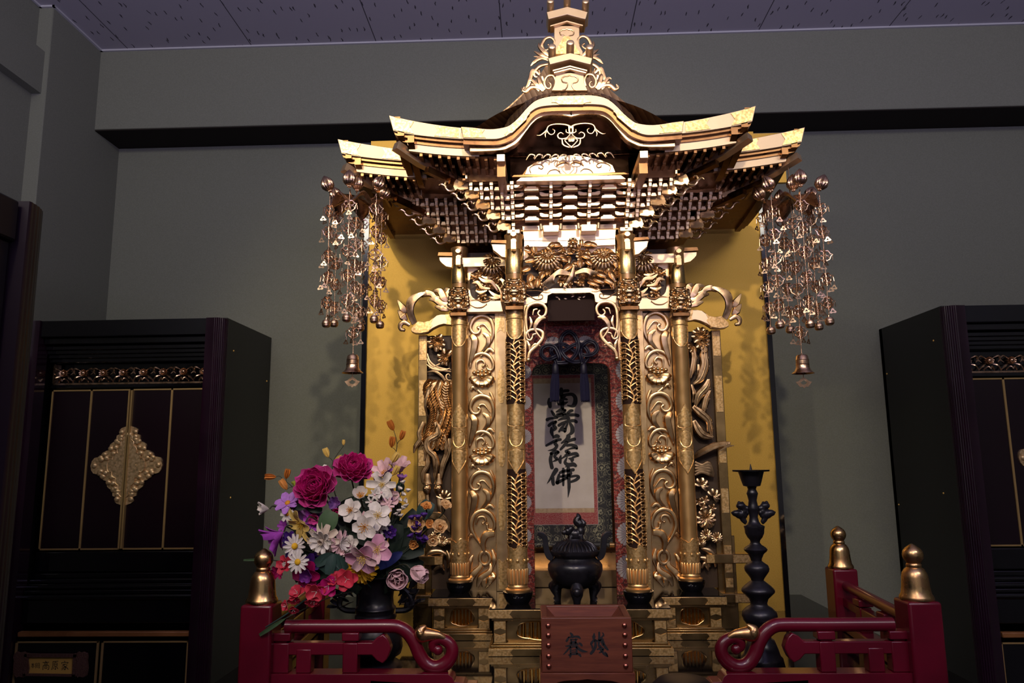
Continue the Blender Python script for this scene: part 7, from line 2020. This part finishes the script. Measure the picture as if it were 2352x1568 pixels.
# baby's breath sprig
def sprig(name, label, cat, pts_main, blobs, m_stem='stem', start=None):
    base = start or MOUTH+Vector((rf.uniform(-.02, .02), 0, -.03))
    t = thing(name, label, cat, base, GRP)
    c = bez([base]+[P(u, v, y) for u, v, y in pts_main], 6)
    sm = MB().tube(c, lerp_list([.0016, .0010, .0006], len(c)), 6)
    for (u, v, y, kind, m_, sz, an) in blobs:
        p = P(u, v, y)
        n_ = min(c, key=lambda q: (q-p-Vector((0, 0, -.006))).length)
        sm.tube(bez([n_, (n_+p)*.5+Vector((0, 0, .002)), p], 3), .0006, 5)
    sm.build('stem', M[m_stem], t)
    for (u, v, y, kind, m_, sz, an) in blobs:
        p = P(u, v, y); r = sz*px_m(y); mb = MB()
        d = Vector((math.cos(an), -.25, math.sin(an))).normalized()
        F = frame(p, d)
        if kind == 'bud':
            for j in range(4): mb.petal(F @ Matrix.Rotation(PI/2*j, 4, 'Z') @ Matrix.Rotation(-1.25, 4, 'Y'), r*2, r*1.1, .55, .9, .0005, .5)
            mb.build('bud', M[m_], t)
        else:
            for j in range(5): mb.petal(F @ Matrix.Rotation(2*PI/5*j, 4, 'Z') @ Matrix.Rotation(-.7, 4, 'Y'), r, r*.8, .3, .6, .0005, .7)
            mb.build('floret', M[m_], t)
    return t
sprig('babys_breath', 'sprig of tiny white florets right of the white blossoms', 'flower', [(885, 1240, 1.53), (905, 1180, 1.53), (925, 1125, 1.53)], [(u, v, 1.52, 'f', 'white_p', 9, rf.uniform(.2, 2)) for u, v in ((927, 1111), (916, 1125), (937, 1130), (910, 1141), (924, 1138), (914, 1149), (927, 1150), (934, 1165), (925, 1170), (917, 1177), (912, 1184), (922, 1188))])
sprig('bud_sprig', 'sprig of three orange buds leaning out at the upper left', 'flower', [(740, 1190, 1.55), (690, 1135, 1.53), (665, 1112, 1.52), (645, 1095, 1.52)], [(634, 1095, 1.515, 'bud', 'bud_o', 12, 3.1), (657, 1099, 1.515, 'bud', 'bud_o', 11, 1.3), (659, 1124, 1.515, 'bud', 'orange', 13, 2.1)])
sprig('bud_sprig', 'sprig of yellow buds rising behind the two peonies', 'flower', [(775, 1150, 1.58), (765, 1090, 1.58), (765, 1060, 1.58), (788, 1025, 1.58)], [(754, 1050, 1.575, 'bud', 'yellow_s', 11, 1.9), (767, 1066, 1.575, 'bud', 'yellow_s', 13, .7), (789, 1022, 1.575, 'bud', 'yellow_s', 6, 1.5)])
sprig('bud_sprig', 'sprig of three orange buds, tallest stem of the bouquet', 'flower', [(885, 1150, 1.57), (905, 1060, 1.57), (912, 1020, 1.57), (905, 990, 1.57)], [(904, 988, 1.565, 'bud', 'bud_o', 12, 2.0), (920, 1010, 1.565, 'bud', 'bud_o', 11, 1.2), (899, 1027, 1.565, 'bud', 'bud_o', 12, 1.4)])
sprig('bud_sprig', 'short sprig of yellow-brown buds between the pale pink lilies', 'flower', [(885, 1150, 1.54), (895, 1100, 1.52)], [(901, 1062, 1.51, 'bud', 'yellow_s', 13, 1.0), (905, 1090, 1.51, 'bud', 'yellow_s', 11, 1.1)])
# peach roses and violet florets at the right
def rose(u, v, Y, R, face, label, m='peach'):
    flower('peach_rose', label, 'flower', u, v, Y, face, R, [(6, 1, .95, .5, .3, .7, m, .8, .02), (5, .8, .95, .95, .6, .8, m, .8, .02), (4, .55, 1, 1.25, .7, .8, 'orange', .8, .01)])
for u, v, R, f, lab, m in ((979, 1168, 16, (.2, -.6, .8), 'peach-orange rose at the top of the right-hand rose cluster', 'orange'), (1021, 1166, 18, (.4, -.6, .8), 'cream-yellow rose farthest right, in front of the golden wing carving', 'peach'), (962, 1206, 25, (-.2, -1, .3), 'largest peach rose with violet florets around it', 'peach'), (986, 1204, 13, (.3, -1, .2), 'small orange rose between the largest peach rose and its right neighbour', 'orange'), (1010, 1214, 21, (.2, -1, .5), 'peach rose right of the violet florets', 'peach'), (993, 1238, 17, (.2, -1, -.2), 'peach rose at the lower right of the cluster', 'peach'), (952, 1246, 14, (-.1, -1, -.4), 'small peach-orange rose at the bottom of the cluster', 'orange')):
    rose(u, v, 1.50+.006*rf.random(), R, f, lab, m)
sprig('violet_florets', 'cluster of deep violet florets among the peach roses', 'flower', [(920, 1280, 1.51), (950, 1235, 1.50), (965, 1200, 1.49)], [(u, v, 1.485, 'f', 'purple_p', 12, rf.uniform(.6, 2.4)) for u, v in ((947, 1194), (960, 1193), (974, 1188), (952, 1218), (946, 1236), (965, 1230), (960, 1242), (972, 1240), (955, 1208), (970, 1248))])
# large lotus-like bloom at the right of the vase mouth
flower('lotus_bloom', 'large pale pink globe bloom with lime heart right of the vase mouth', 'flower', 914, 1318, 1.45, (.15, -1, -.15), 46, [(7, 1.0, .85, .75, .75, .8, 'palepink', .8, .02), (6, .85, .9, 1.05, .8, .8, 'palepink', .8, .02)], ('green_y', .30, 'disc'))
flower('lotus_bloom', 'broad pale pink cupped bloom overlapping the globe bloom', 'flower', 944, 1306, 1.44, (.8, -.5, -.35), 46, [(6, 1.0, .75, .95, .6, .8, 'palepink', .8, .02)])
# coral gladiolus spike
base = MOUTH+Vector((.0, -.02, -.02))
spike = [(820, 1325, 1.47), (770, 1335, 1.45), (730, 1358, 1.44), (690, 1385, 1.43), (655, 1412, 1.42), (610, 1440, 1.42)]
t = thing('gladiolus_spike', 'long coral-red gladiolus spike sweeping down left over the railing', 'flower', base, GRP)
c = bez([base]+[P(*q) for q in spike], 6)
MB().tube(c, lerp_list([.0022, .0018, .0012], len(c)), 7).build('stem', M['leaf_b'], t)
for u, v, R, f in ((797, 1330, 28, (.1, -1, .1)), (772, 1332, 20, (-.2, -1, .5)), (755, 1345, 26, (.0, -1, .0)), (727, 1358, 28, (-.1, -1, -.2)), (720, 1376, 20, (.1, -.7, -.7)), (684, 1363, 22, (-.3, -.8, .6)), (676, 1372, 17, (.2, -.7, -.6)), (658, 1391, 14, (-.6, -.8, .1)), (674, 1397, 14, (.2, -.7, -.7))):
    pos = P(u, v, 1.425); F = frame(pos, f, rf.uniform(0, 2)); r = R*px_m(1.425); mb = MB(); mb.mi = 0
    for ring, (n, rr, el) in enumerate(((3, 1, .45), (3, .9, .75))):
        for j in range(n): mb.petal(F @ Matrix.Rotation(2*PI*(j+.5*ring)/n, 4, 'Z') @ Matrix.Rotation(-el, 4, 'Y'), r*rr, r*.85, -.3, .5, .0005, .75)
    mb.mi = 1
    for j in range(3):
        p1 = F @ Vector((.25*r*math.cos(2*j), .25*r*math.sin(2*j), r*.55)); mb.tube([pos, p1], .0005, 5)
    mb.build('blossom', [M['coral'] if u != 755 else M['magenta'], M['white_p']], t)
flower('coral_blossom', 'coral-red blossom left below the upper daisy', 'flower', 658, 1296, 1.45, (-.4, -1, .2), 24, [(5, 1, .7, .5, -.2, .5, 'coral', .6, .03), (4, .7, .7, .9, 0, .5, 'coral', .6, .02)], ('white_p', .25, 'stamens'))
flower('magenta_blossom', 'dark magenta ruffled blossom under the lower daisy', 'flower', 708, 1316, 1.47, (-.1, -1, -.3), 32, [(6, 1, .8, .35, -.2, .5, 'magenta', .8, .03), (5, .7, .8, .8, 0, .5, 'violet', .8, .02)])
flower('magenta_blossom', 'dark magenta blossom beside the coral one', 'flower', 640, 1312, 1.47, (-.4, -1, -.3), 18, [(6, 1, .6, .5, -.2, .5, 'magenta', .6, .03)])
flower('pink_bud', 'small salmon pink blossom under the pale pink dahlia', 'flower', 786, 1268, 1.45, (0, -1, 0), 9, [(5, 1, .8, .6, .2, .5, 'palepink', .8, .02)])
# leaves
def leaf(label, u, v, Y, ang, Ln, Wd, m='leaf', face=-.2, curl=.6, n=1, spread=.5):
    p = P(u, v, Y); t = thing('leaf', label, 'leaf', p, 'leaves of the bouquet')
    mb = MB()
    for k in range(n):
        a = math.radians(ang)+(k-(n-1)/2)*spread
        ax = Vector((math.cos(a), face+rf.uniform(-.15, .15), -math.sin(a))).normalized()
        nz = (Vector(FRONT)-ax*ax.dot(Vector(FRONT))).normalized(); ny = nz.cross(ax)
        Mx = Matrix(((ax.x, ny.x, nz.x, p.x), (ax.y, ny.y, nz.y, p.y), (ax.z, ny.z, nz.z, p.z), (0, 0, 0, 1)))
        mb.petal(Mx, Ln*px_m(Y), Wd*px_m(Y), -curl, .25, .0006, .6, 8, 4)
    mb.build('blade', M[m], t)
    s0 = MOUTH+Vector((rf.uniform(-.02, .02), 0, -.02))
    MB().tube(bez([s0, (s0+p)*.5+Vector((0, .015, .01)), p], 5), .0011, 5).build('stem', M['stem'], t)
leaf('broad green leaf above the cream dahlia', 745, 1222, 1.445, -70, 50, 44, 'leaf', -.3)
leaf('dark pointed leaf under the left side of the largest peony', 702, 1166, 1.475, 185, 30, 14, 'leaf_d')
leaf('dark pointed leaf under the middle of the largest peony', 705, 1166, 1.475, 10, 36, 16, 'leaf_d')
leaf('lobed blue-green leaf hanging below the cream dahlia', 766, 1272, 1.43, 100, 46, 24, 'leaf_b', -.2, .4, 5, .45)
leaf('dark green leaf behind the peach roses', 965, 1192, 1.53, -60, 46, 36, 'leaf_b')
leaf('deep blue leaf above the globe bloom', 925, 1268, 1.49, 150, 70, 24, 'blue_leaf')
leaf('long thin grass blade pointing left past the left gilt cap', 610, 1284, 1.44, 178, 52, 5, 'leaf', 0, .2)
leaf('long thin grass blade trailing down across the left railing', 655, 1420, 1.41, 148, 70, 9, 'leaf', 0, .3)
leaf('dark leaf spray behind the right half of the bouquet', 900, 1235, 1.55, -50, 80, 22, 'leaf_d', 0, .4, 7, .55)
leaf('dark leaf spray behind the left half of the bouquet', 740, 1260, 1.55, 200, 80, 22, 'leaf_d', 0, .4, 8, .5)
leaf('dark leaf spray over the mouth of the vase', 850, 1300, 1.53, 60, 70, 24, 'leaf_d', -.2, .4, 9, .55)
leaf('dark leaf spray between white blossoms and pink striped pair', 800, 1225, 1.51, 20, 70, 26, 'leaf_d', 0, .4, 9, .6)
leaf('dark leaf spray beneath the right peony', 815, 1140, 1.56, 80, 60, 14, 'leaf_d', 0, .3, 7, .4)
leaf('dark leaf spray over the vase shoulder under the globe bloom', 905, 1275, 1.51, 40, 70, 30, 'leaf_d', -.1, .4, 8, .6)
leaf('dark leaf spray below the daisies', 720, 1305, 1.50, 120, 50, 18, 'leaf_d', -.1, .4, 7, .5)
# ------------------------------------------------------------------ red railings with gilt onion caps
def rail_post(px, py, zc, z0, r, parent, s):
    """square post; zc = foot of the gilt cap"""
    w_ = r*2
    pm = MB().span(px-r, px+r, py-r, py+r, z0, zc)
    po = pm.build('post', M['red'], parent, bevel=.005, seg=3)
    k = s
    pr = [(.036, 0), (.0375, .003), (.036, .008), (.0325, .014), (.030, .030), (.0285, .050), (.026, .060), (.021, .068), (.016, .072), (.0165, .075), (.0168, .078), (.0145, .081), (.0175, .085), (.0215, .092), (.0228, .100), (.021, .108), (.016, .115), (.008, .121), (.0025, .1245), (0, .125)]
    MB().lathe([(a*k, zc+b*k) for a, b in pr], (px, py, 0), 40).build('onion_cap', M['cap'], po, sharp=50)
    return po
M['cap'] = varied(mat('worn_gilt_cap', (.72, .44, .18), .27, 1), (.52, .27, .12), (.80, .54, .24), 55, .36, .20, 0, .001, (1, 1, .8), 6)
ZC = H-.263
RY = 1.45
def railing(sx, xback, label):
    t = thing('altar_railing', label, 'railing', (sx*.55, 1.62, 0 if False else TT), 'red altar railings')
    X = lambda a: sx*a
    # posts: front outer, back outer
    rail_post(X(.612), RY, ZC, TT, .0300, t, .80)
    rail_post(X(xback), 1.90, H-.270, TT, .0290, t, .80)
    # base beam with stepped end
    zb = H-.387
    pts = [(X(.59), zb), (X(.255), zb), (X(.246), zb-.006), (X(.243), zb-.014), (X(.226), zb-.015), (X(.222), zb-.019), (X(.221), zb-.0205), (X(.204), zb-.0215), (X(.202), TT), (X(.59), TT)]
    MB().prism([(a, RY-.020, z) for a, z in pts], (0, .040, 0)).build('base_beam', M['red'], t, bevel=.003, seg=2)
    # middle rail with flared end
    zm = H-.345
    pts = [(X(.59), zm+.011), (X(.398), zm+.011), (X(.389), zm+.020), (X(.377), zm+.026), (X(.369), zm+.018), (X(.365), zm+.009), (X(.362), zm), (X(.365), zm-.009), (X(.369), zm-.018), (X(.377), zm-.026), (X(.389), zm-.020), (X(.398), zm-.011), (X(.59), zm-.011)]
    MB().prism([(a, RY-.011, z) for a, z in pts], (0, .022, 0)).build('middle_rail', M['red'], t, bevel=.003, seg=2)
    # struts
    def strut(xx, z1, cap, w_=.014):
        b = MB().span(X(xx-w_), X(xx+w_), RY-.013, RY+.013, zb, z1)
        if cap:
            b.span(X(xx-.011), X(xx+.011), RY-.011, RY+.011, z1, z1+.004).span(X(xx-w_-.002), X(xx+w_+.002), RY-.014, RY+.014, z1+.003, H-.316)
        b.build('strut', M['red'], t, bevel=.002, seg=2)
    strut(.438, H-.334, 1); strut(.525, zm, 0); strut(.569, H-.334, 1, .016)
    # top rail sweeping down into a curl
    def q(u, v):
        p = P(u, v, RY); return (sx*abs(p.x) if True else 0, RY, p.z)
    raw = [(2050, 1433), (1900, 1434), (1800, 1434), (1778, 1437), (1762, 1447), (1750, 1462), (1742, 1478), (1734, 1500), (1720, 1521), (1700, 1530), (1680, 1526), (1662, 1510), (1656, 1490), (1664, 1473), (1682, 1464), (1698, 1470), (1700, 1484), (1690, 1490)]
    pts = [q(u, v) for u, v in raw]
    c = bez(pts, 6)
    rr = lerp_list([.0125]*8+[.0125, .013, .0135, .0125, .012, .011, .0105, .010, .009, .008], len(c))
    tr = MB().tube(c, rr, 16, 1.0, (0, -1, 0)).ball(c[-1], .0098, 12, 8)
    tr = tr.build('top_rail', M['red'], t)
    # gilt leaf riding on the curl
    lf = bez([q(1668, 1464), q(1686, 1455), q(1706, 1453), q(1722, 1452), q(1726, 1443), q(1714, 1432)], 6)
    MB().tube([(p.x, p.y-.006, p.z) for p in lf], lerp_list([.003, .008, .0115, .0155, .011, .0015], len(lf)), 12, .9, (0, -1, 0)).build('gilt_leaf', M['cap'], tr)
    # side railing running back to the wall
    def sd(a, z0_, z1_, hw):
        xb = xback-.005
        return [(X(.612-hw), RY+.02, z0_), (X(.612+hw), RY+.02, z0_), (X(.612+hw), RY+.02, z1_), (X(.612-hw), RY+.02, z1_)]
    dx = sx*(xback-.612)
    for nm, z0_, z1_, hw in (('base_beam', TT, H-.387, .018), ('middle_rail', H-.356, H-.334, .010)):
        MB().prism(sd(0, z0_, z1_, hw), (dx, 1.875-RY, 0)).build(nm, M['red'], t, bevel=.003, seg=2)
    MB().tube([(X(.612), RY+.02, H-.306), (X(.612)+dx, 1.875, H-.308)], .0115, 14).build('top_rail', M['red'], t)
    for q_ in (.35, .68):
        xx = X(.612)+dx*q_; yy = RY+(1.9-RY)*q_
        MB().span(xx-.013, xx+.013, yy-.014, yy+.014, H-.387, H-.334).span(xx-.016, xx+.016, yy-.018, yy+.018, H-.332, H-.317).build('strut', M['red'], t, bevel=.002, seg=2)
    return t
railing(-1, .640, 'crimson lacquer railing in front of the flower vase, curling at its inner end')
railing(1, .652, 'crimson lacquer railing in front of the tall candlestick, curling at its inner end')
